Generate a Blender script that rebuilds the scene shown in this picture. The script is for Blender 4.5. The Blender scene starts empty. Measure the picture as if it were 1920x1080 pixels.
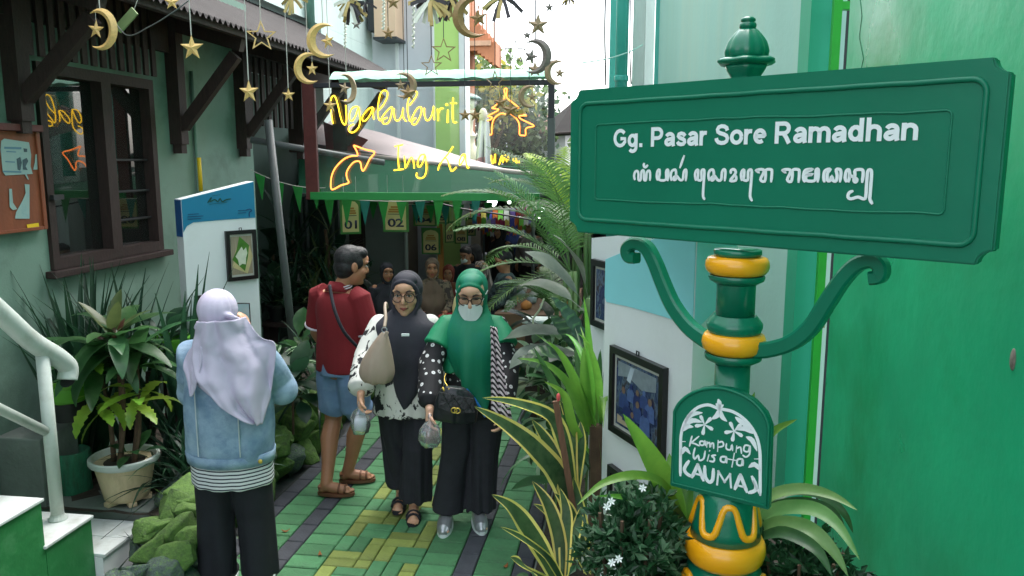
import bpy, bmesh, math, random
from mathutils import Vector, Matrix, Euler, Quaternion, noise
from math import sin, cos, pi, radians, atan2, sqrt, tan
random.seed(7)
SC = bpy.context.scene
COL = SC.collection

# ------------------------------------------------------------------ camera
FPX, CAM_H = 1500.0, 2.2
PITCH = math.atan(240 / 1500)
YAW = math.atan(220 / (1500 / cos(PITCH)))
cd = bpy.data.cameras.new('camera'); cam = bpy.data.objects.new('camera', cd); COL.objects.link(cam)
cd.sensor_width = 36; cd.lens = 36 * FPX / 1920; cd.clip_start = .05; cd.clip_end = 400
cam.location = (0, 0, CAM_H); cam.rotation_euler = (pi / 2 - PITCH, 0, YAW)
SC.camera = cam
# ------------------------------------------------------------------ sky, sun, exposure
SUN_EL, SUN_AZ = radians(62), radians(20)          # a bright overcast afternoon, light from above the alley
world = bpy.data.worlds.new('World'); SC.world = world; world.use_nodes = True
wn = world.node_tree; bg = wn.nodes['Background']
sky = wn.nodes.new('ShaderNodeTexSky'); sky.sky_type = 'NISHITA'; sky.sun_disc = False
sky.sun_elevation = SUN_EL; sky.sun_rotation = SUN_AZ; sky.dust_density = 3; sky.air_density = 1.1
hs = wn.nodes.new('ShaderNodeHueSaturation'); hs.inputs['Saturation'].default_value = .35   # cloud cover greys the blue
wn.links.new(sky.outputs[0], hs.inputs['Color']); wn.links.new(hs.outputs[0], bg.inputs[0])
bg.inputs[1].default_value = .15
sl = bpy.data.lights.new('sun', 'SUN'); sun = bpy.data.objects.new('sun', sl); COL.objects.link(sun)
sl.energy = .6; sl.angle = radians(50); sl.color = (1, .97, .92)
sdir = Vector((sin(SUN_AZ) * cos(SUN_EL), cos(SUN_AZ) * cos(SUN_EL), sin(SUN_EL)))
sun.rotation_euler = sdir.to_track_quat('Z', 'Y').to_euler(); sun.location = (0, 5, 12)
SC.view_settings.view_transform = 'Standard'; SC.view_settings.look = 'None'
SC.view_settings.gamma = 1; SC.view_settings.use_curve_mapping = False
SC.view_settings.exposure = 2.15
SC.cycles.max_bounces = 8; SC.cycles.transparent_max_bounces = 16
SC.cycles.use_denoising = True

# ------------------------------------------------------------------ where a sight line of the survey meets a plane of the place
_F = Vector((-sin(YAW) * cos(PITCH), cos(YAW) * cos(PITCH), -sin(PITCH)))
_R = Vector((cos(YAW), sin(YAW), 0)); _U = _R.cross(_F); _C = Vector((0, 0, CAM_H))
def ray(px, py): return _F + _R * ((px - 960) / FPX) + _U * ((540 - py) / FPX)
def at_d(px, py, d): return _C + ray(px, py) * d
def at_x(px, py, x): r = ray(px, py); return _C + r * (x / r.x)
def at_y(px, py, y): r = ray(px, py); return _C + r * (y / r.y)
def at_z(px, py, z): r = ray(px, py); return _C + r * ((z - CAM_H) / r.z)
def depth(p): return (Vector(p) - _C).dot(_F)

# ------------------------------------------------------------------ objects
def V(*a): return Vector(a)
def mw(o):
    return mw(o.parent) @ o.matrix_basis if o.parent else o.matrix_basis.copy()
def tag(o, label=None, cat=None, group=None, kind=None):
    if label: o['label'] = label
    if cat: o['category'] = cat
    if group: o['group'] = group
    if kind: o['kind'] = kind
    return o
def thing(name, label, cat, loc=(0, 0, 0), rz=0, group=None, rot=None):
    o = bpy.data.objects.new(name, None); COL.objects.link(o)
    o.empty_display_size = .1; o.location = loc
    o.rotation_euler = rot if rot else (0, 0, rz)
    return tag(o, label, cat, group)
def link_mesh(name, me, parent=None, m=None):
    o = bpy.data.objects.new(name, me); COL.objects.link(o)
    if parent: o.parent = parent
    if m is not None: o.matrix_basis = m
    return o
def dup(o, parent=None, top=True):
    c = o.copy(); COL.objects.link(c); c.parent = parent
    for ch in list(o.children): dup(ch, c)
    return c

class MB:
    """collects geometry that becomes ONE mesh object"""
    def __init__(s): s.v = []; s.f = []; s.m = []
    def add(s, vs, fs, mi=0):
        b = len(s.v); s.v += [Vector(p) for p in vs]
        s.f += [tuple(i + b for i in f) for f in fs]; s.m += [mi] * len(fs); return s
    def box(s, c, size, rot=None, mi=0, bev=0):
        x, y, z = [k / 2 for k in size]; c = Vector(c)
        M = rot if isinstance(rot, Matrix) else (Euler(rot).to_matrix() if rot else Matrix.Identity(3))
        if not bev:
            vs = [c + M @ V(a * x, b * y, d * z) for d in (-1, 1) for b in (-1, 1) for a in (-1, 1)]
            fs = [(0, 2, 3, 1), (4, 5, 7, 6), (0, 1, 5, 4), (2, 6, 7, 3), (0, 4, 6, 2), (1, 3, 7, 5)]
            return s.add(vs, fs, mi)
        bm = bmesh.new(); bmesh.ops.create_cube(bm, size=2)
        for v in bm.verts: v.co = V(v.co.x * x, v.co.y * y, v.co.z * z)
        bmesh.ops.bevel(bm, geom=bm.edges[:], offset=bev, segments=2, affect='EDGES', profile=.6)
        bm.verts.index_update()
        s.add([c + M @ v.co for v in bm.verts], [tuple(v.index for v in f.verts) for f in bm.faces], mi); bm.free(); return s
    def span(s, p0, p1, mi=0, bev=0):
        p0, p1 = Vector(p0), Vector(p1)
        return s.box((p0 + p1) / 2, [abs(k) for k in (p1 - p0)], None, mi, bev)
    def bar(s, p0, p1, w, h, up=(0, 0, 1), mi=0):
        p0, p1 = Vector(p0), Vector(p1); d = p1 - p0; L = d.length; z = d.normalized(); up = Vector(up)
        if abs(z.dot(up)) > .98: up = V(0, 1, 0)
        x = up.cross(z).normalized(); y = z.cross(x)
        return s.box((p0 + p1) / 2, (w, h, L), Matrix((x, y, z)).transposed(), mi)
    def tube(s, path, r, n=8, cap=True, mi=0, close=False):
        P = [Vector(p) for p in path]; k = len(P)
        rr = list(r) if isinstance(r, (list, tuple)) else [r] * k
        ref = None; rings = []
        for i in range(k):
            if close: t = (P[(i + 1) % k] - P[i - 1])
            else: t = (P[min(i + 1, k - 1)] - P[max(i - 1, 0)])
            t = t.normalized() if t.length > 1e-9 else V(0, 0, 1)
            if ref is None:
                ref = V(0, 0, 1) if abs(t.z) < .9 else V(1, 0, 0)
            x = (ref - t * ref.dot(t))
            if x.length < 1e-6: x = t.orthogonal()
            x.normalize(); ref = x; y = t.cross(x)
            rings.append([P[i] + (x * cos(2 * pi * j / n) + y * sin(2 * pi * j / n)) * rr[i] for j in range(n)])
        vs = [p for R_ in rings for p in R_]; fs = []
        for i in range(k if close else k - 1):
            a = i * n; b = ((i + 1) % k) * n
            for j in range(n): fs.append((a + j, a + (j + 1) % n, b + (j + 1) % n, b + j))
        if cap and not close: fs += [tuple(range(n - 1, -1, -1)), tuple(range((k - 1) * n, k * n))]
        return s.add(vs, fs, mi)
    def lathe(s, prof, n=24, c=(0, 0, 0), mi=0, mod=None, cap=True):
        c = Vector(c); vs = []; fs = []; k = len(prof)
        for i, (r, z) in enumerate(prof):
            for j in range(n):
                a = 2 * pi * j / n; q = r * (mod(a, i, z) if mod else 1)
                vs.append(c + V(q * cos(a), q * sin(a), z))
        for i in range(k - 1):
            for j in range(n): fs.append((i * n + j, i * n + (j + 1) % n, (i + 1) * n + (j + 1) % n, (i + 1) * n + j))
        if cap: fs += [tuple(range(n - 1, -1, -1)), tuple(range((k - 1) * n, k * n))]
        return s.add(vs, fs, mi)
    def prism(s, poly, ext, mi=0):
        P = [Vector(p) for p in poly]; e = Vector(ext); n = len(P)
        fs = [tuple(range(n - 1, -1, -1)), tuple(range(n, 2 * n))] + [(i, (i + 1) % n, n + (i + 1) % n, n + i) for i in range(n)]
        return s.add(P + [p + e for p in P], fs, mi)
    def sphere(s, c, r, seg=12, rings=8, mi=0, M=None):
        c = Vector(c); r = Vector(r) if hasattr(r, '__len__') else V(r, r, r); vs = [V(0, 0, 1)]
        for i in range(1, rings):
            t = pi * i / rings
            for j in range(seg): a = 2 * pi * j / seg; vs.append(V(sin(t) * cos(a), sin(t) * sin(a), cos(t)))
        vs.append(V(0, 0, -1)); L = len(vs) - 1; fs = []
        for j in range(seg): fs.append((0, 1 + j, 1 + (j + 1) % seg))
        for i in range(rings - 2):
            a = 1 + i * seg
            for j in range(seg): fs.append((a + j, a + seg + j, a + seg + (j + 1) % seg, a + (j + 1) % seg))
        a = 1 + (rings - 2) * seg
        for j in range(seg): fs.append((L, a + (j + 1) % seg, a + j))
        q = [V(v.x * r.x, v.y * r.y, v.z * r.z) for v in vs]
        return s.add([c + (M @ v if M else v) for v in q], fs, mi)
    def grid(s, fn, nu, nv, mi=0, closeu=False):
        cu = nu if closeu else nu + 1
        vs = [fn(i / nu, j / nv) for j in range(nv + 1) for i in range(cu)]; fs = []
        for j in range(nv):
            for i in range(nu): fs.append((j * cu + i, j * cu + (i + 1) % cu, (j + 1) * cu + (i + 1) % cu, (j + 1) * cu + i))
        return s.add(vs, fs, mi)
    def cells(s, xs, ys, zs, filled, mi=0):
        """solid made of grid cells: walls with real openings, one connected mesh"""
        idx = {}; vs = []; fs = []
        def vid(i, j, k):
            if (i, j, k) not in idx: idx[(i, j, k)] = len(vs); vs.append(V(xs[i], ys[j], zs[k]))
            return idx[(i, j, k)]
        nx, ny, nz = len(xs) - 1, len(ys) - 1, len(zs) - 1
        ok = lambda i, j, k: 0 <= i < nx and 0 <= j < ny and 0 <= k < nz and filled(i, j, k)
        for i in range(nx):
            for j in range(ny):
                for k in range(nz):
                    if not ok(i, j, k): continue
                    if not ok(i - 1, j, k): fs.append((vid(i, j, k), vid(i, j, k + 1), vid(i, j + 1, k + 1), vid(i, j + 1, k)))
                    if not ok(i + 1, j, k): fs.append((vid(i + 1, j, k), vid(i + 1, j + 1, k), vid(i + 1, j + 1, k + 1), vid(i + 1, j, k + 1)))
                    if not ok(i, j - 1, k): fs.append((vid(i, j, k), vid(i + 1, j, k), vid(i + 1, j, k + 1), vid(i, j, k + 1)))
                    if not ok(i, j + 1, k): fs.append((vid(i, j + 1, k), vid(i, j + 1, k + 1), vid(i + 1, j + 1, k + 1), vid(i + 1, j + 1, k)))
                    if not ok(i, j, k - 1): fs.append((vid(i, j, k), vid(i, j + 1, k), vid(i + 1, j + 1, k), vid(i + 1, j, k)))
                    if not ok(i, j, k + 1): fs.append((vid(i, j, k + 1), vid(i + 1, j, k + 1), vid(i + 1, j + 1, k + 1), vid(i, j + 1, k + 1)))
        return s.add(vs, fs, mi)
    def mesh(s, name, mats, smooth=False, inv=None):
        me = bpy.data.meshes.new(name)
        me.from_pydata([(inv @ p if inv else p) for p in s.v], [], s.f)
        if not isinstance(mats, (list, tuple)): mats = [mats]
        for m in mats: me.materials.append(m)
        if len(mats) > 1: me.polygons.foreach_set('material_index', s.m)
        if smooth: me.polygons.foreach_set('use_smooth', [True] * len(s.f))
        me.update(); return me
    def build(s, name, mats, parent=None, world=True, smooth=False, kind=None, label=None, auto=None):
        inv = mw(parent).inverted() if (parent and world) else None
        o = link_mesh(name, s.mesh(name, mats, smooth, inv), parent)
        if auto: shade_auto(o.data, auto)
        if kind: o['kind'] = kind
        if label: o['label'] = label
        return o
def shade_auto(me, deg):
    bm = bmesh.new(); bm.from_mesh(me)
    for f in bm.faces: f.smooth = True
    for e in bm.edges:
        e.smooth = not (len(e.link_faces) == 2 and e.calc_face_angle(0) > radians(deg))
    bm.to_mesh(me); bm.free()
def struct(o): o['kind'] = 'structure'; return o
def smoothpath(pts, n=6, closed=False):
    """Catmull-Rom through the points"""
    P = [Vector(p) for p in pts]; out = []; k = len(P)
    rng = range(k if closed else k - 1)
    g = (lambda i: P[i % k]) if closed else (lambda i: P[max(0, min(k - 1, i))])
    for i in rng:
        a, b, c, d = g(i - 1), g(i), g(i + 1), g(i + 2)
        for j in range(n):
            t = j / n
            out.append(.5 * ((2 * b) + (c - a) * t + (2 * a - 5 * b + 4 * c - d) * t * t + (3 * b - a - 3 * c + d) * t ** 3))
    if not closed: out.append(P[-1])
    return out
def fbm(p, oct=3):
    s = 0; a = .5; p = Vector(p)
    for _ in range(oct): s += a * noise.noise(p); p = p * 2.03; a *= .5
    return s

# ------------------------------------------------------------------ materials
def lin(c): c /= 255; return c / 12.92 if c <= .04045 else ((c + .055) / 1.055) ** 2.4
def S(r, g, b, k=1.0): return (lin(r) * k, lin(g) * k, lin(b) * k)
def pmat(name, col, rough=.6, var=.12, scale=6, bump=0., bscale=60, metal=0., spec=.5, coat=0., dirt=None, dirt_amt=.5, dscale=1.5,
         rnd=0., hue=0., rvar=0., streak=False, emit=None, estr=1., trans=0., sss=0., col2=None):
    m = bpy.data.materials.new(name); m.use_nodes = True; nt = m.node_tree; N = nt.nodes; L = nt.links
    b = N['Principled BSDF']; b.inputs['Roughness'].default_value = rough; b.inputs['Metallic'].default_value = metal
    b.inputs['Specular IOR Level'].default_value = spec; b.inputs['Coat Weight'].default_value = coat
    if trans: b.inputs['Transmission Weight'].default_value = trans
    tc = N.new('ShaderNodeTexCoord'); vec = tc.outputs['Object']
    if streak:
        mp = N.new('ShaderNodeMapping'); mp.inputs['Scale'].default_value = (1, 1, .12) if streak is True else streak; L.new(vec, mp.inputs[0]); vec = mp.outputs[0]
    nz = N.new('ShaderNodeTexNoise'); nz.inputs['Scale'].default_value = scale; nz.inputs['Detail'].default_value = 5; nz.inputs['Roughness'].default_value = .6
    L.new(vec, nz.inputs[0])
    rp = N.new('ShaderNodeValToRGB'); L.new(nz.outputs[0], rp.inputs[0])
    c2 = col2 if col2 else tuple(min(1, x * (1 + var)) for x in col)
    c1 = col if col2 else tuple(x * (1 - var) for x in col)
    rp.color_ramp.elements[0].position = .33; rp.color_ramp.elements[1].position = .67
    rp.color_ramp.elements[0].color = (*c1, 1); rp.color_ramp.elements[1].color = (*c2, 1)
    out = rp.outputs[0]
    if dirt:
        n2 = N.new('ShaderNodeTexNoise'); n2.inputs['Scale'].default_value = dscale; n2.inputs['Detail'].default_value = 8; n2.inputs['Roughness'].default_value = .7
        L.new(vec, n2.inputs[0]); r2 = N.new('ShaderNodeValToRGB'); L.new(n2.outputs[0], r2.inputs[0])
        r2.color_ramp.elements[0].position = .5; r2.color_ramp.elements[1].position = .72
        r2.color_ramp.elements[1].color = (dirt_amt,) * 3 + (1,)
        mx = N.new('ShaderNodeMix'); mx.data_type = 'RGBA'; L.new(r2.outputs[0], mx.inputs[0]); L.new(out, mx.inputs[6]); mx.inputs[7].default_value = (*dirt, 1)
        out = mx.outputs[2]
    if rnd:
        oi = N.new('ShaderNodeObjectInfo'); mr = N.new('ShaderNodeMapRange'); L.new(oi.outputs['Random'], mr.inputs[0])
        mr.inputs[3].default_value = 1 - rnd; mr.inputs[4].default_value = 1 + rnd
        h = N.new('ShaderNodeHueSaturation'); L.new(mr.outputs[0], h.inputs['Value'])
        if hue:
            ml = N.new('ShaderNodeMath'); ml.operation = 'MULTIPLY'; ml.inputs[1].default_value = 7.31; fr = N.new('ShaderNodeMath'); fr.operation = 'FRACT'; L.new(oi.outputs['Random'], ml.inputs[0]); L.new(ml.outputs[0], fr.inputs[0])
            m3 = N.new('ShaderNodeMapRange'); L.new(fr.outputs[0], m3.inputs[0]); m3.inputs[3].default_value = .5 - hue; m3.inputs[4].default_value = .5 + hue * .4; L.new(m3.outputs[0], h.inputs['Hue'])
        L.new(out, h.inputs['Color']); out = h.outputs[0]
    L.new(out, b.inputs['Base Color'])
    if rvar:
        n5 = N.new('ShaderNodeTexNoise'); n5.inputs['Scale'].default_value = 1.8; n5.inputs['Detail'].default_value = 7; L.new(tc.outputs['Object'], n5.inputs[0]); m5 = N.new('ShaderNodeMapRange'); L.new(n5.outputs[0], m5.inputs[0]); m5.inputs[1].default_value = .35; m5.inputs[2].default_value = .65; m5.inputs[3].default_value = max(.05, rough - rvar); m5.inputs[4].default_value = rough + rvar; L.new(m5.outputs[0], b.inputs['Roughness'])
    if bump:
        n3 = N.new('ShaderNodeTexNoise'); n3.inputs['Scale'].default_value = bscale; n3.inputs['Detail'].default_value = 4; L.new(tc.outputs['Object'], n3.inputs[0])
        bp = N.new('ShaderNodeBump'); bp.inputs['Strength'].default_value = min(1, bump); bp.inputs['Distance'].default_value = .01 * max(1, bump); L.new(n3.outputs[0], bp.inputs['Height']); L.new(bp.outputs[0], b.inputs['Normal'])
    if emit: b.inputs['Emission Color'].default_value = (*emit, 1); b.inputs['Emission Strength'].default_value = estr
    if sss: b.inputs['Subsurface Weight'].default_value = sss; b.inputs['Subsurface Radius'].default_value = (.02, .008, .004)
    return m
def leafmat(name, col, col2, rough=.4, rnd=.25, trans=.25, scale=8):
    m = pmat(name, col, rough, col2=col2, scale=scale, rnd=rnd, spec=.4, hue=.035)
    nt = m.node_tree; b = nt.nodes['Principled BSDF']; out = nt.nodes['Material Output']
    t = nt.nodes.new('ShaderNodeBsdfTranslucent'); mx = nt.nodes.new('ShaderNodeMixShader'); mx.inputs[0].default_value = trans
    t.inputs[0].default_value = (*[min(1, x * 1.6) for x in col2], 1)
    nt.links.new(b.outputs[0], mx.inputs[1]); nt.links.new(t.outputs[0], mx.inputs[2]); nt.links.new(mx.outputs[0], out.inputs[0])
    return m
def glassmat(name, tint, refl=.06, opaque=.1, rough=.02):
    """thin clear sheet: mostly see-through, a fresnel gloss on it"""
    m = bpy.data.materials.new(name); m.use_nodes = True; nt = m.node_tree; N = nt.nodes; L = nt.links; N.clear()
    out = N.new('ShaderNodeOutputMaterial'); tr = N.new('ShaderNodeBsdfTransparent'); tr.inputs[0].default_value = (*tint, 1)
    gl = N.new('ShaderNodeBsdfGlossy'); gl.inputs['Roughness'].default_value = rough
    lw = N.new('ShaderNodeFresnel'); lw.inputs[0].default_value = 1.5
    ad = N.new('ShaderNodeMath'); ad.operation = 'ADD'; ad.inputs[1].default_value = refl; ad.use_clamp = True; L.new(lw.outputs[0], ad.inputs[0])
    mx = N.new('ShaderNodeMixShader'); L.new(ad.outputs[0], mx.inputs[0]); L.new(tr.outputs[0], mx.inputs[1]); L.new(gl.outputs[0], mx.inputs[2])
    df = N.new('ShaderNodeBsdfDiffuse'); df.inputs[0].default_value = (*tint, 1)
    m2 = N.new('ShaderNodeMixShader'); m2.inputs[0].default_value = opaque; L.new(mx.outputs[0], m2.inputs[1]); L.new(df.outputs[0], m2.inputs[2])
    L.new(m2.outputs[0], out.inputs[0]); return m
M = {}
M['mint_wall'] = pmat('mint_wall', S(118, 145, 131), .75, .08, 2, .15, 90, dirt=S(78, 98, 88), dirt_amt=.8, dscale=1.2)
M['pale_wall'] = pmat('pale_wall', S(214, 230, 222), .8, .05, 2, .1, 60, dirt=S(140, 160, 150), dirt_amt=.5, streak=True)
M['white_wall'] = pmat('white_wall', S(225, 228, 226), .8, .03, 2, .1, 60, dirt=S(180, 182, 178), dirt_amt=.4, streak=True)
M['grey_wall'] = pmat('grey_wall', S(206, 209, 213), .85, .04, 2, .1, 40)
M['lime_wall'] = pmat('lime_wall', S(186, 220, 128), .8, .05, 2)
M['peach_wall'] = pmat('peach_wall', S(222, 190, 160), .8, .05, 2)
M['green_wall'] = pmat('green_wall', S(30, 176, 122), .36, .12, 1.6, .25, 14, dirt=S(22, 150, 92), dirt_amt=.9, dscale=1.1, spec=.5, rvar=.09)
M['teal_wall'] = pmat('teal_wall', S(30, 160, 122), .6, .06, 2, .1, 40)
M['teal_pale'] = pmat('teal_pale', S(166, 208, 196), .65, .06, 1.4, .15, 30, dirt=S(196, 212, 190), dirt_amt=.6, dscale=1.2, streak=True)
M['lime_paint'] = pmat('lime_paint', S(40, 165, 50), .45, .1, 6)
M['teal_pipe'] = pmat('teal_pipe', S(60, 165, 150), .4, .06, 4)
M['dark_timber'] = pmat('dark_timber', S(52, 36, 33), .7, .3, 12, .3, 60, streak=(8, 8, 1))
M['red_timber'] = pmat('red_timber', S(92, 40, 36), .6, .2, 10, .2, 60)
M['black'] = pmat('black', S(22, 22, 24), .5, .2, 10)
M['dark_metal'] = pmat('dark_metal', S(45, 48, 52), .5, .15, 10)
M['grey_metal'] = pmat('grey_metal', S(84, 90, 90), .5, .1, 10, dirt=S(70, 72, 70), dirt_amt=.5, dscale=5)
M['roof_sheet'] = pmat('roof_sheet', S(40, 32, 32), .7, .25, 8)
M['soil'] = pmat('soil', S(58, 50, 42), .95, .35, 14, .8, 30)
M['asphalt'] = pmat('asphalt', S(70, 72, 74), .9, .2, 20, .4, 40)
M['white_paint'] = pmat('white_paint', S(188, 196, 190), .4, .04, 6, .1, 40, dirt=S(150, 150, 138), dirt_amt=.5, dscale=9)
M['white_tile'] = pmat('white_tile', S(216, 220, 218), .22, .04, 3, dirt=S(140, 135, 120), dirt_amt=.5, dscale=6)
M['stair_green'] = pmat('stair_green', S(48, 128, 72), .5, .14, 3, .6, 9, dirt=S(120, 165, 130), dirt_amt=.35, dscale=6)
M['concrete'] = pmat('concrete', S(112, 120, 114), .85, .12, 5, .3, 40, dirt=S(80, 82, 74), dirt_amt=.6)
M['orange_wood'] = pmat('orange_wood', S(134, 70, 42), .6, .14, 6, .15, 50, streak=(6, 6, 1), dirt=S(96, 50, 30), dirt_amt=.5)
M['yellow'] = pmat('yellow', S(235, 195, 30), .5, .05)
M['paver_green'] = pmat('paver_green', S(74, 130, 86), .75, .16, 10, .3, 80, dirt=S(58, 72, 56), dirt_amt=.7, dscale=4, rnd=.2)
M['paver_lime'] = pmat('paver_lime', S(128, 142, 70), .75, .16, 10, .3, 80, dirt=S(80, 86, 54), dirt_amt=.7, dscale=4, rnd=.2)
M['paver_black'] = pmat('paver_black', S(66, 69, 76), .8, .16, 12, .3, 80, rnd=.12)
M['paver_grey'] = pmat('paver_grey', S(104, 104, 102), .85, .2, 9, .3, 60, rnd=.15)
M['joint'] = pmat('joint', S(40, 50, 40), .95, .3, 20)
M['moss_rock'] = pmat('moss_rock', S(70, 100, 44), .85, .25, 5, .5, 10, col2=S(94, 126, 56), dirt=S(52, 62, 50), dirt_amt=.9, dscale=3, rnd=.2)
M['grey_rock'] = pmat('grey_rock', S(84, 98, 92), .9, .2, 7, .9, 14, dirt=S(108, 150, 60), dirt_amt=.8, dscale=5, rnd=.15)
M['window_glass'] = glassmat('window_glass', (.35, .38, .36), .10, .03)
M['acrylic'] = glassmat('acrylic', (.94, .95, .95), .0, .012)
M['string'] = pmat('string', S(200, 198, 190), .8, .1)
M['dark_string'] = pmat('dark_string', S(70, 72, 74), .8, .1)
# ================================================================== THE SETTING
WX = -3.5                    # street face of the house on the left
g = MB(); g.grid(lambda u, v: V(-150 + 300 * u, -60 + 300 * v, -.06), 4, 4); struct(g.build('ground', M['asphalt']))
# ---- path: a dark bedding slab with every near paver its own piece
pb = MB(); pb.span((-2.27, 1.2, -.3), (-.45, 24, -.018)); path = struct(pb.build('path', M['joint']))
def paver_mesh(w, l, m, h=.045):
    b = .006; x, y = w / 2 - .003, l / 2 - .003; vs = []
    for (k, z) in ((0, -h), (0, -b), (b, 0)):
        vs += [V(-x + k, -y + k, z), V(x - k, -y + k, z), V(x - k, y - k, z), V(-x + k, y - k, z)]
    fs = [(8, 9, 10, 11)]
    for r in (0, 4):
        for i in range(4): fs.append((r + i, r + (i + 1) % 4, r + 4 + (i + 1) % 4, r + 4 + i))
    mb = MB(); mb.add(vs, fs); return mb.mesh('paver', m)
PM = {}
far_pav = {k: MB() for k in ('paver_green', 'paver_lime', 'paver_black', 'paver_grey')}
rnd = random.Random(3)
def paver(x, y, w, l, m):
    z = rnd.uniform(-.003, .002); rot = (rnd.uniform(-.008, .008), rnd.uniform(-.008, .008), rnd.uniform(-.012, .012))
    if 3.45 < y < 5.9:
        k = (round(w, 3), round(l, 3), m)
        if k not in PM: PM[k] = paver_mesh(w, l, M[m])
        o = link_mesh('paver', PM[k], path); o.location = (x, y, z); o.rotation_euler = rot
    else:
        far_pav[m].box((x, y, z - .012), (w - .008, l - .008, .024))
def lay(x0, x1, dy, m, y0, y1):
    y = y0
    while y < y1: paver((x0 + x1) / 2, y + dy / 2, x1 - x0, dy, m); y += dy
Y0, Y1 = 2.4, 8.6
lay(-2.25, -2.14, .22, 'paver_black', Y0, Y1); lay(-1.94, -1.83, .22, 'paver_black', Y0, Y1)
lay(-.895, -.785, .22, 'paver_black', Y0, Y1); lay(-.58, -.47, .22, 'paver_black', Y0, Y1)
lay(-2.14, -1.94, .14, 'paver_green', Y0, Y1); lay(-.785, -.58, .14, 'paver_green', Y0, Y1)
lay(-1.83, -1.63, .134, 'paver_green', Y0, Y1); lay(-1.095, -.895, .134, 'paver_green', Y0, Y1)
P_ = .2675; a_ = P_ * 2 / 3; b_ = P_ / 3
for i in range(2):
    y = Y0; j = 0
    while y < Y1:
        x = -1.63 + P_ * i
        if (i + j) % 2 == 0:
            paver(x + a_ / 2, y + b_ / 2, a_, b_, 'paver_lime'); paver(x + a_ + b_ / 2, y + a_ / 2 + b_ / 2 - b_ / 2, b_, a_, 'paver_lime')
            paver(x + b_ / 2, y + b_ + a_ / 2, b_, a_, 'paver_green'); paver(x + b_ * 1.5, y + b_ + a_ / 2, b_, a_, 'paver_green')
            paver(x + a_ + b_ / 2, y + a_ + b_ / 2, b_, b_, 'paver_lime')
        else:
            paver(x + b_ / 2, y + a_ / 2, b_, a_, 'paver_lime'); paver(x + b_ + a_ / 2, y + b_ / 2, a_, b_, 'paver_green')
            paver(x + b_ + a_ / 2, y + b_ * 1.5, a_, b_, 'paver_green'); paver(x + a_ / 2, y + a_ + b_ / 2, a_, b_, 'paver_lime')
            paver(x + a_ + b_ / 2, y + a_ + b_ / 2, b_, b_, 'paver_lime')
        y += P_; j += 1
y = Y1; r = 0
while y < 23:
    x = -2.25 + (.1 if r % 2 else 0)
    while x < -.55: paver(x + .1, y + .055, .2, .11, 'paver_grey'); x += .2
    y += .11; r += 1
for k, b in far_pav.items(): b.build('far_paver', M[k], path, kind='stuff')

# ---- planting beds
def bed(name, x0, x1, y0, y1, z, zb=-.05, nx=14, ny=40, amp=.05):
    mb = MB()
    mb.grid(lambda u, v: V(x0 + (x1 - x0) * u, y0 + (y1 - y0) * v, z + amp * fbm((x0 + (x1 - x0) * u * 3, v * (y1 - y0) * 3, 1))), nx, ny)
    mb.grid(lambda u, v: V(x0, y0 + (y1 - y0) * u, zb + (z - amp * .8 - zb) * v), 4, 1); mb.grid(lambda u, v: V(x1, y0 + (y1 - y0) * u, zb + (z - amp * .8 - zb) * v), 4, 1)
    mb.grid(lambda u, v: V(x0 + (x1 - x0) * u, y0, zb + (z - amp * .8 - zb) * v), 4, 1)
    return struct(mb.build(name, M['soil'], smooth=True))
bed('soil_bed', WX, -2.42, 3.83, 12, .26)
bed('soil_bed', -.44, .98, 1.0, 12, .06)
kb = MB()
for i in range(34): kb.span((-.455, 2 + i * .3, -.02), (-.40, 2 + i * .3 + .292, .045 + .006 * (i % 3)))
struct(kb.build('kerb', M['concrete']))

# ---- rough stones painted green along the bed
def rock_mesh(seed, mat_):
    bm = bmesh.new(); rq = random.Random(seed)
    for i in range(15):
        d = V(rq.gauss(0, 1), rq.gauss(0, 1), rq.gauss(0, 1)).normalized() * rq.uniform(.85, 1.15); bm.verts.new(d)
    h = bmesh.ops.convex_hull(bm, input=bm.verts[:]); bmesh.ops.delete(bm, geom=[v for v in bm.verts if not v.link_faces], context='VERTS')
    bmesh.ops.bevel(bm, geom=bm.edges[:], offset=.10, segments=2, affect='EDGES', profile=.6); bmesh.ops.triangulate(bm, faces=bm.faces[:]); bmesh.ops.subdivide_edges(bm, edges=[e for e in bm.edges if e.calc_length() > .25], cuts=2, use_grid_fill=True)
    for v in bm.verts: v.co *= 1 + .16 * fbm(v.co * 2.4 + V(seed * 7.3, 0, 0), 4)
    me = bpy.data.meshes.new('rock'); bm.to_mesh(me); bm.free(); me.materials.append(mat_)
    shade_auto(me, 40); return me
RK = [rock_mesh(i, M['moss_rock']) for i in range(5)]; RG = [rock_mesh(i + 9, M['grey_rock']) for i in range(3)]
rw = thing('rock_wall', 'low wall of rough green painted stones edging the left plant bed', 'rock wall', (-2.36, 5, 0))
rr = random.Random(11)
def rock(p, s, grey=False):
    o = link_mesh('rock', rr.choice(RG if grey else RK), rw); o.location = mw(rw).inverted() @ Vector(p)
    o.scale = (s[0], s[1], s[2]); o.rotation_euler = (rr.uniform(-.4, .4), rr.uniform(-.4, .4), rr.uniform(0, 6.3))
y = 3.95
while y < 9.0:
    s = rr.uniform(.11, .16)
    rock((-2.36 + rr.uniform(-.02, .02), y, .08), (.10, s * 1.15, .13), rr.random() < .18)
    rock((-2.40 + rr.uniform(-.04, .03), y + rr.uniform(-.05, .05), .26), (.12, s * 1.1, rr.uniform(.11, .16)), rr.random() < .12)
    if y < 6.5: rock((-2.56 + rr.uniform(-.05, .05), y + .06, .3), (.13, .12, .12), rr.random() < .3)
    y += s * 1.45
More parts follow.
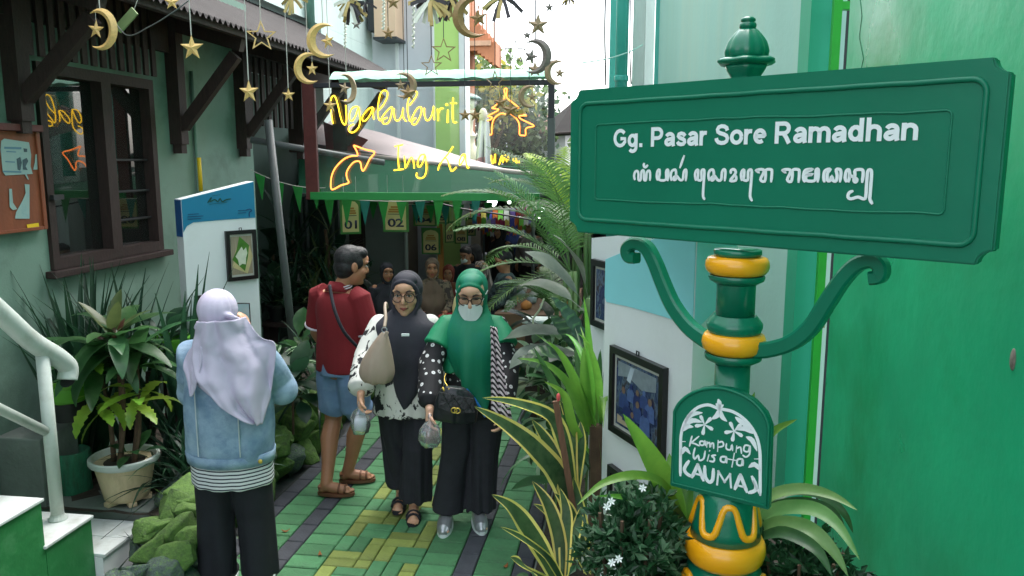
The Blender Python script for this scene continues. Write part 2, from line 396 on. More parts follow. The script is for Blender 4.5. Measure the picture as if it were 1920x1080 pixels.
for (px, py, d, s) in ((300, 985, 4.2, .11), (350, 925, 4.35, .12), (330, 1000, 4.12, .12), (285, 1030, 4.02, .10), (362, 960, 4.25, .11), (255, 1062, 3.93, .09), (345, 1045, 4.0, .11), (308, 1068, 3.93, .10), (322, 950, 4.28, .11), (352, 1010, 4.12, .10), (282, 995, 4.15, .09), (225, 1090, 3.85, .09)):
    p_ = at_d(px, py, d); p_.x = min(p_.x, -2.2); rock(p_, (s, s * 1.1, s * .85), py > 1055)
    z_ = p_.z - s * 1.2
    while z_ > -.04: rock((p_.x - rr.uniform(0, .05), p_.y + rr.uniform(.0, .05), z_), (s * 1.1, s * 1.15, s), True); z_ -= s * 1.3

# ---- stairs going down away from the camera, white tiles on green plaster
stair = thing('staircase', 'short green plastered stair with white tiled treads at the left edge', 'stairs', (-3.05, 3.2, 0))
XS = -2.65
for i, (y0, y1, z) in enumerate(((3.14, 3.46, .43), (2.82, 3.14, .66), (2.5, 2.82, .89), (2.18, 2.5, 1.12))):
    b = MB(); b.span((WX + .002, y0 + .002, -.05), (XS, y1 - (.002 if i else 0), z - .018)); st = b.build('step', M['stair_green'], stair)
    b = MB(); b.span((WX + .003, y0 - .012, z - .016), (XS + .012, y1 + .008, z), bev=.004); b.build('tread', M['white_tile'], st)
b = MB(); b.span((WX + .004, 3.464, -.05), (-2.605, 3.83, .2)); st = b.build('step', M['white_wall'], stair, label='low white landing at the foot of the stair')
for k, (ya, yb) in enumerate(((3.466, 3.645), (3.65, 3.84))):
    for (xa, xb) in ((WX + .005, -3.0), (-2.995, -2.595)):
        b = MB(); b.span((xa, ya, .202), (xb, yb, .22), bev=.003); b.build('tile', M['white_tile'], st)
rail = thing('handrail', 'thick white painted pipe handrail with a hooked end beside the stair', 'handrail', (-2.78, 3.3, .43))
XR = -2.78
rp = [at_x(-260, 350, XR), at_x(0, 586, XR), at_x(60, 640, XR), at_x(105, 668, XR), at_x(127, 688, XR), at_x(126, 712, XR)]
b = MB(); b.tube(smoothpath(rp, 6), .047, 16); b.build('rail', M['white_paint'], rail, smooth=True)
end = at_x(126, 712, XR); b = MB(); b.tube([end + V(0, .004, -.004), end + V(0, .006, -.006)], .040, 14); b.build('pipe_mouth', M['black'], rail)
pt = at_x(79, 660, XR); b = MB(); b.tube([(XR, pt.y, .435), (XR, pt.y, pt.z)], .031, 14); b.build('post', M['white_paint'], rail, smooth=True)
b = MB(); b.lathe([(.045, 0), (.045, .006), (.034, .02), (.031, .03)], 14, (XR, pt.y, .431)); b.build('weld_collar', M['white_paint'], rail)
b = MB(); b.tube([at_x(-260, 640, XR), at_x(84, 808, XR)], .024, 12); b.build('lower_rail', M['white_paint'], rail, smooth=True)
lb = MB(); lb.span((WX + .003, 3.85, .1), (-3.22, 4.16, .66), bev=.01); tag(lb.build('concrete_ledge', M['concrete']), 'low pale concrete ledge against the wall behind the white rail post', 'ledge')
sb = MB(); sb.span((-3.35, 3.86, .2), (-2.6, 4.1, .27), bev=.015); tag(sb.build('stone_slab', M['concrete']), 'worn flat stone slab under the cream pot and green stump', 'slab')

# ---- house on the left
house = thing('house', 'mint green house on the left with dark timber eave brackets and window', 'house', (WX - .4, 5, 0))
WY0, WY1, WZ0, WZ1 = 4.41, 5.60, 1.53, 2.78
w = MB(); w.cells([WX - .16, WX], [-2.5, WY0, WY1, 7.05], [-.05, WZ0, WZ1, 3.6], lambda i, j, k: not (j == 1 and k == 1)); w.build('wall', M['mint_wall'], house)
w = MB(); w.span((-5.6, 7.051, -.05), (WX - .001, 7.2, 3.6)); w.build('end_wall', M['mint_wall'], house)
w = MB(); w.span((-5.6, .2, 3.0), (WX - .162, 7.05, 3.1)); w.build('ceiling', M['dark_timber'], house)
w = MB(); w.span((-5.6, .2, -.05), (-5.5, 7.05, 3.0)); w.build('inner_wall', M['dark_timber'], house)
w = MB(); w.span((-4.6, 5.1, .4), (-4.2, 5.5, 2.3)); w.build('cupboard', M['red_timber'], house)
w = MB(); w.span((-4.4, 5.75, .4), (-4.0, 6.2, 2.0)); w.build('curtain', M['grey_metal'], house)
# window joinery
def frame_bar(par, p0, p1, name='frame', m='dark_timber'):
    b = MB(); b.span(p0, p1, bev=.006); return b.build(name, M[m], par)
win = MB(); win.cells([WX - .10, WX + .025], [WY0 + .002, WY0 + .06, 5.0, 5.1, WY1 - .06, WY1 - .002], [WZ0 + .002, WZ0 + .07, WZ1 - .07, WZ1 - .002], lambda i, j, k: not (k == 1 and j in (1, 3)))
wo = win.build('window', M['dark_timber'], house)
frame_bar(wo, (WX + .001, WY0 - .05, WZ0 - .045), (WX + .07, WY1 + .05, WZ0 - .002), 'sill')
b = MB(); b.span((WX - .06, WY0 + .061, WZ0 + .071), (WX - .054, 4.999, WZ1 - .071)); b.build('pane', M['window_glass'], wo)
b = MB(); b.span((WX - .06, 5.101, WZ0 + .071), (WX - .054, WY1 - .061, WZ1 - .071)); b.build('pane', M['window_glass'], wo)
for z in (1.78, 1.98, 2.2):
    b = MB(); b.tube([(WX - .03, 5.1, z), (WX - .03, WY1 - .06, z)], .008, 6); b.build('bar', M['dark_metal'], wo)
b = MB(); b.span((WX + .026, 4.43, 1.96), (WX + .05, 4.52, 1.99)); b.build('latch', M['dark_metal'], wo)
# brackets, each a post with strut and beam
EX, EZ = -2.93, 3.05
for (by, bz) in ((4.22, 2.36), (5.86, 2.26), (6.93, 2.24), (8.2, 2.22), (9.5, 2.2)):
    b = MB(); b.span((WX + .002 if by < 7.05 else WX - .06, by - .05, bz + .06), (WX + .10, by + .05, 3.45)); br = b.build('bracket', M['dark_timber'], house)
    b = MB(); b.box((WX + .052, by, bz + .025), (.07, .075, .07)); b.build('post_foot', M['dark_timber'], br)
    b = MB(); b.bar((WX + .101, by, 3.20), (EX + .04, by, 3.05), .075, .10); b.build('beam', M['dark_timber'], br)
    b = MB(); b.bar((WX + .09, by + .002, bz + .19), (EX - .02, by + .002, 2.98), .065, .085); b.build('strut', M['dark_timber'], br)
# eave: corrugated sheet, battens, fascia
def corr(u, v):
    y = -2.5 + 12.9 * u; return V(WX - .7 + (EX + .14 - WX + .7) * v, y, 3.92 - .78 * v + .014 * sin(y * 2 * pi / .075))
b = MB(); b.grid(corr, 2600, 1); b.grid(lambda u, v: corr(u, v) - V(0, 0, .006), 2600, 1); b.build('roof_sheet', M['roof_sheet'], house, smooth=True)
for x in (-3.35, -3.05, -2.86):
    z = 3.92 - .78 * ((x - WX + .7) / (EX + .14 - WX + .7)) - .055
    b = MB(); b.span((x - .025, -2.5, z - .03), (x + .025, 10.35, z + .03)); b.build('batten', M['dark_timber'], house)
b = MB(); b.span((WX + .002, 2.2, 3.0), (WX + .05, 5.80, 3.4)); b.build('frieze_board', M['dark_timber'], house)
for i in range(14):
    y = 4.3 + i * .095
    b = MB(); b.span((WX + .052, y, 2.80), (WX + .07, y + .05, 3.3)); b.build('slat', M['dark_timber'], house)
for i in range(11):
    y = 7.12 + i * .13
    b = MB(); b.span((WX + .01, y, 2.52), (WX + .03, y + .06, 3.15)); b.build('slat', M['dark_timber'], house)
b = MB(); b.span((WX, 7.06, 3.15), (WX + .06, 8.6, 3.3)); b.build('slat_rail', M['dark_timber'], house)
b = MB(); b.tube([(WX + .02, 6.15, .5), (WX + .02, 6.15, 2.9)], .016, 8); pp = b.build('conduit', M['mint_wall'], house, smooth=True)
b = MB(); b.tube([(WX + .04, 6.15, 1.95), (WX + .04, 6.15, 2.22)], .017, 8); b.build('yellow_sleeve', M['yellow'], house, smooth=True)
# recessed terrace behind the corner
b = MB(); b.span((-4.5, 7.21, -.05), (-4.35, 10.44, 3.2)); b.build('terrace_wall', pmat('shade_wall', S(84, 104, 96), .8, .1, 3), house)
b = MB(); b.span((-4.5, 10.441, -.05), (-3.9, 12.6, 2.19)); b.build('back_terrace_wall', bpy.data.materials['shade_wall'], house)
b = MB(); b.span((-4.34, 7.21, 3.2), (WX - .1, 10.44, 3.28)); b.build('terrace_ceiling', M['dark_timber'], house)
# ---- upper storey / neighbour behind
up = thing('upper_house', 'tall pale house wall rising behind the corrugated eave', 'house', (-4.6, 9, 0))
b = MB(); b.span((-5.4, -2.5, 3.95), (-4.05, 12.6, 9)); b.build('wall', M['pale_wall'], up)
b = MB(); b.span((-5.4, 10.45, 2.2), (-4.05, 12.6, 3.948)); b.build('lower_wall', M['pale_wall'], up)
b = MB(); pz = at_x(583, 60, -3.99); b.tube([(-3.99, pz.y, 3.3), (-3.99, pz.y, 9)], .055, 12); b.build('downpipe', pmat('pipe_mint', S(110, 150, 135), .5), up, smooth=True)
b = MB(); b.span((-4.02, pz.y - .09, 4.35), (-3.92, pz.y + .09, 4.37)); b.build('pipe_clip', M['white_paint'], up)
th = thing('tall_house', 'tall grey house front with a lime green pilaster edged in white', 'house', (-3.3, 12.9, 0))
def face(px0, px1, y, z0, z1, m, name, dy=.6, par=th):
    b = MB(); x0, x1 = at_y(px0, 200, y).x, at_y(px1, 200, y).x; b.span((x0, y, z0), (x1, y + dy, z1)); return b.build(name, m, par)
face(690, 812, 12.7, 0, 10, M['grey_wall'], 'wall'); face(816, 861, 12.62, 0, 10, M['lime_wall'], 'pilaster', .55)
face(812.3, 815.7, 12.6, 0, 10, M['white_wall'], 'edge_strip', .55); face(861.3, 872, 12.6, 0, 10, M['white_wall'], 'edge_strip', .4)
b = MB(); p = at_y(705, 35, 12.3); q = at_y(745, 70, 12.3); b.span((p.x, 12.2, q.z), (q.x, 12.69, 9)); bay = b.build('bay', M['peach_wall'], th)
b = MB(); b.span((p.x - .11, 12.25, q.z + .1), (p.x - .002, 12.6, 9)); b.build('shutter', M['dark_metal'], bay)
b = MB(); b.span((p.x - .02, 12.19, q.z - .04), (q.x + .02, 12.69, q.z - .002)); b.build('bay_base', M['dark_metal'], bay)
b = MB(); p = at_y(744, 200, 12.66); b.span((p.x, 12.64, 0), (p.x + .05, 12.69, 6)); b.build('groove', M['white_wall'], th)
# ---- orange outdoor stair far behind
os_ = thing('outdoor_stair', 'orange peach outdoor staircase with upright balusters climbing behind the lime pilaster', 'stairs', (-3, 17.4, 0))
opm = pmat('orange_plaster', S(196, 128, 92), .8, .1, 3)
p0 = at_y(868, 118, 17); p1 = at_y(930, 118, 17)
for i in range(9):
    x0 = p0.x + (p1.x - p0.x) * i / 9; x1 = p0.x + (p1.x - p0.x) * (i + 1) / 9; zt = at_y(0, 40, 17).z - i * .085
    z0 = at_y(880, 95, 17).z - max(0, i - 3) * .06
    b = MB(); b.span((x0, 17, z0), (x1 - .002, 17.7, zt)); b.build('step', opm, os_)
    b = MB(); b.span((x0 + .02, 17.0, zt), (x0 + .045, 17.03, zt + .5 - .1)); b.build('baluster', opm, os_)
b = MB(); b.span((p0.x - .1, 16.95, 0), (p0.x + .12, 17.7, 8)); b.build('pillar', opm, os_)
b = MB(); zb = at_y(0, 96, 17).z; b.span((p0.x - .1, 16.94, zb - .1), (p1.x - .1, 16.995, zb)); b.build('band', pmat('band_pale', S(215, 170, 140), .8), os_)
#eh = thing('end_house', 'plain pale house closing the alley behind the viewer', 'house', (-1, -12, 0))
# ---- far houses that close the alley
fh = thing('tiled_house', 'low white house with a brown tiled roof far behind the palm', 'house', (-.9, 21, 0))
b = MB(); x0, x1 = at_y(955, 250, 21).x, at_y(1060, 250, 21).x; zt = at_y(0, 252, 21).z
b.span((x0, 21, 0), (x1, 24, zt)); b.build('wall', M['white_wall'], fh)
zr = at_y(1000, 212, 22).z
b = MB(); b.prism([(x0 - .3, 20.6, zt - .05), (x0 - .3, 22.5, zr), (x0 - .3, 24.3, zt - .05)], (x1 - x0 + .6, 0, 0)); rf = b.build('roof', pmat('roof_tile', S(120, 92, 82), .85, .2, 9), fh)
tm = MB(); tm.box((0, 0, 0), (.27, .3, .03)); tme = tm.mesh('tile', pmat('tile_brown', S(136, 102, 90), .85, .2, 5, rnd=.25)); sl_ = atan2(zr - zt + .05, 1.9)
for r in range(7):
    for c in range(11):
        o = link_mesh('tile', tme, rf); o.matrix_basis = Matrix.LocRotScale(mw(rf).inverted() @ V(x0 - .1 + c * .29, 20.65 + r * .27, zt - .03 + r * .27 * tan(sl_) + .02), Euler((sl_ - .03, 0, 0)), None)
bh = thing('white_house', 'plain white house wall closing the far end of the alley', 'house', (-3, 27, 0))
b = MB(); b.span((-16, 27, 0), (-.9, 30, 2.9)); b.build('wall', M['white_wall'], bh)
b = MB(); b.span((-.898, 27.2, 0), (9, 30, 2.6)); b.build('side_wall', M['white_wall'], bh)

# ---- right side: near green wall, lime frame, pale wall that runs on
ga = thing('green_house', 'glossy green plastered house wall filling the right edge', 'house', (1.2, 2, 0))
gw = MB()
def gwall(u, v):
    y = -2.5 + 6.57 * u; z = -.1 + 6.1 * v
    return V(1.0 + .006 * fbm((y * 1.7, z * 1.7, 3)) - .012 * max(0, 1 - ((y - 3.06) ** 2 + (z - 1.49) ** 2) / .0007) * 0, y, z)
gw.grid(gwall, 120, 60); gw.grid(lambda u, v: V(1.0 + .25 * u, 4.07, -.1 + 6.1 * v), 1, 1); gw.grid(lambda u, v: V(1.25, 4.07 - 6.57 * u, -.1 + 6.1 * v), 1, 1)
gw.build('wall', M['green_wall'], ga, smooth=False, auto=40)
hp = at_x(1901, 674, 1.0); b = MB(); b.sphere(hp + V(-.002, 0, 0), (.006, .014, .03), 10, 8); b.build('chipped_spot', pmat('chip', S(128, 120, 110), .9, .3, 60), ga, smooth=True)
b = MB(); b.tube([at_x(px, py, .9985) for px, py in ((1612, -10), (1616, 30), (1611, 70), (1619, 110), (1610, 150), (1604, 200), (1606, 250))], .0012, 4); b.build('crack', pmat('crack', S(20, 90, 66), .9), ga)
rb = thing('teal_house', 'pale teal house with a green corner and lime door frame behind the sign post', 'house', (1.1, 5, 0))
def vbox(px0, px1, y, dy, m, name, z0=-.05, z1=6.5):
    b = MB(); b.span((at_y(px0, 300, y).x, y, z0), (at_y(px1, 300, y).x, y + dy, z1)); return b.build(name, m, rb)
vbox(1505, 1546, 4.6, .28, M['teal_wall'], 'corner_pilaster')
ls = vbox(1547, 1562, 4.45, .05, M['lime_paint'], 'door_frame')
b = MB(); xx = at_y(1562, 300, 4.45).x; b.span((xx + .001, 4.46, 2.96), (xx + .09, 4.5, 3.0)); b.build('lintel_hook', M['lime_paint'], ls)
for z in (1.3, 1.85):
    b = MB(); b.span((xx + .001, 4.455, z), (xx + .012, 4.49, z + .12)); b.build('hinge', pmat('old_brass', S(120, 130, 60), .5), ls)
b = MB(); b.span((1.05, 4.75, -.05), (1.7, 4.8, 6.5)); b.build('door_shadow_panel', M['dark_metal'], rb)  # dark sheet standing in for the shade in the gap
b = MB(); A = V(at_y(1505, 300, 4.72).x + .01, 4.72, 0); B_ = V(at_y(1226, 300, 9.0).x, 9.0, 0); nn = V((B_ - A).y, -(B_ - A).x, 0).normalized() * .25
b.prism([A, B_, B_ + nn, A + nn], (0, 0, 6.5)); b.build('wall', M['teal_pale'], rb)
vbox(1222, 1250, 8.9, .06, M['teal_pipe'], 'corner_strip')
vbox(1241, 1247, 8.84, .05, M['lime_paint'], 'lime_strip', 0, at_y(1244, 112, 8.84).z)
vbox(1204, 1221, 9.2, .5, M['white_wall'], 'white_pier'); vbox(1181, 1203.5, 9.35, .3, M['pale_wall'], 'pale_pier')
vbox(1139, 1156, 9.9, .2, M['teal_pipe'], 'teal_board')
b = MB(); pc = at_y(1166, 100, 9.3); b.tube([(pc.x, 9.3, 2.0), (pc.x, 9.3, 6.5)], .07, 14); pi_ = b.build('drainpipe', M['teal_pipe'], rb, smooth=True)
b = MB(); zc = at_y(1166, 146, 9.22).z; b.lathe([(.078, -.03), (.08, -.02), (.08, .02), (.078, .03)], 14, (pc.x, 9.3, zc)); b.build('pipe_ring', M['teal_pipe'], pi_, smooth=True)
b = MB(); b.tube([at_y(1181, 100, 9.2), at_y(1182, -40, 9.2)], .008, 6); b.tube([at_y(1181, 100, 9.2), at_y(1183, 158, 9.2)], .008, 6); b.build('cable', M['black'], rb)
b = MB(); b.tube(smoothpath([at_y(1090, 118, 9.15), at_y(1140, 110, 9.15), at_y(1180, 97, 9.15), at_y(1205, 84, 9.18)], 5), .007, 6); b.build('white_cable', M['teal_pale'], rb)
b = MB(); b.tube(smoothpath([at_y(1136, -40, 9.4), at_y(1134, 60, 9.4), at_y(1136, 160, 9.4)], 5), .01, 6); b.build('thin_pipe', M['dark_string'], rb)
aw = thing('dark_awning', 'dark weathered awning at the right of the neon frame', 'awning', (0, 9, 2.4))
b = MB(); q = [at_y(1037, 222, 9), at_y(1075, 190, 8.6), at_y(1075, 248, 8.0), at_y(1036, 252, 8.2)]; b.prism(q, (.02, .05, .02)); b.build('sheet', M['roof_sheet'], aw)
b = MB(); b.tube([at_y(1036, 252, 8.18), at_y(1110, 247, 7.9)], .02, 8); b.build('front_pole', M['dark_timber'], aw)
b = MB(); b.tube([at_y(1110, 247, 7.9), (at_y(1110, 247, 7.9).x, 7.9, 0)], .02, 8); b.build('post', M['dark_timber'], aw)
# ================================================================== writing helpers
def text_mesh(s, m, width, height=None, extrude=.002, bold=0., name='lettering'):
    """flat lettering, origin at its left baseline, x to the right, z up, facing -Y"""
    cu = bpy.data.curves.new(name, 'FONT'); cu.body = s; cu.extrude = 0; cu.offset = bold; cu.resolution_u = 3; cu.space_character = .94
    o = bpy.data.objects.new(name, cu); COL.objects.link(o)
    dg = bpy.context.evaluated_depsgraph_get(); dg.update()
    me = bpy.data.meshes.new_from_object(o.evaluated_get(dg)); bpy.data.objects.remove(o)
    xs = [v.co.x for v in me.vertices]; x0, x1 = min(xs), max(xs); k = width / (x1 - x0); kz = k
    if height: kz = height / .69
    for v in me.vertices: v.co = V((v.co.x - x0) * k, 0, v.co.y * kz)
    me.materials.clear(); me.materials.append(m)
    bm = bmesh.new(); bm.from_mesh(me); r = bmesh.ops.extrude_face_region(bm, geom=bm.faces[:])
    for e in r['geom']:
        if isinstance(e, bmesh.types.BMVert): e.co.y -= extrude
    bmesh.ops.recalc_face_normals(bm, faces=bm.faces[:]); bm.to_mesh(me); bm.free(); return me
def ribbon(mb, pts, w, nrm, th=.0015, taper=None, cap=True):
    """a painted stroke: flat strip of width w lying th proud of its plane (nrm points at the reader)"""
    P = [Vector(p) for p in pts]; n = Vector(nrm).normalized(); k = len(P)
    if cap and k > 1:
        P[0] = P[0] + (P[0] - P[1]).normalized() * w * .35; P[-1] = P[-1] + (P[-1] - P[-2]).normalized() * w * .35
    L = []; R_ = []
    for i in range(k):
        t = (P[min(i + 1, k - 1)] - P[max(i - 1, 0)]); t = t.normalized() if t.length else V(1, 0, 0)
        s_ = t.cross(n); ww = w / 2 * (taper(i / (k - 1)) if taper else 1)
        if cap and i in (0, k - 1): ww *= .55
        L.append(P[i] + s_ * ww + n * th); R_.append(P[i] - s_ * ww + n * th)
    vs = L + R_ + [p - n * th for p in L] + [p - n * th for p in R_]
    fs = []
    for i in range(k - 1):
        fs += [(i, i + 1, k + i + 1, k + i), (i, 2 * k + i, 2 * k + i + 1, i + 1), (k + i, k + i + 1, 3 * k + i + 1, 3 * k + i)]
    mb.add(vs, fs)
def loc(o, p): return mw(o).inverted() @ Vector(p)

# ================================================================== NEON SIGN across the alley
NY = 6.6
M['neon_y'] = pmat('neon_yellow', S(255, 200, 20), .3, emit=(1, .60, .03), estr=.85)
M['neon_o'] = pmat('neon_orange', S(255, 140, 60), .3, emit=(1, .26, .05), estr=.85)
M['beam_green'] = pmat('beam_green', S(36, 140, 66), .5, .08, 6)
M['beam_black'] = pmat('beam_black', S(38, 38, 46), .5, .1, 6)
M['tarp_green'] = pmat('tarp_green', S(8, 62, 40), .9, .12, 4, .3, 20, spec=.08)
M['tarp_mint'] = pmat('tarp_mint', S(170, 225, 200), .6, .06, 6, .4, 16)
ns = thing('neon_sign', 'clear acrylic neon sign with yellow handwriting and orange arrow framed across the alley', 'neon sign', (-1.5, NY, 1.9))
def nspan(px0, py0, px1, py1, y0, y1, m, name, par=ns):
    a = at_y(px0, py0, (y0 + y1) / 2); c = at_y(px1, py1, (y0 + y1) / 2)
    b = MB(); b.span((a.x, y0, a.z), (c.x, y1, c.z), bev=.003); return b.build(name, M[m], par)
nspan(585, 374, 1012, 362.5, NY - .04, NY + .04, 'beam_green', 'bottom_beam')
nspan(590, 165, 1030, 150, NY - .035, NY + .035, 'beam_black', 'top_beam')
nspan(576, 374, 590, 155, NY - .02, NY + .02, 'red_timber', 'left_post')
nspan(1028, 222, 1040, 150, NY - .03, NY + .03, 'beam_black', 'right_post')
q = at_y(1034, 222, NY); b = MB(); b.span((q.x - .028, NY - .03, 0), (q.x + .028, NY + .03, q.z)); b.build('lower_post', M['grey_metal'], ns)
a0, a1 = at_y(590.5, 362, NY), at_y(1027.5, 165.5, NY); zt_ = at_y(800, 165.5, NY).z; zb_ = at_y(800, 362, NY).z
b = MB(); b.span((a0.x, NY - .004, zb_ + .002), (a1.x, NY + .004, zt_ - .002)); b.build('acrylic_panel', M['acrylic'], ns)
def C4(x, y): return at_y(600 + x / 5.143, 160 + y / 5.143, NY - .03)
def C5(x, y): return at_y(720 + x / 5.68, 160 + y / 5.68, NY - .03)
def C6(x, y): return at_y(880 + x / 5.683, 150 + y / 5.683, NY - .03)
def neon(name, strokes, f, m, r=.0056, closed=False):
    b = MB()
    for s_ in strokes:
        p = [f(*q) for q in s_]
        if len(p) == 1: b.sphere(p[0], .011, 8, 6)
        else: b.tube(smoothpath(p, 4, closed), r, 6, close=closed)
    return b.build(name, M[m], ns, smooth=True)
neon('neon_arrow', [[(115, 1005), (105, 930), (120, 850), (160, 780), (230, 712), (300, 682), (352, 680), (362, 660), (346, 620), (325, 580), (362, 592), (440, 620), (525, 645), (480, 710), (440, 790), (415, 825), (400, 800), (392, 752), (368, 730), (320, 745), (275, 800), (255, 850), (262, 900), (275, 940), (200, 965)]], C4, 'neon_o', .0062, True)
L1 = [('N', [[(105, 150), (112, 115), (135, 100), (155, 130), (175, 200), (195, 290), (215, 355), (240, 380), (255, 340), (252, 250), (248, 190)], [(105, 235), (112, 300), (125, 370)], [(247, 148)]], C4),
      ('g', [[(375, 210), (345, 205), (310, 220), (285, 280), (290, 335), (315, 340), (345, 290), (370, 215), (380, 270), (385, 340), (375, 400), (335, 445), (300, 455), (275, 430), (285, 395), (325, 375)]], C4),
      ('a', [[(510, 212), (470, 225), (415, 290), (410, 335), (435, 342), (480, 290), (515, 215), (512, 280), (520, 330)]], C4),
      ('b', [[(565, 240), (610, 190), (645, 120), (650, 70), (625, 48), (590, 70), (570, 130), (558, 220), (560, 300), (580, 340), (610, 290), (660, 230), (695, 210), (690, 270), (670, 340), (640, 370), (605, 365), (610, 330), (650, 310)]], C4),
      ('u', [[(105, 245), (108, 310), (120, 365), (150, 375), (185, 330), (205, 240), (200, 320), (225, 375), (240, 378)]], C5),
      ('b', [[(270, 215), (320, 150), (350, 95), (340, 65), (290, 100), (255, 170), (250, 260), (262, 340), (280, 385), (310, 320), (350, 250), (390, 230), (400, 270), (380, 340), (340, 410), (305, 415), (300, 385), (340, 345)]], C5),
      ('u', [[(430, 240), (430, 310), (450, 370), (480, 365), (510, 310), (530, 220), (530, 300), (535, 370)]], C5),
      ('r', [[(570, 250), (575, 320), (575, 380)], [(575, 300), (600, 250), (630, 245)]], C5),
      ('i', [[(680, 260), (677, 330), (675, 400)], [(668, 205)]], C5),
      ('t', [[(735, 130), (730, 250), (730, 350), (745, 395), (775, 390)], [(705, 190), (740, 188), (775, 190)]], C5),
      ('I', [[(112, 650), (155, 642), (202, 632)], [(156, 645), (150, 760), (158, 890)], [(105, 905), (160, 898), (207, 893)]], C5),
      ('n', [[(215, 750), (222, 820), (228, 880), (250, 840), (285, 770), (310, 790), (320, 885)]], C5),
      ('g', [[(435, 735), (390, 745), (360, 810), (362, 865), (390, 860), (425, 790), (438, 742), (450, 830), (450, 910), (425, 975), (375, 990), (345, 965), (350, 930)]], C5),
      ('K', [[(735, 650), (690, 720), (640, 780), (590, 850), (575, 905)], [(640, 765), (675, 795), (700, 870), (722, 915), (770, 870)]], C5),
      ('a', [[(868, 735), (835, 740), (808, 790), (800, 840), (820, 840), (850, 790), (868, 738), (872, 810), (890, 880), (905, 870)]], C5),
      ('u', [[(232, 800), (238, 870), (252, 888), (268, 840), (274, 788), (274, 885)]], C6),
      ('m', [[(316, 905), (338, 825), (355, 800), (354, 880), (385, 800), (396, 872), (410, 790), (422, 860)]], C6),
      ('a', [[(485, 832), (464, 850), (468, 880), (485, 858), (490, 832), (496, 884)]], C6),
      ('n', [[(506, 838), (508, 884), (520, 842), (532, 884)]], C6)]
for nm, st_, f in L1: neon('neon_letter', st_, f, 'neon_y')
neon('neon_mosque', [[(215, 582), (238, 575), (240, 500), (255, 430), (295, 380), (350, 355), (385, 365), (430, 355), (480, 390), (520, 440), (535, 500), (535, 580), (570, 590), (600, 585), (605, 515), (690, 490), (620, 450), (545, 412), (532, 382), (610, 380), (575, 368)],
                     [(190, 435), (240, 410), (235, 395), (195, 385), (250, 355), (310, 320), (290, 308), (240, 300), (262, 285), (300, 255)],
                     [(365, 205), (380, 160), (372, 100), (400, 96), (395, 160), (410, 200), (460, 240), (510, 280), (522, 295), (480, 300)]], C6, 'neon_o', .0054)
tp = thing('mint_tarp', 'crumpled mint tarpaulin strip lying along the top of the neon frame', 'tarp', at_y(830, 145, NY))
A, B_ = at_y(622, 150, NY), at_y(1030, 150, NY); zA = at_y(800, 149, NY).z
b = MB()
def tarpf(u, v):
    x = A.x + (B_.x - A.x) * u; rr_ = .075 + .02 * fbm((x * 6, v * 3, 2)); an = pi * v
    return V(x, NY - .06 + .24 * v, zA + .075 * sin(an) + .02 * fbm((x * 9, v * 5, 8)) + .004)
b.grid(tarpf, 70, 8); b.build('sheet', M['tarp_mint'], tp, smooth=True)
pol = thing('grey_pole', 'leaning grey metal pole left of the neon sign in front of the dark plants', 'pole', at_y(560, 745, 6.5))
b = MB(); b.tube([at_y(503, 225, 6.5), at_y(562, 760, 6.5)], .034, 12); b.build('shaft', M['grey_metal'], pol, smooth=True)
b = MB(); b.tube([at_y(470, 262, 6.5), at_y(720, 305, 7.2)], .028, 10); b.build('crossbar', M['grey_metal'], pol, smooth=True)

# ================================================================== AWNINGS of the market behind the sign
def sheet(name, label, cat, quad, m, sag=.03, th=.006, n=14, wr=.02):
    a, c, d, e = [Vector(p) for p in quad]; ctr = (a + c + d + e) / 4
    t = thing(name, label, cat, ctr)
    def f(u, v):
        p = a.lerp(c, u).lerp(e.lerp(d, u), v); p.z += -sag * 4 * u * (1 - u) + wr * fbm((p.x * 3, p.y * 3, 1)); return p
    b = MB(); b.grid(f, n, n); b.grid(lambda u, v: f(u, v) - V(0, 0, th), n, n); b.build('cloth', m, t, smooth=True); return t, a, c, d, e
t, a, c, d, e = sheet('green_awning', 'dark green tarpaulin awning sloping down to the right behind the neon sign', 'awning',
    [at_y(560, 366, 7.5), at_y(1075, 366, 7.5), at_y(1075, 338, 9.4), at_y(560, 282, 9.4)], M['tarp_green'], .0)
b = MB(); b.tube([d + V(0, .02, .02), e + V(0, .02, .02)], .03, 8); b.build('ridge_pole', pmat('pale_pole', S(196, 180, 172), .5), t, smooth=True)
b = MB(); b.tube([a, c], .02, 8); b.build('front_pole', M['grey_metal'], t, smooth=True)
for k in (.1, .45, .8):
    p = a.lerp(c, k); p2 = e.lerp(d, k); b = MB(); b.tube([p - V(0, 0, .03), p2 - V(0, 0, .03)], .018, 8); b.build('rafter', M['grey_metal'], t, smooth=True)
for k in (.02, .98):
    p = e.lerp(d, k); b = MB(); b.tube([p, (p.x, p.y, 0)], .025, 8); b.build('post', M['grey_metal'], t, smooth=True)
M['pink_sheet'] = pmat('pink_sheet', S(176, 160, 160), .6, .1, 4, streak=(1, 6, 1))
t, a, c, d, e = sheet('grey_awning', 'pale pinkish grey awning sheet above the green tarpaulin', 'awning',
    [at_y(560, 268, 9.6), at_y(1000, 337, 9.6), at_y(1000, 332, 10.8), at_y(560, 205, 10.8)], M['pink_sheet'], 0)
b = MB(); b.tube([a, c], .022, 8); b.build('edge_pole', M['grey_metal'], t, smooth=True)
for p in (a, c): b = MB(); b.tube([p, (p.x, p.y, 0)], .022, 8); b.build('post', M['grey_metal'], t, smooth=True)
mr = thing('maroon_banner', 'maroon cloth hanging under the grey awning at the left', 'cloth', at_y(640, 250, 9.5))
b = MB(); q = [at_y(606, 228, 9.5), at_y(690, 262, 9.5), at_y(672, 282, 9.5), at_y(612, 284, 9.5)]; b.prism(q, (0, .012, 0)); b.build('cloth', pmat('maroon', S(120, 34, 40), .8), mr)
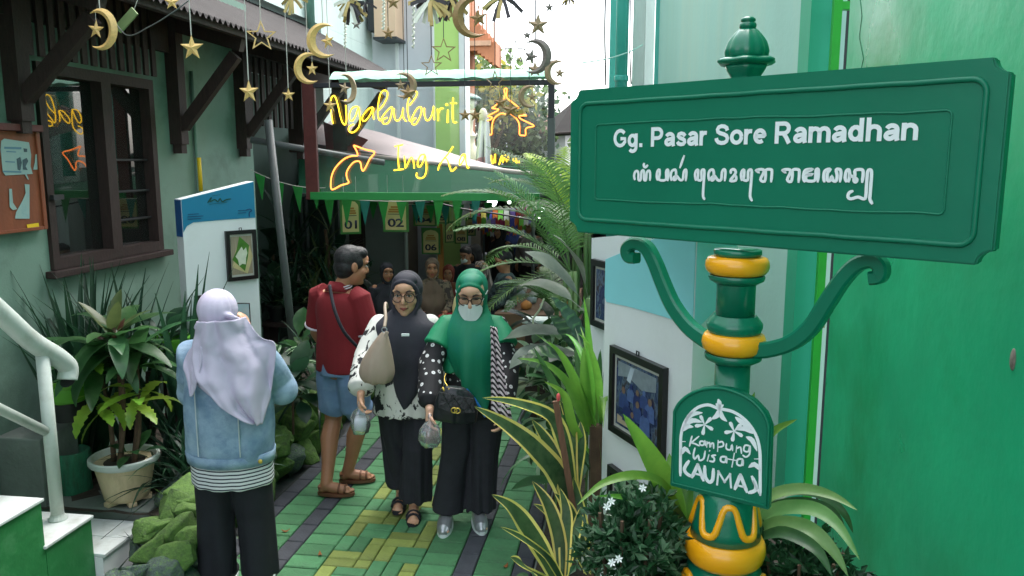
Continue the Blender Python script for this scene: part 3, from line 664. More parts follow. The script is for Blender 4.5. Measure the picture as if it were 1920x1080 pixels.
for i, (ya, yb, z) in enumerate(((9.45, 12.3, 2.02), (12.4, 15.4, 2.05), (15.5, 19, 2.08))):
    t, a, c, d, e = sheet('market_awning', ['first long dark awning over the market lane', 'second long dark awning over the market lane', 'farthest long dark awning over the market lane'][i], 'awning',
        [(-3.6, ya, z), (.1, ya, z - .1), (.1, yb, z - .1), (-3.6, yb, z)], M['tarp_green'], -.02)
    for p in (a, c): b = MB(); b.tube([p, (p.x, p.y, 0)], .022, 8); b.build('post', M['grey_metal'], t, smooth=True)
cu_ = thing('lane_dark_sheet', 'added dark sheet keeping the far end of the market lane dark', 'curtain', (-1.7, 19.1, 0))  # added sheet hiding the bright house beyond, so the lane end stays dark
b = MB(); b.grid(lambda u, v: V(-3.6 + 3.7 * u, 19.1 + .05 * sin(u * 60), 2.06 * v), 90, 2); b.build('cloth', pmat('lane_sheet_cloth', S(52, 54, 62), .9, .2, 3), cu_, smooth=True)
b = MB(); b.tube([(-3.6, 19.1, 2.07), (.1, 19.1, 2.07)], .015, 6); b.build('rod', M['dark_metal'], cu_)
# side partitions of the lane
pt_ = thing('lane_partition', 'plain grey partition wall with a white pole on the left of the market lane', 'partition', (-3.1, 10, 0))
x0, x1 = at_y(684, 400, 9.8).x, at_y(757, 400, 9.8).x
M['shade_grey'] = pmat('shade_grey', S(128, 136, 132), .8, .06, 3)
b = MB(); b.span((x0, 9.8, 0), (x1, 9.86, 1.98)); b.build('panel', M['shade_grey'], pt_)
b = MB(); b.tube([(x1 + .03, 9.78, 0), (x1 + .03, 9.78, 1.99)], .024, 8); b.build('white_pole', M['white_paint'], pt_, smooth=True)
b = MB(); b.span((x0 - .18, 9.7, 0), (x0 - .002, 9.85, 1.99)); b.build('dark_post', M['dark_timber'], pt_)
sw = thing('shop_wall', 'dark shop wall along the left of the market lane', 'wall', (-3.3, 14, 0))
b = MB(); b.span((-3.5, 9.9, 0), (-3.4, 19, 2.2)); b.build('panel', pmat('shop_dark', S(96, 88, 74), .8, .2, 2), sw)
sw = thing('lane_wall', 'grey lane wall behind the palm on the right of the market', 'wall', (.3, 12, 0))
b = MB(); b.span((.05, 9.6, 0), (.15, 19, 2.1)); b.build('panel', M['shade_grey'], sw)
op = thing('orange_plank', 'upright orange brown plank leaning by the number six card', 'plank', at_y(830, 560, 9.6))
b = MB(); b.bar(at_y(832, 600, 9.6), at_y(824, 420, 9.7), .07, .03); b.build('board', pmat('plank', S(190, 128, 58), .6, .1, 5, streak=(6, 6, 1)), op)

# ---- number cards of the stalls
M['card_green'] = pmat('card_green', S(46, 108, 38), .5, .05, 4); M['card_pale'] = pmat('card_pale', S(172, 178, 108), .5, .12, 3, col2=S(190, 168, 118))
M['print_dark'] = pmat('print_dark', S(24, 34, 58), .6, .02); M['print_gold'] = pmat('print_gold', S(150, 110, 40), .6, .02)
def card(num, px, py, w, h, y, note='', rz=0, m='card_green'):
    c_ = at_y(px, py, y); W_ = w * depth(c_) / 1500; H_ = h * depth(c_) / 1500
    t = thing('number_card', f'hanging green stall card printed with the numerals {num}' + note, 'card', c_, rz, 'stall number cards hanging in the lane')
    b = MB(); b.span((-W_ / 2, -.004, -H_ / 2), (W_ / 2, .004, H_ / 2)); b.build('panel', M[m], t, world=False)
    w2, h2 = W_ * .4, H_ * .44; arch = [V(-w2, -.006, -h2), V(w2, -.006, -h2)] + [V(w2 * cos(a), -.006, h2 * .55 + h2 * .42 * sin(a) * (1 if i % 2 else .9)) for i, a in enumerate([pi * k / 10 for k in range(11)])]
    b = MB(); b.prism(arch, (0, .0018, 0)); b.build('arch_print', M['card_pale'], t, world=False)
    me = text_mesh(num, M['print_dark'], W_ * .62, H_ * .22, .001, .02); o = link_mesh('numerals', me, t); o.location = (-W_ * .31, -.0075, -h2 * .78)
    for k, (ww, zz) in enumerate(((.36, .42), (.5, .26), (.56, .12), (.6, .0))):
        b = MB(); b.span((-W_ * ww / 2, -.0085, h2 * zz), (W_ * ww / 2, -.0075, h2 * zz + H_ * (.05 if k < 3 else .018))); b.build('print_line', M['print_gold' if k < 3 else 'print_dark'], t, world=False)
    b = MB(); b.tube([V(-W_ * .3, 0, H_ / 2), V(-W_ * .3, 0, H_ / 2 + .2)], .002, 4); b.tube([V(W_ * .3, 0, H_ / 2), V(W_ * .3, 0, H_ / 2 + .2)], .002, 4); b.build('string', M['string'], t, world=False)
card('01', 657, 405, 38, 68, 7.4, ', turned aside above the man', rz=.5); card('02', 742, 402, 50, 66, 7.35, ', largest and nearest'); card('04', 797, 402, 46, 44, 8.6, ' right of the nearest one'); card('05', 824, 399, 38, 40, 9.0, ' partly behind number four')
card('06', 808, 452, 36, 50, 9.2, ', lowest, beside the orange plank'); card('07', 843, 435, 18, 40, 9.9, ', narrow and turned aside', rz=.5); card('08', 865, 440, 26, 34, 10.2, ', small, deep in the lane'); card('09', 882, 425, 20, 34, 10.8, ', farthest and smallest')

# ---- bunting
M['flag_green'] = pmat('flag_green', S(40, 140, 60), .8, .1); M['flag_teal'] = pmat('flag_teal', S(30, 120, 110), .8, .1)
FC = {n: pmat('flag_' + n, c, .7, .1) for n, c in dict(red=S(150, 36, 50), pink=S(160, 50, 100), yellow=S(190, 170, 84), blue=S(60, 68, 150), orange=S(180, 92, 40), lime=S(100, 165, 56), white=S(180, 180, 176), purple=S(118, 96, 170)).items()}
rb_ = random.Random(5)
def bunting(label, p0, p1, n, w, h, mats, sag=.05, tri=True):
    p0, p1 = Vector(p0), Vector(p1); t = thing('bunting', label, 'bunting', (p0 + p1) / 2, 0, 'bunting strings over the lane')
    f = lambda u: p0.lerp(p1, u) - V(0, 0, sag * 4 * u * (1 - u)); d = (p1 - p0).normalized()
    b = MB(); b.tube([f(i / 12) for i in range(13)], .003, 4); b.build('cord', M['string'], t)
    for i in range(n):
        c_ = f((i + .5) / n); s_ = d * w / 2; k = rb_.uniform(.8, 1.1); tw = V(-d.y, d.x, 0) * rb_.uniform(-.04, .04)
        b = MB(); tip = c_ - V(0, 0, h * k) + tw
        if tri: b.prism([c_ - s_, c_ + s_, tip], V(0, .002, 0))
        else: b.prism([c_ - s_, c_ + s_, c_ + s_ * .9 - V(0, 0, h * k) + tw, c_ - V(0, 0, h * k * .8) + tw, c_ - s_ * .9 - V(0, 0, h * k) + tw], V(0, .002, 0))
        b.build('flag', mats[i % len(mats)], t)
bunting('green pennants on a cord left of the neon sign', at_y(470, 318, 6.9), at_y(610, 352, 6.9), 4, .1, .24, [M['flag_green']])
bunting('row of green and teal pennants hanging just under the neon sign', at_y(600, 368, 7.1), at_y(910, 366, 7.1), 9, .1, .24, [M['flag_green'], M['flag_green'], M['flag_teal']])
bunting('deeper row of teal pennants behind the number two card', at_y(660, 372, 8.2), at_y(930, 378, 8.2), 10, .1, .22, [M['flag_teal'], M['flag_green']])
fm = list(FC.values())
for i, (px0, py0, px1, py1, y, nn) in enumerate(((880, 388, 1010, 384, 9.0, 9), (885, 404, 1000, 404, 9.9, 10), (895, 416, 985, 418, 11, 10), (905, 426, 990, 424, 12.2, 9))):
    bunting(['nearest row of mixed bright paper flags by the palm', 'second row of mixed bright paper flags by the palm', 'third row of mixed bright paper flags by the palm', 'farthest row of mixed bright paper flags by the palm'][i],
            at_y(px0, py0, y), at_y(px1, py1, y), nn + 3, .06, .13, fm[i * 3 % 5:] + fm[:i * 3 % 5], .03, False)
b = MB(); b.tube(smoothpath([at_y(795, 374, 7.3), at_y(870, 392, 7.3), at_y(940, 402, 7.3), at_y(1010, 415, 7.3)], 5), .008, 6); tag(b.build('black_cable', M['black']), 'black cable sagging below the neon sign across the bunting', 'cable')
M['bulb'] = pmat('bulb', (.9, .95, 1), .3, emit=(.9, 1, .95), estr=6)
for i, (px, py, r, y) in enumerate(((923, 378, 9, 8.8), (1016, 391, 6, 9.6), (1010, 406, 4, 11), (976, 410, 4, 12), (955, 379, 3, 8.8))):
    c_ = at_y(px, py, y); rr_ = r * depth(c_) / 1500; t = thing('light_bulb', ['largest white lamp glowing below the neon sign', 'white lamp glowing behind the palm fronds', 'small white lamp low behind the palm fronds', 'small white lamp hanging over the far stalls', 'tiny white lamp right of the largest lamp'][i], 'lamp', c_, 0, 'lamps of the market')
    b = MB(); b.sphere(c_, rr_, 10, 8); b.build('globe', M['bulb'], t, smooth=True)
    b = MB(); b.tube([c_ + V(0, 0, rr_ * .9), c_ + V(0, 0, rr_ + .06)], rr_ * .45, 8); b.build('socket', M['black'], t)

# ---- white lamp post and hanging cloth behind the acrylic
lp = thing('lamp_post', 'cream baluster lamp post with a green shade seen through the acrylic', 'lamp post', (at_y(882, 300, 14).x, 14, 0))
x = at_y(882, 300, 14).x; zz = lambda py: at_y(882, py, 14).z; sc = 14.3 / 1500
M['cream'] = pmat('cream', S(226, 214, 190), .6, .05, 5)
b = MB(); b.lathe([(.17, 0), (.17, zz(346)), (18 * sc, zz(344)), (20 * sc, zz(338)), (20 * sc, zz(300)), (17 * sc, zz(282)), (9 * sc, zz(272)), (8 * sc, zz(262)), (12 * sc, zz(255)), (5 * sc, zz(245)), (6 * sc, zz(228)), (10 * sc, zz(220)), (11 * sc, zz(210)), (8 * sc, zz(206))], 20, (x, 14, 0)); b.build('column', M['cream'], lp, auto=40)
b = MB(); b.lathe([(6 * sc, zz(206)), (11 * sc, zz(200)), (12 * sc, zz(190)), (9 * sc, zz(186))], 16, (x, 14, 0)); b.build('globe', pmat('lamp_glass', S(245, 240, 225), .3), lp, smooth=True)
b = MB(); b.lathe([(22 * sc, zz(187)), (21 * sc, zz(184)), (12 * sc, zz(178)), (3 * sc, zz(175))], 20, (x, 14, 0)); b.build('shade', pmat('shade_green', S(70, 110, 105), .4), lp, smooth=True)
wc = thing('white_cloth', 'limp white cloth with faint pink lower bands hanging beside the lamp post', 'cloth', at_y(907, 345, 13.4))
def clothf(u, v):
    top = at_y(900 + 16 * u, 212, 13.4); bot = at_y(886 + 40 * u, 344 - 8 * sin(3 * u), 13.4); p = top.lerp(bot, v); p.y += .06 * sin(u * 16 + v) * (.3 + v); return p
b = MB(); b.grid(clothf, 24, 14); b.build('cloth', pmat('white_cloth', S(240, 238, 236), .8, .02), wc, smooth=True)
b = MB(); b.grid(lambda u, v: clothf(u * .62, .66 + .3 * v) - V(0, .012, 0), 16, 6); b.build('pink_band', pmat('pink_band', S(205, 150, 150), .8, .2, 8, streak=(8, 8, 1)), wc, smooth=True)
b = MB(); b.sphere(at_y(906, 215, 13.4), (.07, .07, .11), 10, 8); b.build('knot', M['cream'], wc, smooth=True)
b = MB(); p = at_y(906, 214, 13.45); b.tube([p, (p.x, 13.45, 0)], .02, 8); b.build('pole', M['grey_metal'], wc)
# ================================================================== STREET SIGN POST
M['post_green'] = pmat('post_green', S(8, 112, 84), .28, .08, 6, .12, 22, spec=.5, coat=.3)
M['post_green_flat'] = pmat('post_green_flat', S(10, 114, 86), .40, .05, 4, .10, 26, spec=.4)
M['post_yellow'] = pmat('post_yellow', S(250, 172, 22), .28, .06, 6, coat=.3)
M['sign_white'] = pmat('sign_white', S(240, 244, 246), .5, .02)
PB = at_d(1383, 480, 2.2); PB = V(PB.x, PB.y, 0)
SRZ = YAW - radians(45)
post = thing('street_sign', 'ornate green and yellow street name post with a long framed name board', 'street sign', PB, SRZ)
Fh = V(-sin(YAW), cos(YAW), 0); hd = (PB - V(0, 0, 0)).dot(Fh)
def zrow(py, dd=0): r = ray(1380, py); return CAM_H + r.z * (hd + dd) / r.dot(Fh)
mpp = hd / 1500
def plz(pts, name, m, n=32, par=post, mod=None, smooth=True, auto=None):
    b = MB(); b.lathe([(r * mpp * 1.01, zrow(py)) for r, py in pts], n, (0, 0, 0), 0, mod); return b.build(name, M[m], par, world=False, smooth=smooth, auto=auto)
shaft = plz([(36, 466), (36, 590)], 'upper_shaft', 'post_green')
plz([(42, 467), (44, 469), (44, 476), (40, 480)], 'collar', 'post_green', auto=50)
plz([(44, 480), (54, 483), (58, 490), (59, 497), (57, 506), (52, 512), (44, 515)], 'yellow_ring', 'post_yellow')
plz([(50, 515), (52, 518), (50, 525), (44, 528), (38, 532)], 'collar', 'post_green', auto=50)
plz([(40, 590), (48, 600), (52, 606), (52, 612), (48, 622)], 'collar', 'post_green', auto=50)
plz([(46, 622), (55, 626), (59, 634), (60, 642), (57, 653), (50, 659), (46, 661)], 'yellow_ring', 'post_yellow')
plz([(52, 661), (54, 664), (52, 672), (44, 676), (36, 680)], 'collar', 'post_green', auto=50)
plz([(33, 678), (33, 924)], 'shaft', 'post_green')
vase = plz([(40, 912), (48, 920), (56, 935), (60, 955), (64, 980), (68, 1000)], 'vase', 'post_green')
plz([(60, 1000), (72, 1004), (78, 1014), (79, 1026), (75, 1040), (68, 1048), (60, 1050)], 'yellow_ring', 'post_yellow')
plz([(60, 1050), (72, 1062), (76, 1085), (74, 1110), (66, 1130), (60, 1150), (60, 1300)], 'lower_vase', 'post_green')
b = MB(); b.lathe([(.22, 0), (.22, .12), (.17, .16), (.15, .3), (.12, .5), (.098, zrow(1290))], 28); b.build('plinth', M['post_green'], post, world=False, auto=40)
def squig(zc, amp, rad, nl=5, name='squiggle'):
    pts = []
    for i in range(nl * 24):
        a = 2 * pi * i / (nl * 24); s_ = sin(a * nl); z = zc + amp * math.tanh(3.2 * s_) / math.tanh(3.2); a2 = a + .07 * sin(2 * a * nl)
        r = rad(z); pts.append(V(r * cos(a2), r * sin(a2), z))
    b = MB(); b.tube(pts, .0105, 8, close=True); b.build(name, M['post_yellow'], vase, world=False, smooth=True)
zt1, zb1 = zrow(925), zrow(992)
squig((zt1 + zb1) / 2, (zt1 - zb1) * .40, lambda z: mpp * (49 + 18 * (zt1 - z) / (zt1 - zb1)) * 1.01 + .001)
zt2, zb2 = zrow(1062), zrow(1125)
squig((zt2 + zb2) / 2, (zt2 - zb2) * .42, lambda z: mpp * 75 * 1.01)
# finial
lob = lambda a, i, z: 1 + .11 * abs(sin(4.5 * a)) ** .6 - .07
plz([(26, 161), (28, 158), (27, 154), (25, 150), (28, 142), (34, 132), (38, 124)], 'finial_cup', 'post_green', 32, mod=lambda a, i, z: 1 + .07 * cos(6 * a))
plz([(36, 124), (46, 121), (51, 117), (51, 114), (44, 110), (36, 107)], 'finial_brim', 'post_green', 32, mod=lambda a, i, z: 1 + .09 * cos(6 * a + .4))
plz([(35, 109), (37, 104), (38, 97), (36, 88), (33, 79), (27, 69), (20, 60), (14, 54)], 'finial_bulb', 'post_green', 48, mod=lob)
plz([(12, 55), (15, 51), (15, 46), (13, 43), (10, 42), (13, 40), (13, 36), (9, 32.5), (2, 31.5)], 'finial_knob', 'post_green', 24)
# ---- the name board, in the post's own axes: x along the board, z up, read from -y
BY = -.062
rv = Euler((0, 0, SRZ)).to_matrix(); bx = rv @ V(1, 0, 0); bn = rv @ V(0, -1, 0)
def on_board(px, py, off=0.):
    p0 = PB + bn * (-BY + off); r = ray(px, py); t = (p0 - _C).dot(bn) / r.dot(bn); w = _C + r * t - PB
    return V(w.dot(bx), BY - off, w.z)
cTL, cTR, cBR, cBL = on_board(1075, 172), on_board(1893, 101), on_board(1868, 490), on_board(1060, 441)
x0, x1 = (cTL.x + cBL.x) / 2, (cTR.x + cBR.x) / 2; zt = (cTL.z + cTR.z) / 2; zb = (cBL.z + cBR.z) / 2
print('BOARD', x0, x1, zt, zb, cTL, cTR, cBR, cBL)
def plate_outline(ins, notch):
    X0, X1, Z0, Z1 = x0 + ins, x1 - ins, zb + ins, zt - ins; out = []
    for (cx, cz, a0) in ((X0, Z0, 90), (X1, Z0, 180), (X1, Z1, 270), (X0, Z1, 0)):
        # concave bite with a small step either side
        for k in range(7):
            a = radians(a0 - 90 * k / 6); out.append((cx + notch * cos(a), cz + notch * sin(a)))
    return out
ol = plate_outline(0, .032)
b = MB(); b.prism([V(x, BY + .001, z) for x, z in ol], (0, .040, 0)); plate = b.build('name_board', M['post_green_flat'], post, world=False)
def bevel_obj(o, w, seg=2):
    bm = bmesh.new(); bm.from_mesh(o.data); bmesh.ops.recalc_face_normals(bm, faces=bm.faces[:])
    bmesh.ops.bevel(bm, geom=[e for e in bm.edges if len(e.link_faces) == 2 and e.calc_face_angle(0) > radians(50)], offset=w, segments=seg, affect='EDGES'); bm.to_mesh(o.data); bm.free()
    shade_auto(o.data, 35)
bevel_obj(plate, .004)
def moulding(ins, rad, r, name, wob=0):
    X0, X1, Z0, Z1 = x0 + ins, x1 - ins, zb + ins, zt - ins; pts = []
    for (cx, cz, a0) in ((X1 - rad, Z1 - rad, 0), (X0 + rad, Z1 - rad, 90), (X0 + rad, Z0 + rad, 180), (X1 - rad, Z0 + rad, 270)):
        for k in range(6):
            a = radians(a0 + 90 * k / 5); pts.append(V(cx + rad * cos(a), BY + .0005, cz + rad * sin(a)))
    q = []
    for i in range(len(pts)):
        p, p2 = pts[i], pts[(i + 1) % len(pts)]; n = max(1, int((p2 - p).length / .03))
        for j in range(n): s_ = p.lerp(p2, j / n); q.append(s_ + V(0, 0, wob * fbm((s_.x * 6, s_.z * 6, 1))))
    b = MB(); b.tube(q, r, 8, close=True); return b.build(name, M['post_green_flat'], plate, world=False, smooth=True)
moulding(.042, .03, .0066, 'outer_moulding', .004); moulding(.105, .012, .0027, 'inner_moulding', .010)
pA, pB = on_board(1151, 277), on_board(1717, 263)
hcap = on_board(1470, 229).z - on_board(1470, 269).z
def ell(cx, cy, rx, ry, a0, a1, n=14): return [(cx + rx * cos(radians(a0 + (a1 - a0) * i / n)), cy + ry * sin(radians(a0 + (a1 - a0) * i / n))) for i in range(n + 1)]
GL = {'G': (.92, [ell(.45, .5, .34, .40, 38, 330), [(.755, .23), (.755, .47), (.47, .47)]]), 'g': (.70, [ell(.31, .36, .21, .26, 0, 360), [(.535, .72), (.535, .0)] + ell(.33, -.02, .205, .19, 0, -150, 8)]), '.': (.36, [[(.13, 0), (.13, .2)]]),
      'P': (.80, [[(.12, 0), (.12, 1)], [(.12, .9), (.42, .9)] + ell(.42, .67, .23, .23, 90, -90, 10) + [(.12, .44)]]), 'a': (.67, [ell(.33, .45, .20, .18, 160, 0, 8) + [(.53, .12), (.56, 0)], [(.50, .39), (.30, .355)] + ell(.27, .22, .155, .13, 100, 290, 10) + [(.50, .22)]]),
      's': (.63, [smo for smo in [[(.53, .49), (.44, .60), (.30, .635), (.17, .59), (.14, .50), (.22, .42), (.38, .36), (.50, .29), (.52, .19), (.44, .10), (.30, .085), (.17, .12), (.10, .22)]]]), 'r': (.46, [[(.12, 0), (.12, .72)], [(.12, .42), (.18, .55), (.28, .615), (.42, .61)]]),
      'S': (.80, [[(.67, .68), (.62, .82), (.50, .89), (.36, .905), (.22, .86), (.155, .75), (.18, .64), (.30, .57), (.48, .52), (.63, .44), (.69, .32), (.65, .18), (.53, .11), (.38, .095), (.22, .14), (.13, .24), (.105, .34)]]), 'o': (.70, [ell(.35, .36, .245, .265, 0, 360, 20)]),
      'e': (.67, [[(.12, .37), (.565, .37)] + ell(.34, .37, .225, .265, 0, 310, 16)]), 'R': (.86, [[(.12, 0), (.12, 1)], [(.12, .9), (.44, .9)] + ell(.44, .68, .22, .22, 90, -90, 10) + [(.12, .46)], [(.42, .46), (.56, .27), (.70, 0)]]),
      'm': (1.03, [[(.12, 0), (.12, .72)], [(.12, .42)] + ell(.315, .42, .195, .20, 180, 0, 8) + [(.51, 0)], [(.51, .42)] + ell(.705, .42, .195, .20, 180, 0, 8) + [(.90, 0)]]), 'd': (.72, [ell(.32, .36, .21, .26, 0, 360), [(.55, 0), (.55, 1)]]),
      'h': (.70, [[(.12, 0), (.12, 1)], [(.12, .40)] + ell(.34, .42, .22, .20, 180, 0, 8) + [(.56, 0)]]), 'n': (.70, [[(.12, 0), (.12, .72)], [(.12, .40)] + ell(.34, .42, .22, .20, 180, 0, 8) + [(.56, 0)]]), ' ': (.36, [])}
txt = 'Gg. Pasar Sore Ramadhan'; tw_ = sum(GL[c][0] for c in txt) - .16; kx = (pB.x - pA.x) / tw_; cap_h = hcap * 1.04; px_ = 0; b = MB(); ii = 0
for ch in txt:
    for st_ in GL[ch][1]:
        u = lambda q: V(pA.x + (px_ - .04 + q[0]) * kx, BY - .0003, pA.z + (pB.z - pA.z) * (px_ + q[0]) / tw_ + q[1] * cap_h)
        ribbon(b, [u(q) for q in st_], kx * .185, (0, -1, 0), .0008 + .00012 * (ii % 3), cap=False); ii += 1
    px_ += GL[ch][0]
b.build('lettering', M['sign_white'], plate, world=False, kind='stuff')
print('TEXT', pA, pB, hcap)
JA = lambda x, y: on_board(1180 + x / 8, 280 + y / 8); JB = lambda x, y: on_board(1410 + x / 7.68, 290 + y / 7.68)
jav = [(JA, [[(85, 450), (75, 400), (90, 340), (125, 325), (140, 370), (140, 455), (175, 455), (185, 340), (215, 315), (225, 370), (225, 455), (255, 455), (265, 350), (300, 320), (315, 370), (312, 460)],
            [(225, 215), (220, 245), (245, 270), (275, 240)],
            [(425, 455), (415, 400), (425, 330), (455, 305), (460, 370), (450, 455), (550, 455), (555, 340), (575, 305), (590, 340), (580, 465)],
            [(635, 460), (625, 400), (640, 330), (690, 305), (705, 350), (700, 400), (670, 420), (670, 455), (700, 450), (710, 395), (760, 455), (805, 450), (820, 340), (850, 305), (860, 350), (850, 465)],
            [(765, 270), (825, 100)],
            [(1000, 460), (990, 380), (1005, 325), (1035, 310), (1035, 400), (1030, 455), (1085, 455), (1085, 330), (1115, 305), (1130, 350), (1115, 560), (1110, 700), (1130, 745)],
            [(1200, 460), (1190, 380), (1210, 320), (1255, 305), (1270, 350), (1265, 400), (1235, 425), (1240, 465), (1270, 450), (1275, 390), (1330, 460), (1380, 455), (1395, 340), (1425, 300), (1445, 340), (1435, 465)],
            [(1525, 355), (1530, 315), (1570, 300), (1600, 340), (1570, 400), (1515, 470), (1600, 465), (1605, 405)],
            [(1690, 460), (1680, 380), (1695, 325), (1725, 310), (1725, 400), (1715, 455), (1780, 460), (1785, 340), (1815, 305), (1840, 340), (1825, 560), (1815, 700), (1840, 765)]]),
       (JB, [[(60, 225), (105, 255), (75, 220), (165, 215), (165, 270), (125, 360), (185, 385), (200, 300), (205, 220), (280, 215), (290, 260), (280, 385)],
            [(440, 225), (490, 255), (455, 220), (545, 215), (550, 270), (510, 360), (565, 390), (585, 300), (590, 220), (670, 215), (685, 260), (675, 390)],
            [(760, 385), (742, 330), (755, 250), (790, 215), (880, 212), (800, 240), (790, 280), (880, 285), (795, 300), (785, 370), (900, 375), (920, 300), (925, 220), (955, 210), (962, 280), (950, 385)],
            [(1045, 385), (1035, 330), (1045, 250), (1080, 215), (1130, 212), (1090, 270), (1090, 370), (1130, 370), (1150, 310), (1175, 375), (1215, 375), (1230, 300), (1215, 215), (1270, 215), (1285, 270), (1270, 385)],
            [(1360, 385), (1345, 330), (1360, 240), (1395, 215), (1410, 280), (1395, 385)], [(1415, 300), (1470, 325), (1515, 360), (1495, 395), (1470, 370), (1485, 290), (1490, 225), (1580, 215), (1605, 260), (1590, 390)],
            [(1450, 525), (1400, 550), (1385, 610), (1430, 635), (1530, 610), (1600, 635), (1640, 610), (1655, 400), (1670, 240), (1710, 220), (1725, 280), (1705, 560), (1700, 640), (1730, 700)]])]
b = MB()
for f, ss in jav:
    for s_ in ss: ribbon(b, smoothpath([f(*q) for q in s_], 3), .0074, (0, -1, 0), .0018)
b.build('javanese_lettering', M['sign_white'], plate, world=False, kind='stuff')
# ---- scroll arms
def sweep_flat(mb, pts, w, th, y):
    P = smoothpath(pts, 6); k = len(P); out = []
    for i in range(k):
        t = (P[min(i + 1, k - 1)] - P[max(i - 1, 0)]).normalized(); s_ = V(-t.z, 0, t.x); ww = (w(i / (k - 1)) if callable(w) else w) / 2
        p = V(P[i].x, 0, P[i].z)
        prof = ((-1, .35), (-1, -.35), (-.7, -.5), (.7, -.5), (1, -.35), (1, .35), (.7, .5), (-.7, .5))
        out.append([p + s_ * ww * a + V(0, y + th * c, 0) for a, c in prof])
    vs = [q for r in out for q in r]; fs = []
    for i in range(k - 1):
        for j in range(8): fs.append((i * 8 + j, i * 8 + (j + 1) % 8, (i + 1) * 8 + (j + 1) % 8, (i + 1) * 8 + j))
    fs += [tuple(range(7, -1, -1)), tuple(range((k - 1) * 8, k * 8))]
    mb.add(vs, fs)
def on_axis(px, py):     # plane through the post's axis, same facing as the board
    r = ray(px, py); t = (PB - _C).dot(bn) / r.dot(bn); w = _C + r * t - PB; return V(w.dot(bx), 0, w.z)
for pts in ([(1345, 648), (1320, 634), (1290, 610), (1262, 572), (1243, 530), (1228, 492), (1212, 464), (1192, 456), (1177, 466), (1180, 481), (1194, 484)],
            [(1405, 655), (1440, 655), (1485, 642), (1522, 612), (1552, 566), (1580, 524), (1608, 496), (1636, 488), (1652, 500), (1650, 518), (1633, 521)]):
    b = MB(); sweep_flat(b, [on_axis(*p) for p in pts], lambda u: .045 - .012 * u, .040, 0); b.build('scroll_arm', M['post_green'], post, world=False, auto=40)
# ---- plaque
PRZ = YAW - radians(36)
plq = thing('village_plaque', 'arched green plaque with white floral arch and hand lettering fixed low on the post', 'plaque', V(0, 0, 0), PRZ)
prv = Euler((0, 0, PRZ)).to_matrix(); pxv = prv @ V(1, 0, 0); pn = prv @ V(0, -1, 0)
PO = PB + pn * .068
PO.z = 0
plq.location = PO
def on_plq(px, py):
    r = ray(px, py); t = (PO - _C).dot(pn) / r.dot(pn); w = _C + r * t - PO; return V(w.dot(pxv), 0, w.z)
pol_ = [on_plq(*p) for p in ((1256, 911), (1441, 957), (1446, 800), (1436, 775), (1415, 752), (1392, 738), (1365, 728), (1340, 725), (1315, 728), (1290, 738), (1270, 755), (1261, 772))]
b = MB(); b.prism(pol_, (0, .026, 0)); pl_o = b.build('panel', M['post_green_flat'], plq, world=False); bevel_obj(pl_o, .003)
ctr = sum(pol_, V(0, 0, 0)) / len(pol_)
rim = smoothpath([p.lerp(ctr, .045) + V(0, -.001, 0) for p in pol_[2:]], 3)
rim = [pol_[0].lerp(ctr, .05) + V(0, -.001, 0), pol_[1].lerp(ctr, .05) + V(0, -.001, 0)] + rim
b = MB(); b.tube(rim, .0048, 6, close=True); b.build('rim', M['post_green_flat'], plq, world=False, smooth=True)
def Q(x, y): return on_plq(1250 + x / 4.91, 730 + y / 4.91)
def strokes(name, ss, w, taper=None):
    b = MB()
    for s_ in ss:
        p = [Q(*q) for q in s_]
        ribbon(b, smoothpath(p, 3) if len(p) > 2 else p, w, (0, -1, 0), .0016, taper)
    return b.build(name, M['sign_white'], plq, world=False, kind='stuff')
strokes('floral_arch', [[(128, 790), (128, 690), (130, 560), (133, 430), (160, 320), (215, 230), (290, 165), (380, 142), (450, 165), (482, 180)], [(862, 970), (862, 850), (862, 700), (858, 560), (830, 440), (775, 340), (700, 260), (610, 205), (530, 185), (488, 180)]], .0085)
leaf = lambda u: .25 + 1.6 * sin(pi * min(1, u * .9 + .08))
strokes('scroll_leaves', [[(170, 300), (230, 230), (325, 215)], [(150, 380), (190, 340), (240, 345)], [(480, 190), (465, 240), (420, 270)], [(495, 190), (510, 250), (550, 290)], [(640, 260), (690, 300), (770, 360)], [(740, 440), (790, 470), (830, 560)], [(130, 600), (170, 545), (215, 590)], [(860, 740), (810, 690), (760, 715)],
         [(170, 330), (240, 285), (320, 300)], [(790, 400), (720, 360), (650, 370)], [(145, 480), (170, 480)], [(840, 640), (815, 640)]], .0075, leaf)
fl = [];
for (cx, cy) in ((350, 325), (622, 385)):
    for k in range(5):
        a = 2 * pi * k / 5 + .5; fl.append([(cx + 12 * cos(a), cy + 12 * sin(a)), (cx + 45 * cos(a), cy + 48 * sin(a)), (cx + 80 * cos(a), cy + 85 * sin(a))])
strokes('flowers', fl, .0088, lambda u: .35 + 1.1 * u if u < .75 else 1.25)
strokes('bud', [[(478, 95), (488, 130), (488, 165)], [(460, 135), (488, 160), (520, 145)]], .007, leaf)
strokes('kampung_lettering', [[(235, 430), (222, 475), (212, 522)], [(298, 432), (240, 480), (228, 490), (262, 500), (300, 520)], [(345, 480), (312, 478), (308, 508), (340, 512), (352, 472), (358, 516)], [(372, 480), (370, 530)], [(370, 505), (395, 488), (402, 535), (408, 505), (430, 495), (434, 542)], [(475, 470), (470, 570)], [(475, 490), (515, 482), (522, 520), (475, 532)], [(552, 498), (550, 545), (588, 555), (602, 508), (608, 562)], [(646, 520), (640, 578)], [(646, 545), (680, 532), (690, 588)], [(765, 520), (722, 515), (712, 562), (752, 572), (768, 520), (764, 595), (730, 622), (703, 606)]], .0047)
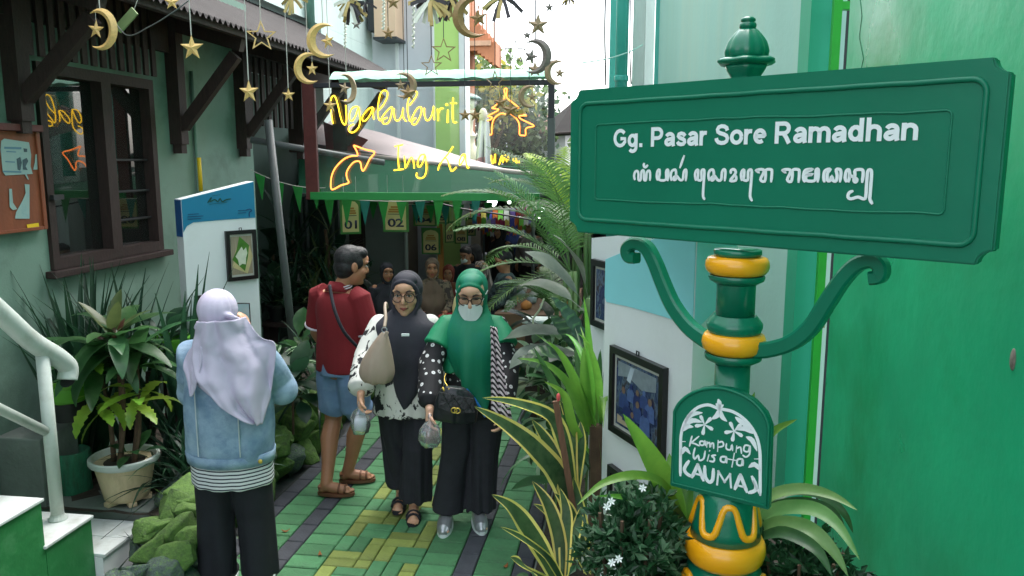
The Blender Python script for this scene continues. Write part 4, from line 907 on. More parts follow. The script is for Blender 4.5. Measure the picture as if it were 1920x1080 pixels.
strokes('wisata_lettering', [[(262, 540), (248, 600), (258, 642), (292, 606), (302, 652), (342, 636), (356, 568)], [(390, 602), (376, 656)], [(396, 566), (399, 562)], [(452, 605), (416, 612), (440, 636), (432, 664), (398, 660)], [(548, 620), (505, 622), (500, 660), (540, 668), (550, 620), (554, 674)], [(624, 588), (602, 712)], [(564, 640), (644, 655)], [(692, 640), (655, 645), (650, 690), (690, 698), (702, 640), (704, 698)]], .0053)
strokes('kauman_lettering', [[(205, 660), (165, 725), (180, 770), (225, 800)], [(290, 690), (262, 750), (235, 806)], [(285, 690), (312, 760), (338, 835)], [(255, 772), (318, 790)], [(352, 708), (356, 800), (390, 852), (424, 830), (432, 735)], [(466, 872), (478, 755)], [(478, 755), (534, 850)], [(534, 850), (585, 780)], [(585, 780), (594, 900)], [(680, 785), (655, 850), (630, 915)], [(680, 785), (708, 860), (738, 940)], [(650, 882), (712, 898)], [(788, 805), (822, 880), (815, 930), (760, 950)], [(800, 850), (858, 960)]], .0100)

# ================================================================== ORNAMENTS
M['gold'] = pmat('gold', S(226, 188, 118), .4, .12, 8); M['gold_dark'] = pmat('gold_dark', S(156, 124, 80), .45, .15, 8)
M['bronze'] = pmat('bronze', S(164, 138, 108), .45, .15, 8); M['pewter'] = pmat('pewter', S(124, 114, 108), .45, .15, 8)
def star_geo(mb, c, r, th, inner=.40):
    c = Vector(c); vs = [c + V(0, -th, 0), c + V(0, th, 0)]
    for k in range(10):
        a = pi / 2 + pi * k / 5; q = r if k % 2 == 0 else r * inner; vs.append(c + V(q * cos(a), 0, q * sin(a)))
    fs = []
    for k in range(10): fs += [(0, 2 + k, 2 + (k + 1) % 10), (1, 2 + (k + 1) % 10, 2 + k)]
    mb.add(vs, fs)
def crescent_geo(mb, r, left=True, th=.16):
    n = 28; sg = -1 if left else 1; out = []; inn = []
    for i in range(n + 1):
        a = radians(-128 + 256 * i / n); out.append(V(sg * r * cos(a), 0, r * sin(a)))
        w = .54 * r * max(0, cos(a * .70)) ** .9 + .006 * r
        q = r - w; inn.append(V(sg * q * cos(a), 0, q * sin(a)))
    vs = []; fs = []
    for i in range(n + 1):
        m_ = out[i].lerp(inn[i], .45); t_ = th * r * (.25 + .75 * max(0, cos(radians(-90 + 180 * i / n))))
        vs += [out[i], m_ + V(0, -t_, 0), inn[i], m_ + V(0, t_, 0)]
    for i in range(n):
        a, b2 = i * 4, i * 4 + 4
        for j in range(4): fs.append((a + j, a + (j + 1) % 4, b2 + (j + 1) % 4, b2 + j))
    fs += [(0, 1, 2, 3), (n * 4 + 3, n * 4 + 2, n * 4 + 1, n * 4)]
    mb.add(vs, fs)
PROTO = {}
def proto_mesh(kind, m):
    k = (kind, m)
    if k not in PROTO:
        b = MB()
        if kind == 'star': star_geo(b, (0, 0, 0), 1, .22)
        elif kind == 'moonL': crescent_geo(b, 1, True)
        elif kind == 'moonR': crescent_geo(b, 1, False)
        elif kind == 'outline':
            P1 = []
            for i in range(10): a = pi / 2 + pi * i / 5; q = 1 if i % 2 == 0 else .42; P1.append(V(q * cos(a), 0, q * sin(a)))
            vs = []; fs = []
            for p in P1: vs += [p + V(0, -.05, 0), p * .80 + V(0, -.05, 0), p * .80 + V(0, .05, 0), p + V(0, .05, 0)]
            for i in range(10):
                a, c_ = i * 4, ((i + 1) % 10) * 4
                for j in range(4): fs.append((a + j, a + (j + 1) % 4, c_ + (j + 1) % 4, c_ + j))
            b.add(vs, fs)
        PROTO[k] = b.mesh({'star': 'star', 'outline': 'star_outline'}.get(kind, 'crescent'), M[m])
    return PROTO[k]
WIREY = [3.9, 4.5, 5.2, 5.8, 6.3]; WZ = 3.42
ro = random.Random(21)
def wire_for(y): return min(WIREY, key=lambda w: abs(w - y))
def ornament(kind, px, py, size, y, m, label, star=None, turn=0., strm='string'):
    p = at_y(px, py, y); r = size / 2 * depth(p) / 1500; t = thing('moon_ornament' if 'moon' in kind else 'star_ornament', label, 'ornament', p, YAW * .5 + turn, 'gold moon and star ornaments strung over the alley')
    o = link_mesh('star' if kind == 'star' else ('star_outline' if kind == 'outline' else 'crescent'), proto_mesh(kind, m), t); o.scale = (r, r, r)
    if 'moon' in kind:
        sx, sz = star if star else ((.28, -.05) if kind == 'moonL' else (-.28, 0))
        o = link_mesh('star', proto_mesh('star', m), t); o.location = (sx * r, -.05 * r, sz * r); o.scale = (r * .48,) * 3; o.rotation_euler = (0, ro.uniform(-.3, .3), ro.uniform(-.3, .3))
        b = MB(); b.tube([V(sx * r, -.02 * r, (sz + .45) * r), V(sx * r, 0, r * .82)], .0015, 4); b.build('star_thread', M[strm], t, world=False)
        top = r
    else: top = r
    b = MB(); b.tube([V(0, 0, top * .96), V(0, 0, max(WZ - p.z, top + .05))], .0028, 5); b.build('string', M[strm], t, world=False)
    return t
orn = [('moonR', 190, 55, 76, 3.9, 'gold', 'large gold crescent with star hanging at far left under the eave'),
       ('star', 360, 90, 48, 3.9, 'gold', 'solid gold star hanging right of the large left crescent'),
       ('star', 467, 172, 44, 3.9, 'gold', 'solid gold star on a long pale string before the dark slats'),
       ('star', 322, 4, 30, 4.5, 'gold', 'small gold star cut by the top edge at left'),
       ('outline', 490, 68, 58, 4.5, 'gold', 'gold open star outline over the corrugated eave edge'),
       ('star', 541, 178, 26, 5.2, 'gold', 'little gold star below the two left crescents'),
       ('moonL', 606, 76, 64, 4.5, 'gold', 'gold crescent with star before the pale upper wall'),
       ('moonL', 578, 128, 58, 4.5, 'gold', 'gold crescent with star overlapping the end of the eave'),
       ('moonL', 886, 32, 76, 4.5, 'gold_dark', 'dark gold crescent with star before the orange stair'),
       ('moonR', 1004, 106, 64, 5.2, 'pewter', 'dull bronze crescent with star against the white sky'),
       ('moonL', 1043, 136, 46, 5.2, 'bronze', 'bronze crescent with star left of the street board'),
       ('moonL', 992, 181, 42, 5.8, 'bronze', 'bronze crescent with star before the frame right corner'),
       ('moonR', 758, 160, 48, 5.8, 'bronze', 'bronze crescent with star over the neon letter b'),
       ('moonR', 650, 166, 56, 5.8, 'bronze', 'brown crescent turned nearly edge on over the neon letter g'),
       ('star', 765, 174, 34, 5.2, 'gold_dark', 'brown star hanging below the crescent over the neon b'),
       ('star', 619, 198, 28, 5.8, 'gold', 'gold star beside the first neon letter'),
       ('star', 1009, 47, 44, 5.2, 'bronze', 'bronze star high against the white sky'),
       ('star', 728, 62, 26, 5.8, 'gold_dark', 'small copper star before the peach bay'),
       ('star', 988, 66, 18, 5.8, 'pewter', 'tiny grey star beside the high bronze star'),
       ('star', 1030, 14, 20, 5.8, 'pewter', 'tiny grey star at the top right of the sky gap'),
       ('star', 1003, 130, 32, 5.8, 'bronze', 'bronze star at the lower tip of the dull crescent'),
       ('star', 872, 216, 26, 6.3, 'gold_dark', 'left brown star on the cream lamp column'),
       ('star', 891, 216, 26, 6.3, 'gold_dark', 'right brown star beside the cream lamp column'),
       ('star', 957, 206, 36, 6.3, 'gold_dark', 'dark star within the neon mosque arch'),
       ('star', 938, 192, 30, 6.3, 'gold_dark', 'brown star left above the neon mosque arch'),
       ('star', 737, 4, 30, 4.5, 'gold_dark', 'brown star cut by the top edge before the peach bay'),
       ('star', 668, 46, 20, 6.3, 'pewter', 'faint silver star on the pale upper wall'),
       ('star', 839, 33, 18, 5.8, 'gold_dark', 'reddish star before the lime pilaster'),
       ('outline', 832, 95, 48, 5.2, 'gold_dark', 'dark open star outline before the lime pilaster'),
       ('outline', 809, 124, 42, 5.2, 'gold_dark', 'dark open star outline before the grey house front'),
       ('outline', 966, 98, 46, 5.8, 'pewter', 'thin pale open star outline against the white sky'),
       ('outline', 928, 153, 42, 6.3, 'bronze', 'open star outline on the top beam of the neon frame')]
for k in orn:
    ornament(*k[:7], turn=(1.1 if 'edge on' in k[6] else ro.uniform(-.35, .35)), strm='string' if k[1] < 700 else 'dark_string')
for i, y in enumerate(WIREY):
    b = MB(); b.tube([V(-3.35 if y < 8 else -3, y, WZ + .12), V(-1.2, y + .02, WZ - .0), V(1.0, y, WZ + .2)], .004, 5)
    tag(b.build('wire', M['dark_string']), ['nearest thin wire over the alley carrying the large left crescent', 'second thin wire over the alley carrying the pair of gold crescents', 'third thin wire over the alley carrying the dull sky crescent', 'fourth thin wire over the alley carrying the crescents over the neon letters', 'farthest thin wire over the alley just before the neon frame'][i], 'wire', 'wires over the alley')
b = MB(); b.tube(smoothpath([at_y(355, 0, 3.9), at_y(320, 26, 3.9), at_y(280, 50, 4.0), at_y(238, 66, 4.05), at_y(205, 25, 4.1)], 6), .003, 5); tag(b.build('loose_wire', M['grey_metal']), 'loose sagging wire between the left crescent and the eave', 'wire')
lb = thing('hanging_label', 'small pale green card tilted behind the large left crescent', 'card', at_y(236, 40, 4.3))
b = MB(); b.box(at_y(237, 38, 4.3), (.05, .012, .15), Euler((0, radians(48), 0)).to_matrix()); b.build('panel', pmat('label_green', S(130, 150, 100), .7), lb)
b = MB(); b.tube([at_y(250, 22, 4.3), at_y(262, -12, 4.3)], .002, 4); b.build('string', M['string'], lb)
# foil tassels along the top
M['foil_gold'] = pmat('foil_gold', S(170, 150, 96), .35, .2, 10, metal=.5); M['foil_black'] = pmat('foil_black', S(50, 42, 48), .4, .2); M['foil_white'] = pmat('foil_white', S(230, 228, 215), .4, .05)
def tassel(px, py, size, y, mats, label, n=16, down=1.0):
    p = at_y(px, py, y); r = size * depth(p) / 1500; t = thing('foil_tassel', label, 'tassel', p, 0, 'foil tassels along the top of the view')
    for i in range(n):
        a = ro.uniform(-2.6, 2.6) * .62; L_ = r * ro.uniform(.7, 1.15); d = V(sin(a), ro.uniform(-.5, .5), -cos(a) * down).normalized(); s_ = d.cross(V(0, 1, 0)).normalized() * r * .085
        e = d * L_ + V(0, 0, -r * .12); b = MB(); b.prism([-s_, s_, d * L_ * .6 + s_, e + s_, e - s_, d * L_ * .6 - s_], V(0, .003, 0)); b.build('strip', M[mats[i % len(mats)]], t, world=False)
    b = MB(); b.tube([V(0, 0, 0), V(0, 0, max(.05, WZ - p.z))], .003, 5); b.build('string', M['string'], t, world=False)
tassel(547, -6, 30, 4.5, ['foil_gold', 'foil_gold', 'foil_white'], 'gold foil tassel at the top over the eave end', 12)
tassel(655, 2, 36, 4.5, ['foil_gold', 'foil_black', 'foil_white', 'foil_gold'], 'bushy gold and black foil tassel at the top before the pale wall', 20)
tassel(684, 4, 22, 4.5, ['foil_black'], 'small black foil tassel beside the bushy gold one', 8)
tassel(806, 0, 42, 4.5, ['foil_gold', 'foil_white', 'foil_black', 'foil_gold'], 'pale gold foil tassel over the grey house front', 20)
tassel(845, -4, 40, 5.2, ['foil_gold', 'foil_black'], 'dark thin foil tassel over the lime pilaster', 12)
tassel(942, -8, 40, 4.5, ['foil_black', 'foil_gold'], 'grey foil tassel against the white sky', 10)
tassel(1066, -4, 16, 4.5, ['foil_black', 'foil_gold'], 'small foil tassel at the top left of the finial', 8)
for i, (px, py0, py1, y) in enumerate(((776, -10, 90, 5.2), (720, -10, 55, 5.2), (648, 20, 90, 5.8))):
    b = MB(); a = at_y(px, py0, y); c_ = at_y(px - 1, py1, y); n = 30
    b.tube([a.lerp(c_, j / n) + V(.006 * sin(j * 2.1), .006 * cos(j * 2.1), 0) for j in range(n + 1)], [.009 if j % 2 else .005 for j in range(n + 1)], 6)
    tag(b.build('tinsel_drop', M['foil_white']), ['long silver tinsel drop before the grey house front', 'silver tinsel drop before the peach bay', 'thin silver tinsel drop under the gold tassel'][i], 'tinsel', 'silver tinsel drops')

# ================================================================== DISPLAY BOARDS AND PICTURES
M['board_white'] = pmat('board_white', S(226, 230, 232), .45, .03, 3, .05, 20, dirt=S(196, 198, 196), dirt_amt=.5)
M['board_cyan'] = pmat('board_cyan', S(140, 214, 222), .4, .03, 3); M['board_blue'] = pmat('board_blue', S(30, 122, 160), .4, .05, 3)
M['frame_black'] = pmat('frame_black', S(20, 20, 22), .35, .1, 6)
def vplane(o_pt, ang):
    """vertical plane through a point; ang = heading of its rightward axis, turned from the view's right"""
    x = (_R * cos(ang) + Fh * sin(ang)); n = V(x.y, -x.x, 0)
    def f(px, py):
        r = ray(px, py); t = (Vector(o_pt) - _C).dot(n) / r.dot(n); return _C + r * t
    return f, x, n, atan2(x.y, x.x)
def display_board(label, o_pt, ang, w, ztl, ztr, z0, th, hdr, hm, right=False, side='', name='display_board'):
    """box board: local x along its face, read from -y, origin at the ground under its left edge"""
    x = (_R * cos(ang) + Fh * sin(ang)); rz = atan2(x.y, x.x)
    t = thing(name, label, 'display board', (o_pt[0], o_pt[1], z0), rz)
    b = MB(); b.prism([V(0, 0, 0), V(w, 0, 0), V(w, 0, ztr - z0), V(0, 0, ztl - z0)], (0, th, 0)); b.build('panel', M['board_white'], t, world=False)
    b = MB(); b.prism([V(p[0], -.003, p[1] - z0) for p in hdr], (0, .0025, 0)); b.build('header_print', hm, t, world=False)
    return t
def picture(label, f, x, n, rz, corners, pic, bw=.028, par=None, art=None):
    P = [f(*c_) for c_ in corners]; c_ = sum(P, V(0, 0, 0)) / 4; W_ = ((P[1] - P[0]).length + (P[2] - P[3]).length) / 2; H_ = ((P[3] - P[0]).length + (P[2] - P[1]).length) / 2
    t = thing('picture_frame', label, 'picture frame', c_ + n * .002, rz)
    b = MB(); b.cells([-W_ / 2, -W_ / 2 + bw, W_ / 2 - bw, W_ / 2], [-.022, 0], [-H_ / 2, -H_ / 2 + bw, H_ / 2 - bw, H_ / 2], lambda i, j, k: not (i == 1 and k == 1)); b.build('frame', M['frame_black'], t, world=False)
    b = MB(); b.span((-W_ / 2 + bw, -.010, -H_ / 2 + bw), (W_ / 2 - bw, -.002, H_ / 2 - bw)); b.build('mount', pmat('mount', S(186, 186, 178), .5), t, world=False)
    k = .90; b = MB(); b.span((-(W_ / 2 - bw) * k, -.0125, -(H_ / 2 - bw) * k), ((W_ / 2 - bw) * k, -.0102, (H_ / 2 - bw) * k)); b.build('picture', pic, t, world=False)
    b = MB(); b.tube([V(-.008, -.01, H_ / 2), V(-.008, -.01, H_ / 2 + .016), V(.008, -.01, H_ / 2 + .016), V(.008, -.01, H_ / 2)], .003, 5); b.build('hanger', M['dark_metal'], t, world=False)
    return t, W_, H_
def crowd_pic(name, cols, scale):
    m = bpy.data.materials.new(name); m.use_nodes = True; nt = m.node_tree; b = nt.nodes['Principled BSDF']; b.inputs['Roughness'].default_value = .25
    tc = nt.nodes.new('ShaderNodeTexCoord'); mp = nt.nodes.new('ShaderNodeMapping'); mp.inputs['Scale'].default_value = (1.3, 1, .8); nz = nt.nodes.new('ShaderNodeTexNoise'); nz.inputs['Scale'].default_value = scale; nz.inputs['Detail'].default_value = 6; nz.inputs['Distortion'].default_value = .3
    rp = nt.nodes.new('ShaderNodeValToRGB'); nt.links.new(tc.outputs['Object'], mp.inputs[0]); nt.links.new(mp.outputs[0], nz.inputs[0]); nt.links.new(nz.outputs[0], rp.inputs[0]); nt.links.new(rp.outputs[0], b.inputs['Base Color'])
    el = rp.color_ramp.elements
    while len(el) < len(cols): el.new(.5)
    for i, c_ in enumerate(cols): el[i].position = .28 + .44 * i / (len(cols) - 1); el[i].color = (*c_, 1)
    return m
# right boards
a215 = radians(90 + 21.5) - pi      # rightward axis comes towards the camera
oR = at_d(1296, 620, 2.6); f, x, n, rz = vplane(oR, a215)
pL, pR = f(1133, 620), f(1296, 620); wR = (pR - pL).length
tl, tr = f(1139, 486), f(1205, 456); slope = (tr.z - tl.z) / (tr - tl).length; ztr = tl.z + slope * wR
sx_ = lambda q: (q - pL).dot(x)
hb = [f(*p) for p in ((1138, 566), (1180, 575), (1240, 592), (1293, 609))]
hdr = [(sx_(q), q.z) for q in hb] + [(wR - .002, hb[-1].z), (wR - .002, ztr - .004), (.004, tl.z - .002), (.003, hb[0].z + .02)]
tR = display_board('tall white display board with pale cyan header and two black frames right of the path', pL, a215, wR, tl.z, ztr, .02, .16, hdr, M['board_cyan'])
b = MB(); zc = hb[-1].z; b.prism([V(wR + .0005, .002, zc - .04), V(wR + .0005, .14, zc + .08), V(wR + .0005, .158, ztr - .042), V(wR + .0005, .002, ztr - .04)], (.0025, 0, 0)); b.build('side_print', M['board_cyan'], tR, world=False)
blue_pic = crowd_pic('photo_of_people', [S(26, 30, 44), S(52, 66, 104), S(36, 44, 80), S(84, 100, 124), S(60, 54, 58), S(40, 52, 96)], 22)
tp_, Wp, Hp = picture('black framed blue photograph of people, upper one on the right display board', f, x, n, rz, [(1153, 645), (1253, 690), (1251, 862), (1150, 810)], blue_pic, .026)
rq_ = random.Random(9); pcs = [pmat('print_blue_a', S(50, 66, 118), .3, .2, 60), pmat('print_blue_b', S(72, 92, 142), .3, .2, 60), pmat('print_navy_b', S(34, 44, 96), .3, .2, 60)]; psk = pmat('print_skin', S(112, 90, 82), .3); pwh = pmat('print_white', S(170, 182, 196), .3, .1, 40)
pic_o = [c for c in tp_.children if c.name.startswith('picture')][-1]
def pprint(poly, y, m): b = MB(); b.prism([V(u * Wp * .36, y, w * Hp * .36) for u, w in poly], (0, .0005, 0)); b.build('print_shape', m, pic_o, world=False)
pprint([(-.98, .98), (.98, .98), (.98, .55), (.3, .4), (-.4, .62), (-.98, .5)], -.0133, pmat('print_wall', S(120, 130, 140), .3, .2, 30)); pprint([(-.98, -.98), (-.98, -.72), (-.4, -.8), (-.2, -.98)], -.0133, pmat('print_tan', S(176, 160, 136), .3)); pprint([(-.3, .95), (-.1, .95), (-.3, .45), (-.5, .5)], -.0139, pwh)
for i, (u, w, s_) in enumerate(((-.65, .05, .42), (-.25, .28, .34), (.1, .2, .36), (.45, .3, .34), (.75, .1, .42), (-.4, -.3, .42), (.15, -.15, .4), (.55, -.3, .46), (-.1, -.55, .36))):
    y_ = -.0142 - .0006 * i; pprint([(u - s_ * .6, w - s_ * 1.2), (u + s_ * .55, w - s_ * 1.2), (u + s_ * .5, w - s_ * .2), (u + s_ * .2, w + .02), (u - s_ * .25, w + .02), (u - s_ * .55, w - s_ * .25)], y_, pcs[i % 3]); pprint([(u + s_ * .24 * cos(a), w + s_ * .2 + s_ * .28 * sin(a)) for a in [pi * k / 4 for k in range(8)]], y_ - .0003, pcs[(i + 1) % 3] if i % 2 else psk)
picture('black framed dark photograph half hidden by the jasmine, lower one on the right board', f, x, n, rz, [(1147, 867), (1246, 940), (1246, 1100), (1147, 1010)], crowd_pic('photo_dark', [S(60, 70, 66), S(90, 110, 100), S(50, 60, 70), S(150, 160, 150)], 12), .026)
oR2 = at_d(1141, 600, 3.9); f2, x2, n2, rz2 = vplane(oR2, a215)
pL, pR = f2(1107, 600), f2(1175, 640); w2 = (pR - pL).length; t2 = f2(1108, 446)
display_board('narrow white display board just behind the taller one beside the big grey leaves', pL, a215, w2, t2.z, t2.z + .05, .02, .12, [(.01, t2.z - .02), (.02, t2.z - .02), (.02, t2.z - .01), (.01, t2.z - .01)], M['board_white'])
picture('black framed photograph seen edge on behind the taller right board', f2, x2, n2, rz2, [(1116, 487), (1172, 496), (1172, 640), (1114, 600)], blue_pic, .03)
# left board
a45 = radians(45)
oL = at_d(345, 480, 5.2); f3, x3, n3, rz3 = vplane(oL, a45)
pL, pR = f3(346, 480), f3(482, 480); wL = (pR - pL).length; tl, tr = f3(341, 374), f3(475, 340)
sx3 = lambda q: (q - pL).dot(x3)
hq = [f3(*p) for p in ((343, 436), (350, 424), (362, 417), (420, 412), (480, 408))]
hdr = [(max(.002, sx3(q)), q.z) for q in hq] + [(wL - .002, hq[-1].z), (wL - .002, tr.z - .003), (.002, tl.z - .003)]
tL = display_board('white display board with a blue slanted header behind the left pot plants', pL, a45, wL, tl.z, tr.z, .26, .10, hdr, M['board_blue'])
b = MB(); b.prism([V(-.0005, .004, hq[0].z - .29), V(-.0005, .097, hq[0].z - .29), V(-.0005, .097, tl.z - .265), V(-.0005, .004, tl.z - .265)], (-.0025, 0, 0)); b.build('side_print', pmat('board_blue_dark', S(30, 84, 140), .4), tL, world=False)
def on_left(px, py, off=.0045): p = f3(px, py) + n3 * off; return loc(tL, p)
M['print_teal'] = pmat('print_teal', S(14, 70, 62), .5, .02); M['print_navy'] = pmat('print_navy', S(16, 66, 110), .5, .02)
b = MB(); ribbon(b, smoothpath([on_left(*p) for p in ((389, 380), (396, 370), (393, 378), (402, 374), (408, 378), (412, 372), (416, 378), (424, 374), (432, 373))], 3), .008, (0, -1, 0)); ribbon(b, [on_left(392, 383), on_left(425, 379)], .004, (0, -1, 0)); ribbon(b, [on_left(398, 367), on_left(412, 365)], .004, (0, -1, 0)); b.build('logo_print', M['print_teal'], tL, world=False, kind='stuff')
b = MB()
for (xa, ya, xb) in ((352, 402, 371), (352, 406.5, 380), (352, 411, 376), (446, 395, 462), (446, 399.5, 460)):
    ribbon(b, [on_left(xa, ya), on_left(xb, ya - (xb - xa) * .06)], .008, (0, -1, 0))
ribbon(b, smoothpath([on_left(*p) for p in ((460, 394), (468, 392), (471, 395), (467, 398), (467, 406))], 3), .008, (0, -1, 0)); b.build('credit_print', M['print_navy'], tL, world=False, kind='stuff')
t, W_, H_ = picture('black framed picture of white rice on a folded green leaf, on the left board', f3, x3, n3, rz3, [(420, 433), (477, 430), (482, 521), (426, 528)], pmat('wood_table', S(150, 138, 118), .4, .15, 8, streak=(8, 1, 1)), .026)
def art(name, pts, y, m):
    b = MB(); b.prism([V(px * W_ * .36, y, pz * H_ * .38) for px, pz in pts], (0, .0006, 0)); b.build(name, m, t, world=False)
art('plate_print', [(-.2, .75), (.75, .45), (1, -.1), (.45, -1), (-.9, -.6), (-.6, .2)], -.0135, pmat('plate_print', S(190, 176, 130), .4))
art('leaf_print', [(-.15, 1.0), (.7, .5), (.55, -.1), (.2, -.85), (-.9, -.2), (-.5, .25)], -.0145, pmat('leaf_print', S(70, 120, 40), .4, .2, 20))
art('rice_print', [(-.2, .3), (0, .45), (.15, .25), (.4, .4), (.5, .1), (.35, -.15), (.3, -.5), (0, -.45), (-.3, -.55), (-.4, -.2), (-.6, -.05), (-.4, .15)], -.0155, pmat('rice_print', S(205, 210, 190), .5, .08, 40))
picture('black picture frame mostly hidden behind the lilac headscarf', f3, x3, n3, rz3, [(363, 553), (425, 549), (432, 640), (370, 648)], pmat('dim_print', S(50, 60, 60), .4), .026)

# ---- orange notice board on the house wall
NX = WX + .045
c0, c1, c2_, c3 = at_x(-70, 250, NX), at_x(76, 248, NX), at_x(82, 430, NX), at_x(-70, 448, NX)
ya, yb, zb_, zt_ = c0.y, (c1.y + c2_.y) / 2, c2_.z - .0, c1.z
nb = thing('notice_board', 'worn orange brown wooden notice box with torn pale posters at the left edge', 'notice board', (WX, (ya + yb) / 2, zb_))
b = MB(); b.span((WX + .002, ya, zb_), (NX, yb, zt_), bev=.004); b.build('back_panel', M['orange_wood'], nb)
for (p0, p1) in (((WX + .003, ya - .01, zt_ + .001), (NX + .03, yb + .012, zt_ + .04)), ((NX + .0015, yb - .028, zb_), (NX + .012, yb, zt_ - .001)), ((NX + .0015, ya, zb_), (NX + .012, yb - .03, zb_ + .02))):
    b = MB(); b.span(p0, p1, bev=.003); b.build('frame_strip', M['red_timber'] if p0[2] > zt_ else M['orange_wood'], nb)
def poster(name, pts, m, lab=None, dx=.003):
    b = MB(); P = [at_x(px, py, NX + dx) for px, py in pts]; b.prism(P, (.0012, 0, 0)); return b.build(name, m, nb, label=lab)
M['poster_pale'] = pmat('poster_pale', S(150, 176, 172), .7, .08, 6, dirt=S(110, 150, 160), dirt_amt=.7, dscale=12)
pp = poster('poster', [(2, 264), (8, 260), (54, 267), (58, 290), (57, 312), (61, 326), (10, 329), (5, 322), (1, 280)], M['poster_pale'], 'pale blue printed poster with torn corners')
for (xa, ya_, xb, yb_) in ((8, 275, 40, 279), (10, 302, 28, 304), (6, 320, 40, 323), (12, 283, 30, 285)): 
    b = MB(); b.prism([at_x(xa, ya_, NX + .0046), at_x(xb, ya_ + 1, NX + .0046), at_x(xb, yb_ + 1, NX + .0046), at_x(xa, yb_, NX + .0046)], (.0004, 0, 0)); b.build('print', pmat('print_blue', S(90, 130, 150), .7), pp)
for q in ([(44, 278), (51, 279), (51, 285), (45, 285)], [(31, 298), (38, 294), (41, 305), (38, 320), (33, 318)], [(42, 300), (50, 296), (53, 302), (48, 312), (52, 319), (43, 318)]):
    b = MB(); b.prism([at_x(px, py, NX + .0046) for px, py in q], (.0004, 0, 0)); b.build('print', pmat('print_grey', S(60, 84, 92), .7, .3, 40), pp)
poster('torn_poster', [(46, 345), (55, 346), (55, 410), (28, 410), (30, 398), (42, 376), (48, 362)], M['poster_pale'], 'torn strip of an old poster'); poster('torn_scrap', [(17, 354), (22, 354), (24, 380), (32, 392), (24, 394), (18, 388)], M['poster_pale'])
poster('torn_scrap', [(46, 326), (50, 327), (54, 337), (51, 336)], M['poster_pale']); poster('torn_scrap', [(66, 290), (69, 289), (70, 318), (62, 318), (65, 305)], M['poster_pale'])
poster('yellow_sticker', [(50, 421), (72, 418), (74, 428), (70, 430), (52, 430)], M['yellow'], dx=.004)
# ================================================================== PLANTS
M['lf_dark'] = leafmat('lf_dark', S(22, 46, 36), S(40, 74, 52)); M['lf_mid'] = leafmat('lf_mid', S(36, 72, 46), S(66, 108, 62))
M['lf_bright'] = leafmat('lf_bright', S(60, 120, 44), S(104, 160, 62)); M['lf_lime'] = leafmat('lf_lime', S(90, 140, 40), S(150, 180, 70))
M['lf_yellow'] = leafmat('lf_yellow', S(196, 190, 84), S(226, 214, 120), rnd=.12); M['lf_sans'] = leafmat('lf_sans', S(30, 62, 42), S(74, 104, 66), scale=26)
M['lf_grey'] = leafmat('lf_grey', S(70, 84, 76), S(116, 124, 112), trans=.1); M['lf_pale'] = leafmat('lf_pale', S(120, 160, 120), S(190, 208, 180))
M['lf_olive'] = leafmat('lf_olive', S(62, 80, 48), S(92, 104, 62)); M['lf_purple'] = leafmat('lf_purple', S(70, 40, 38), S(96, 66, 50))
M['stem_brown'] = pmat('stem_brown', S(84, 66, 50), .9, .25, 14, .5, 40); M['stem_green'] = pmat('stem_green', S(80, 110, 60), .6, .2, 8); M['white_flower'] = pmat('white_flower', S(240, 242, 240), .6, .02)
rp_ = random.Random(31)
def blade_mesh(L, W, bend, mats, fold=.25, n=9, prof=None, power=1.6, margin=.68, wave=0., twist=0., name='leaf'):
    prof = prof or (lambda s: (min(1, .35 + s * 3) * (1 - max(0, (s - .35) / .65) ** 1.7)))
    mb = MB(); p = V(0, 0, 0); rows = []
    for i in range(n + 1):
        s = i / n; a = bend * s ** power; t = V(0, sin(a), cos(a)); nr = V(0, -cos(a), sin(a))
        w = W / 2 * max(.03, prof(s)); tw = twist * s; sx = V(cos(tw), 0, 0) + nr * sin(tw)
        f = fold * w; wv = wave * w * sin(s * 14)
        rows.append([p - sx * w - nr * (f * -1) + nr * wv, p - sx * w * margin + nr * f * margin, p, p + sx * w * margin + nr * f * margin, p + sx * w + nr * f - nr * wv])
        p = p + t * (L / n)
    vs = [q for r in rows for q in r]
    for i in range(n):
        for j in range(4): mb.add([], [], 0); mb.f.append((i * 5 + j, i * 5 + j + 1, i * 5 + 6 + j, i * 5 + 5 + j)); mb.m.append(1 if (j in (0, 3) and len(mats) > 1) else 0)
    mb.v = vs
    return mb.mesh(name, mats, smooth=True)
def toothed(L, W, bend, mats, teeth=7):
    n = teeth * 4
    return blade_mesh(L, W, bend, mats, .2, n, lambda s: sin(pi * min(1, s * .95 + .03)) ** .8 * (.62 + .38 * (1 - (s * teeth) % 1)), margin=.5)
OV = lambda s: sin(pi * min(1, s ** .8 * .97 + .02)) ** .75
PET = lambda s: .05 if s < .28 else sin(pi * min(1, (s - .28) / .72 * .97 + .03)) ** .7
def place_leaf(t, me, p, az, tilt, sc=1., roll=0., name=None):
    o = link_mesh(name or me.name.split('.')[0], me, t); sc = sc if hasattr(sc, '__len__') else (sc,) * 3
    o.matrix_basis = Matrix.LocRotScale(Vector(p), (Euler((0, 0, az)).to_matrix() @ Euler((-tilt, 0, 0)).to_matrix() @ Euler((0, 0, roll)).to_matrix()).to_quaternion(), sc); return o
def wall_ok(t, me, p, az, tilt, sc):   # keeps tips out of the house wall and the display boards
    return True
